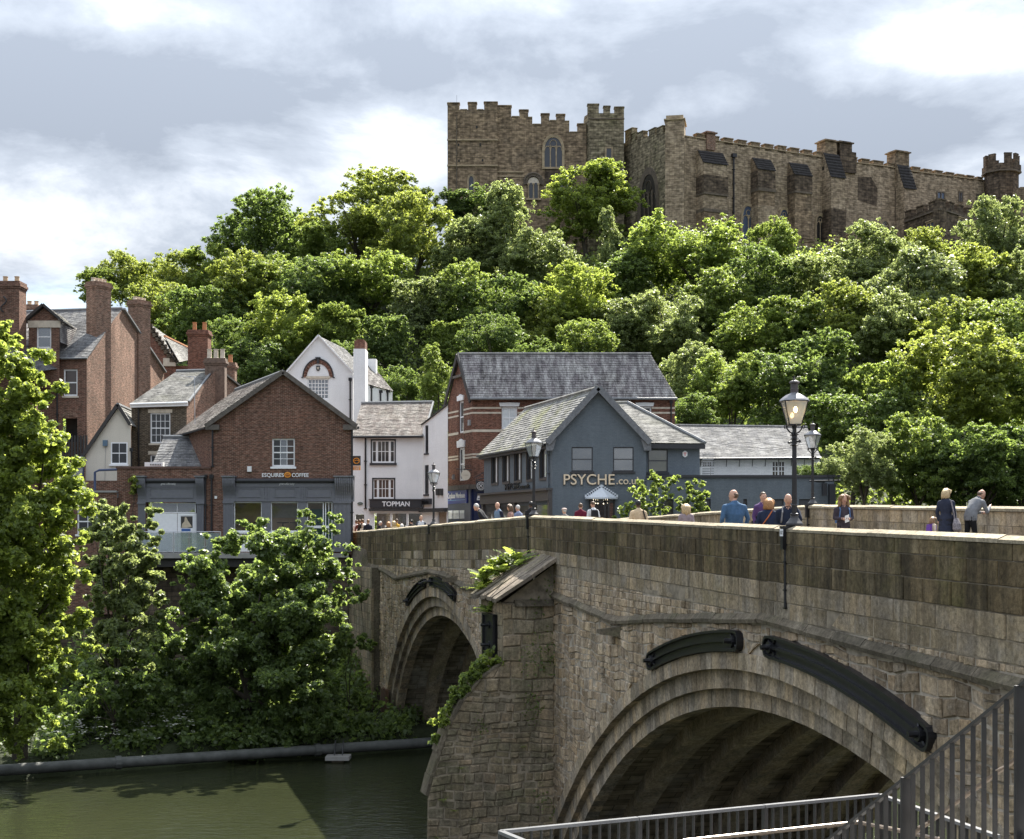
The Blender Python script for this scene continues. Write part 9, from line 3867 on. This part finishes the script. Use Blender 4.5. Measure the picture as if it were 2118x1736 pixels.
 if mb.f:
  mb.build('hair', hm_mat, root, smooth=True)
 if cap:
  mb = MB()
  b = MB()
  ball(b, (0, -.005, .075), (.112, .122, .062), 18, 8, lambda v: Vector((v.x, v.y, max(v.z, -.03))))
  b.lathe([(.09, .03), (.098, .03), (.098, .07), (.09, .07)], 18)
  mb.add([hm @ Vector(q_) for q_ in b.v], b.f)
  mb.build('cap', cloth('cap', cap), root, smooth=True)
 if extra:
  extra(root, bd, HT)
 ORG[root] = loc
 return root, loc, sc, rz, bd, HT


def held(info, name, label, cat, build, mat):
 """a thing of its own carried by a person: built in the person's frame, placed where they stand"""
 root, loc, sc, rz, bd, HT = info
 mb = MB()
 build(mb, bd, HT)
 o = mb.build(name, mat, None)
 M_ = Matrix.Translation(loc) @ Matrix.Rotation(rz, 4, 'Z') @ Matrix.Scale(sc, 4)
 o.data.transform(M_)
 c = sum((v.co for v in o.data.vertices), Vector()) / len(o.data.vertices)
 o.data.transform(Matrix.Translation(-c))
 o.location = c
 tag(o, label, cat)
 return o


def strap_fn(side=1, back=True):
 def f(mb, bd, HT):
  pts = [(-side * .10, -.10, 1.44), (-side * .02, -.145, 1.30), (side * .10, -.145, 1.14), (side * .19, -.09, 1.0)]
  mb.tube([bd(p) for p in pts], .017, 6)
  pts = [(-side * .10, -.10, 1.44), (-side * .09, .06, 1.47), (0, .14, 1.28), (side * .12, .14, 1.10), (side * .19, .05, 1.0)]
  mb.tube([bd(p) for p in pts], .014, 6)
  a = bd((side * .22, -.03, .92))
  mb.hexa([a + Vector(v) for v in ((-.04, -.15, -.13), (.05, -.15, -.13), (.05, .15, -.13), (-.04, .15, -.13), (-.02, -.11, .10), (.03, -.11, .10), (.03, .11, .10), (-.02, .11, .10))])
 return f


def pack_fn(mb, bd, HT):
 def add(pts):
  mb.hexa([bd(p) for p in pts])
 add([(-.14, -.27, 1.02), (.14, -.27, 1.02), (.14, -.12, 1.02), (-.14, -.12, 1.02), (-.12, -.22, 1.42), (.12, -.22, 1.42), (.12, -.11, 1.42), (-.12, -.11, 1.42)])
 for s in (-1, 1):
  mb.tube([bd((s * .10, -.13, 1.40)), bd((s * .11, -.02, 1.485)), bd((s * .12, .115, 1.36)), bd((s * .14, .11, 1.18)), bd((s * .15, -.10, 1.05))], .018, 6)


i_ = person('broad man in a blue sweatshirt walking away, head turned left', 1517, 1012, 1.85, 22, (.055, .112, .20), (.03, .035, .05), 'brown', 'balding', broad=1.36, head_yaw=62, vox=.013, w_at=0.95)
i_ = person('woman in a purple jacket with tied ginger hair facing the camera', 1578.7, 1017.5, 1.66, 195, (.085, .045, .13), (.02, .02, .03), 'brown', 'short', vox=.014, w_at=3.2)
held(i_, 'handbag', 'black handbag at the side of the woman in purple', 'bag', strap_fn(1), cloth('black_bag', (.02, .02, .022)))
i_ = person('woman with short ginger hair in a navy anorak seen from behind', 1590, 1029.7, 1.58, -20, (.018, .026, .055), (.02, .02, .03), 'ginger', 'bob', vox=.014, broad=1.12, w_at=1.5)
held(i_, 'shoulder_bag', 'bag on an orange strap across the back of the woman in navy', 'bag', strap_fn(-1), cloth('orange_strap', (.42, .13, .05)))
i_ = person('bald man in a navy jacket talking on a phone beside the near lamp', 1630, 1021.8, 1.80, 172, (.014, .02, .038), (.015, .015, .02), 'grey', 'bald', arms='phone', vox=.013, head_pitch=12, broad=1.12, w_at=1.0)
held(i_, 'phone', 'dark phone held to the ear of the bald man', 'phone', lambda mb, bd, HT: mb.hexa([HT(-.10, .0 + y_, z_) if x_ < 0 else HT(-.088, .0 + y_, z_) for x_, y_, z_ in ((-1, -.03, -.09), (1, -.03, -.09), (1, .04, -.09), (-1, .04, -.09), (-1, -.03, .05), (1, -.03, .05), (1, .04, .05), (-1, .04, .05))]), iron_m)
held(i_, 'backpack', 'dark backpack with grey strap on the bald man', 'backpack', pack_fn, cloth('grey_strap', (.16, .16, .17)))
i_ = person('woman with wavy brown hair holding a leaflet on the far pavement', 1745.5, 1022, 1.62, 186, (.052, .042, .052), (.012, .012, .014), 'light', 'curly', arms='leaflet', vox=.013, broad=1.05, w_at=4.2)
held(i_, 'leaflet', 'white folded leaflet in the hands of the wavy haired woman', 'leaflet', lambda mb, bd, HT: mb.hexa([(-.06, .27, 1.06), (.05, .27, 1.02), (.05, .272, 1.02), (-.06, .272, 1.06), (-.04, .31, 1.24), (.07, .31, 1.20), (.07, .312, 1.20), (-.04, .312, 1.24)]), white_print)
held(i_, 'backpack', 'blue strapped backpack on the wavy haired woman', 'backpack', pack_fn, cloth('blue_strap', (.08, .14, .27)))
i_ = person('blonde woman in a long navy coat at the far parapet', 1958, 1010, 1.68, -38, (.026, .031, .052), (.02, .02, .025), 'blond', 'bob', coat=.45, vox=.014, head_yaw=-40, w_at=8.0)
held(i_, 'tote_bag', 'grey patterned shoulder bag hanging beside the woman in the long coat', 'bag', lambda mb, bd, HT: (mb.tube([(.16, -.06, 1.43), (.25, -.1, 1.1), (.27, -.08, .92)], .02, 6), mb.tube([(.16, .02, 1.43), (.24, .06, 1.1), (.27, .04, .92)], .02, 6),
     ell_tube(mb, [(.28, -.02, .95), (.30, -.02, .80), (.31, -.02, .66), (.30, -.02, .60)], [(.05, .12), (.09, .20), (.10, .21), (.05, .14)], 12))[0], plain('bag_pattern', (.20, .18, .19), .8, var=.6, scale=30))
i_ = person('man in a grey fleece leaning on the far parapet', 2030, 1011, 1.70, -62, (.17, .175, .185), (.012, .012, .013), 'brown', 'balding', arms='lean', bend=32, vox=.014, head_yaw=-28, broad=1.2, collar=(.02, .02, .02), w_at=8.9)
i_ = person('small child with light curly hair and cream top beside the woman in the long coat', 1930, 1068.6, 1.12, -70, (.55, .46, .36), (.1, .1, .15), 'light', 'curly', vox=.016, w_at=7.2)
held(i_, 'backpack', 'small purple backpack on the child', 'backpack', pack_fn, cloth('purple_pack', (.14, .06, .30)))
i_ = person('man in a cream jumper with a dark shoulder bag walking away', 1320, 1034, 1.78, 4, (.52, .40, .26), (.03, .03, .04), 'black', 'short', skin=skin_dark, vox=.016, broad=1.1, w_at=1.0)
held(i_, 'shoulder_bag', 'dark shoulder bag hanging at the right of the man in the cream jumper', 'bag', lambda mb, bd, HT: (mb.tube([(.13, -.1, 1.45), (.19, -.14, 1.2), (.22, -.12, .98)], .02, 6), mb.hexa([(.14, -.2, .74), (.30, -.18, .74), (.30, .1, .74), (.14, .1, .74), (.16, -.17, 1.0), (.27, -.15, 1.0), (.27, .05, 1.0), (.16, .05, 1.0)]))[0], cloth('black_bag', (.02, .02, .022)))
i_ = person('woman with long blond curls in a mauve grey coat walking away', 1419, 1042, 1.66, -5, (.26, .21, .225), (.03, .03, .04), 'blond', 'curly', coat=.55, vox=.016, w_at=1.8)
i_ = person('man in a maroon jumper walking away before the grey blue wall', 1200.8, 1042, 1.76, 0, (.115, .012, .028), (.03, .03, .04), 'brown', 'short', vox=.018, w_at=2.6)
i_ = person('man in a white shirt with head bowed below the entrance hood', 1226, 1043.5, 1.76, 18, (.62, .62, .62), (.05, .05, .07), 'brown', 'short', vox=.018, head_pitch=22, head_yaw=20, w_at=2.4)
held(i_, 'backpack', 'small dark backpack on the man in the white shirt', 'backpack', pack_fn, cloth('black_bag', (.02, .02, .022)))
i_ = person('person in a flat pinkish cap just showing over the parapet', 1167, 1055, 1.55, 30, (.2, .18, .17), (.05, .05, .06), 'grey', 'short', cap=(.46, .37, .33), vox=.02, w_at=0.7)
i_ = person('white haired man in a striped black jacket bending forward', 985, 1039, 1.72, 78, (.016, .017, .020), (.03, .03, .04), 'grey', 'short', bend=30, vox=.017, broad=1.05, w_at=0.9)
i_ = person('shaven headed man in a denim waistcoat looking left', 1028.7, 1039, 1.80, 130, (.13, .19, .27), (.04, .05, .08), 'brown', 'bald', sleeve=(.015, .018, .035), vox=.017, head_yaw=10, w_at=0.9)
i_ = person('woman with long dark hair and fair ends in profile', 1053.7, 1042.5, 1.68, 85, (.30, .18, .15), (.03, .03, .04), 'brown', 'long', vox=.018, w_at=1.0)
i_ = person('white haired man in a pale blue shirt turned left', 1070.5, 1044.5, 1.70, 48, (.17, .20, .30), (.05, .05, .07), 'grey', 'short', vox=.018, w_at=1.6)
i_ = person('dark haired man in a black jacket behind the middle lamp', 1098, 1037, 1.78, 20, (.014, .014, .016), (.02, .02, .02), 'black', 'short', skin=skin_dark, vox=.018, w_at=0.9)
CR = 'crowd in front of the white shop'
i_ = person('fair haired man in an open navy jacket facing the camera by the third lamp', 870.8, 1066, 1.80, 180, (.55, .57, .60), (.03, .03, .05), 'light', 'short', sleeve=(.025, .035, .06), vox=.02, group=CR, w_at=0.8)
crowd = [('dark haired man in a navy jacket left of the man facing the camera', 850.6, 1075, 1.74, 30, (.012, .014, .022), 'black', 'short'),
         ('person in a yellow jacket in the crowd before the white shop', 820.5, 1073, 1.76, -20, (.62, .36, .05), 'brown', 'short'),
         ('fair haired person in a sand coloured jacket before the white shop', 815.0, 1077.5, 1.68, 0, (.46, .34, .18), 'blond', 'bob'),
         ('person with long red brown hair in dark clothes in the crowd', 803.6, 1079, 1.66, 10, (.06, .045, .04), 'ginger', 'long'),
         ('grey haired man in black looking right in the crowd', 787, 1078, 1.72, -70, (.012, .014, .018), 'grey', 'short'),
         ('white haired person low in the crowd right of the sand jacket', 831, 1083.7, 1.58, 0, (.2, .19, .18), 'grey', 'bob'),
         ('man in navy with a light haircut beside the doorway', 761.6, 1074.2, 1.78, -10, (.018, .02, .032), 'light', 'short'),
         ('dark haired person in black right in front of the doorway', 749.8, 1073.4, 1.78, 0, (.02, .018, .018), 'brown', 'short'),
         ('brown haired person left of the doorway in the crowd', 743.7, 1074.2, 1.76, 10, (.10, .03, .03), 'brown', 'short'),
         ('person in a white hood in the crowd by the doorway', 752.6, 1083, 1.60, 0, (.66, .64, .60), 'grey', 'hood'),
         ('person in a pale shirt with dark hair at the parapet end', 744, 1083, 1.62, 15, (.55, .48, .47), 'brown', 'short'),
         ('man in a white top beside the coffee shop pilaster', 737.5, 1075, 1.76, 0, (.72, .72, .74), 'brown', 'short')]
for lb, px, py, H, yaw, top, hr, st in crowd:
 person(lb, px, py, H, yaw, top, (.03, .03, .045), hr, st, vox=.022, group=CR, Yfix=76.0 + (px * 7.3) % 5)

# ------------------------------------------------------------------ railings in the foreground
ZR = 7.55
PA, PB, PCc = Vector((-.121, 15.1, 0)), Vector((4.36, 17.2, 0)), Vector((4.98, 14.86, 0))
PZ = PA + Vector((.75, -1.45, 0))
lr = thing('landing_railing', 'dark grey metal railing with pale top rail round the lower landing', 'railing', (2, 16, ZR - 1.1))
pth = [PZ, PA, PB, PCc]
for a, b in zip(pth[:-1], pth[1:]):
 d = (b - a).normalized()
 L_ = (b - a).length
 n = max(1, int(round(L_ / 1.83)))
 for i in range(n):
  p0, p1 = a + d * (L_ * i / n + .006), a + d * (L_ * (i + 1) / n - .006)
  mb = MB()
  beam(mb, p0 + Vector((0, 0, ZR)), p1 + Vector((0, 0, ZR)), .062, .034)
  mb.build('top_rail', rail_top_m, lr)
  mb = MB()
  beam(mb, p0 + Vector((0, 0, ZR - 1.0)), p1 + Vector((0, 0, ZR - 1.0)), .045, .012)
  mb.build('bottom_rail', rail_m, lr)
  mb = MB()
  mb.hexa([p0 + d * x_ + Vector((d.y * y_, -d.x * y_, z_)) for z_ in (ZR - 1.15, ZR - .018) for x_, y_ in ((-.02, -.03), (.03, -.03), (.03, .03), (-.02, .03))])
  mb.build('post', rail_m, lr)
  m_ = int((p1 - p0).length / .112)
  bar = None
  for j in range(1, m_):
   c = p0 + (p1 - p0) * (j / m_)
   if bar is None:
    mb = MB()
    mb.hexa([c + d * x_ + Vector((d.y * y_, -d.x * y_, z_)) for z_ in (ZR - 1.0, ZR - .018) for x_, y_ in ((-.008, -.02), (.008, -.02), (.008, .02), (-.008, .02))])
    bar = mb.build('baluster', rail_m, lr)
    c_first = c
   else:
    o = bar.copy()
    COL.objects.link(o)
    o.location = Vector(bar.location) + (c - c_first)
mb = MB()
inn = Vector((.18, -.26, 0))
h0, h1 = PA.lerp(PB, .40) + inn, PA.lerp(PB, .875) + inn
mb.tube([h0 + Vector((0, 0, ZR - .22)), h1 + Vector((0, 0, ZR - .22)), h1 + Vector((.3, -.25, ZR - .24)), h1 + Vector((.72, -.85, ZR - .24))], .024, 8)
for t in (.1, .5, .9):
 c = h0.lerp(h1, t)
 mb.tube([c + Vector((0, 0, ZR - .23)), c + Vector((-.12, .18, ZR - .3))], .012, 6)
mb.build('handrail', handrail_m, lr)

S0, S1 = Vector((3.10, 16.44, 6.785)), Vector((4.55, 11.88, 9.72))
d = (S1 - S0)
dh = Vector((d.x, d.y, 0)).normalized()
sd = Vector((-dh.y, dh.x, 0))
if sd.x < 0:
 sd = -sd
sr = thing('stair_railing', 'dark grey stair railing of flat upright bars climbing at the right edge', 'railing', (S0.x, S0.y, S0.z - 1.4))
mb = MB()
beam(mb, S0 + Vector((0, 0, .0)), S1, .055, .03)
mb.build('top_rail', rail_m, sr)
mb = MB()
beam(mb, S0 - Vector((0, 0, 1.42)), S1 - Vector((0, 0, 1.42)), .05, .22)
mb.build('stringer', rail_m, sr)
Lh = Vector((d.x, d.y, 0)).length
n = int(Lh / .158)
bar = None
for j in range(n + 1):
 c = S0 + d * (j / n)
 if bar is None:
  mb = MB()
  mb.hexa([c + dh * x_ + sd * y_ + Vector((0, 0, z_ + (x_ * d.z / Lh))) for z_ in (-1.40, -.012) for x_, y_ in ((-.005, -.024), (.005, -.024), (.005, .024), (-.005, .024))])
  bar = mb.build('baluster', rail_m, sr)
  c0_ = c
 else:
  o = bar.copy()
  COL.objects.link(o)
  o.location = Vector(bar.location) + (c - c0_)
for px in (1876, 2113):
 # where the rail passes that picture column
 best = min(range(400), key=lambda k: abs((S0 + d * k / 400).x / (S0 + d * k / 400).y - (px - CX) / F))
 c = S0 + d * best / 400
 mb = MB()
 mb.hexa([c + dh * x_ + sd * y_ + Vector((0, 0, z_)) for z_ in (-1.55, .0) for x_, y_ in ((-.006, -.06), (.006, -.06), (.006, .06), (-.006, .06))])
 mb.hexa([c + dh * x_ + sd * y_ + Vector((0, 0, z_)) for z_ in (-1.55, .0) for x_, y_ in ((-.03, -.06), (-.012, -.06), (-.012, .06), (-.03, .06))])
 mb.build('post', rail_m, sr)
mb = MB()
mb.tube([S0 + d * .16 + sd * .13 - Vector((0, 0, .52)), S0 + d * .98 + sd * .13 - Vector((0, 0, .52))], .022, 8)
for t in (.3, .55, .8):
 c = S0 + d * t - Vector((0, 0, .56))
 mb.tube([c, c + sd * .13 + Vector((0, 0, .04))], .01, 6)
mb.build('handrail', handrail_m, sr)
st = MB()
m_ = 16
for i in range(m_):
 a = S0 + d * (i / m_) + sd * .05
 b = S0 + d * ((i + 1) / m_) + sd * .05
 z = a.z - 1.50
 st.hexa([Vector((p.x, p.y, z_)) for z_ in (z - .3, z) for p in (a, b, b + sd * 1.4, a + sd * 1.4)])
tag(st.build('steps', concrete_m), kind='structure', label='stone steps climbing beside the bridge behind the railing')
ld = MB()
ld.prism([Vector((p.x, p.y, ZR - 1.45)) for p in (PA + Vector((-.1, .1, 0)), PB + Vector((.1, .15, 0)), PCc + Vector((.4, -.5, 0)), Vector((4.0, 9, 0)), PZ + Vector((-.1, -6, 0)))], Vector((0, 0, .3)))
tag(ld.build('landing', concrete_m), kind='structure', label='paved lower landing inside the railing')
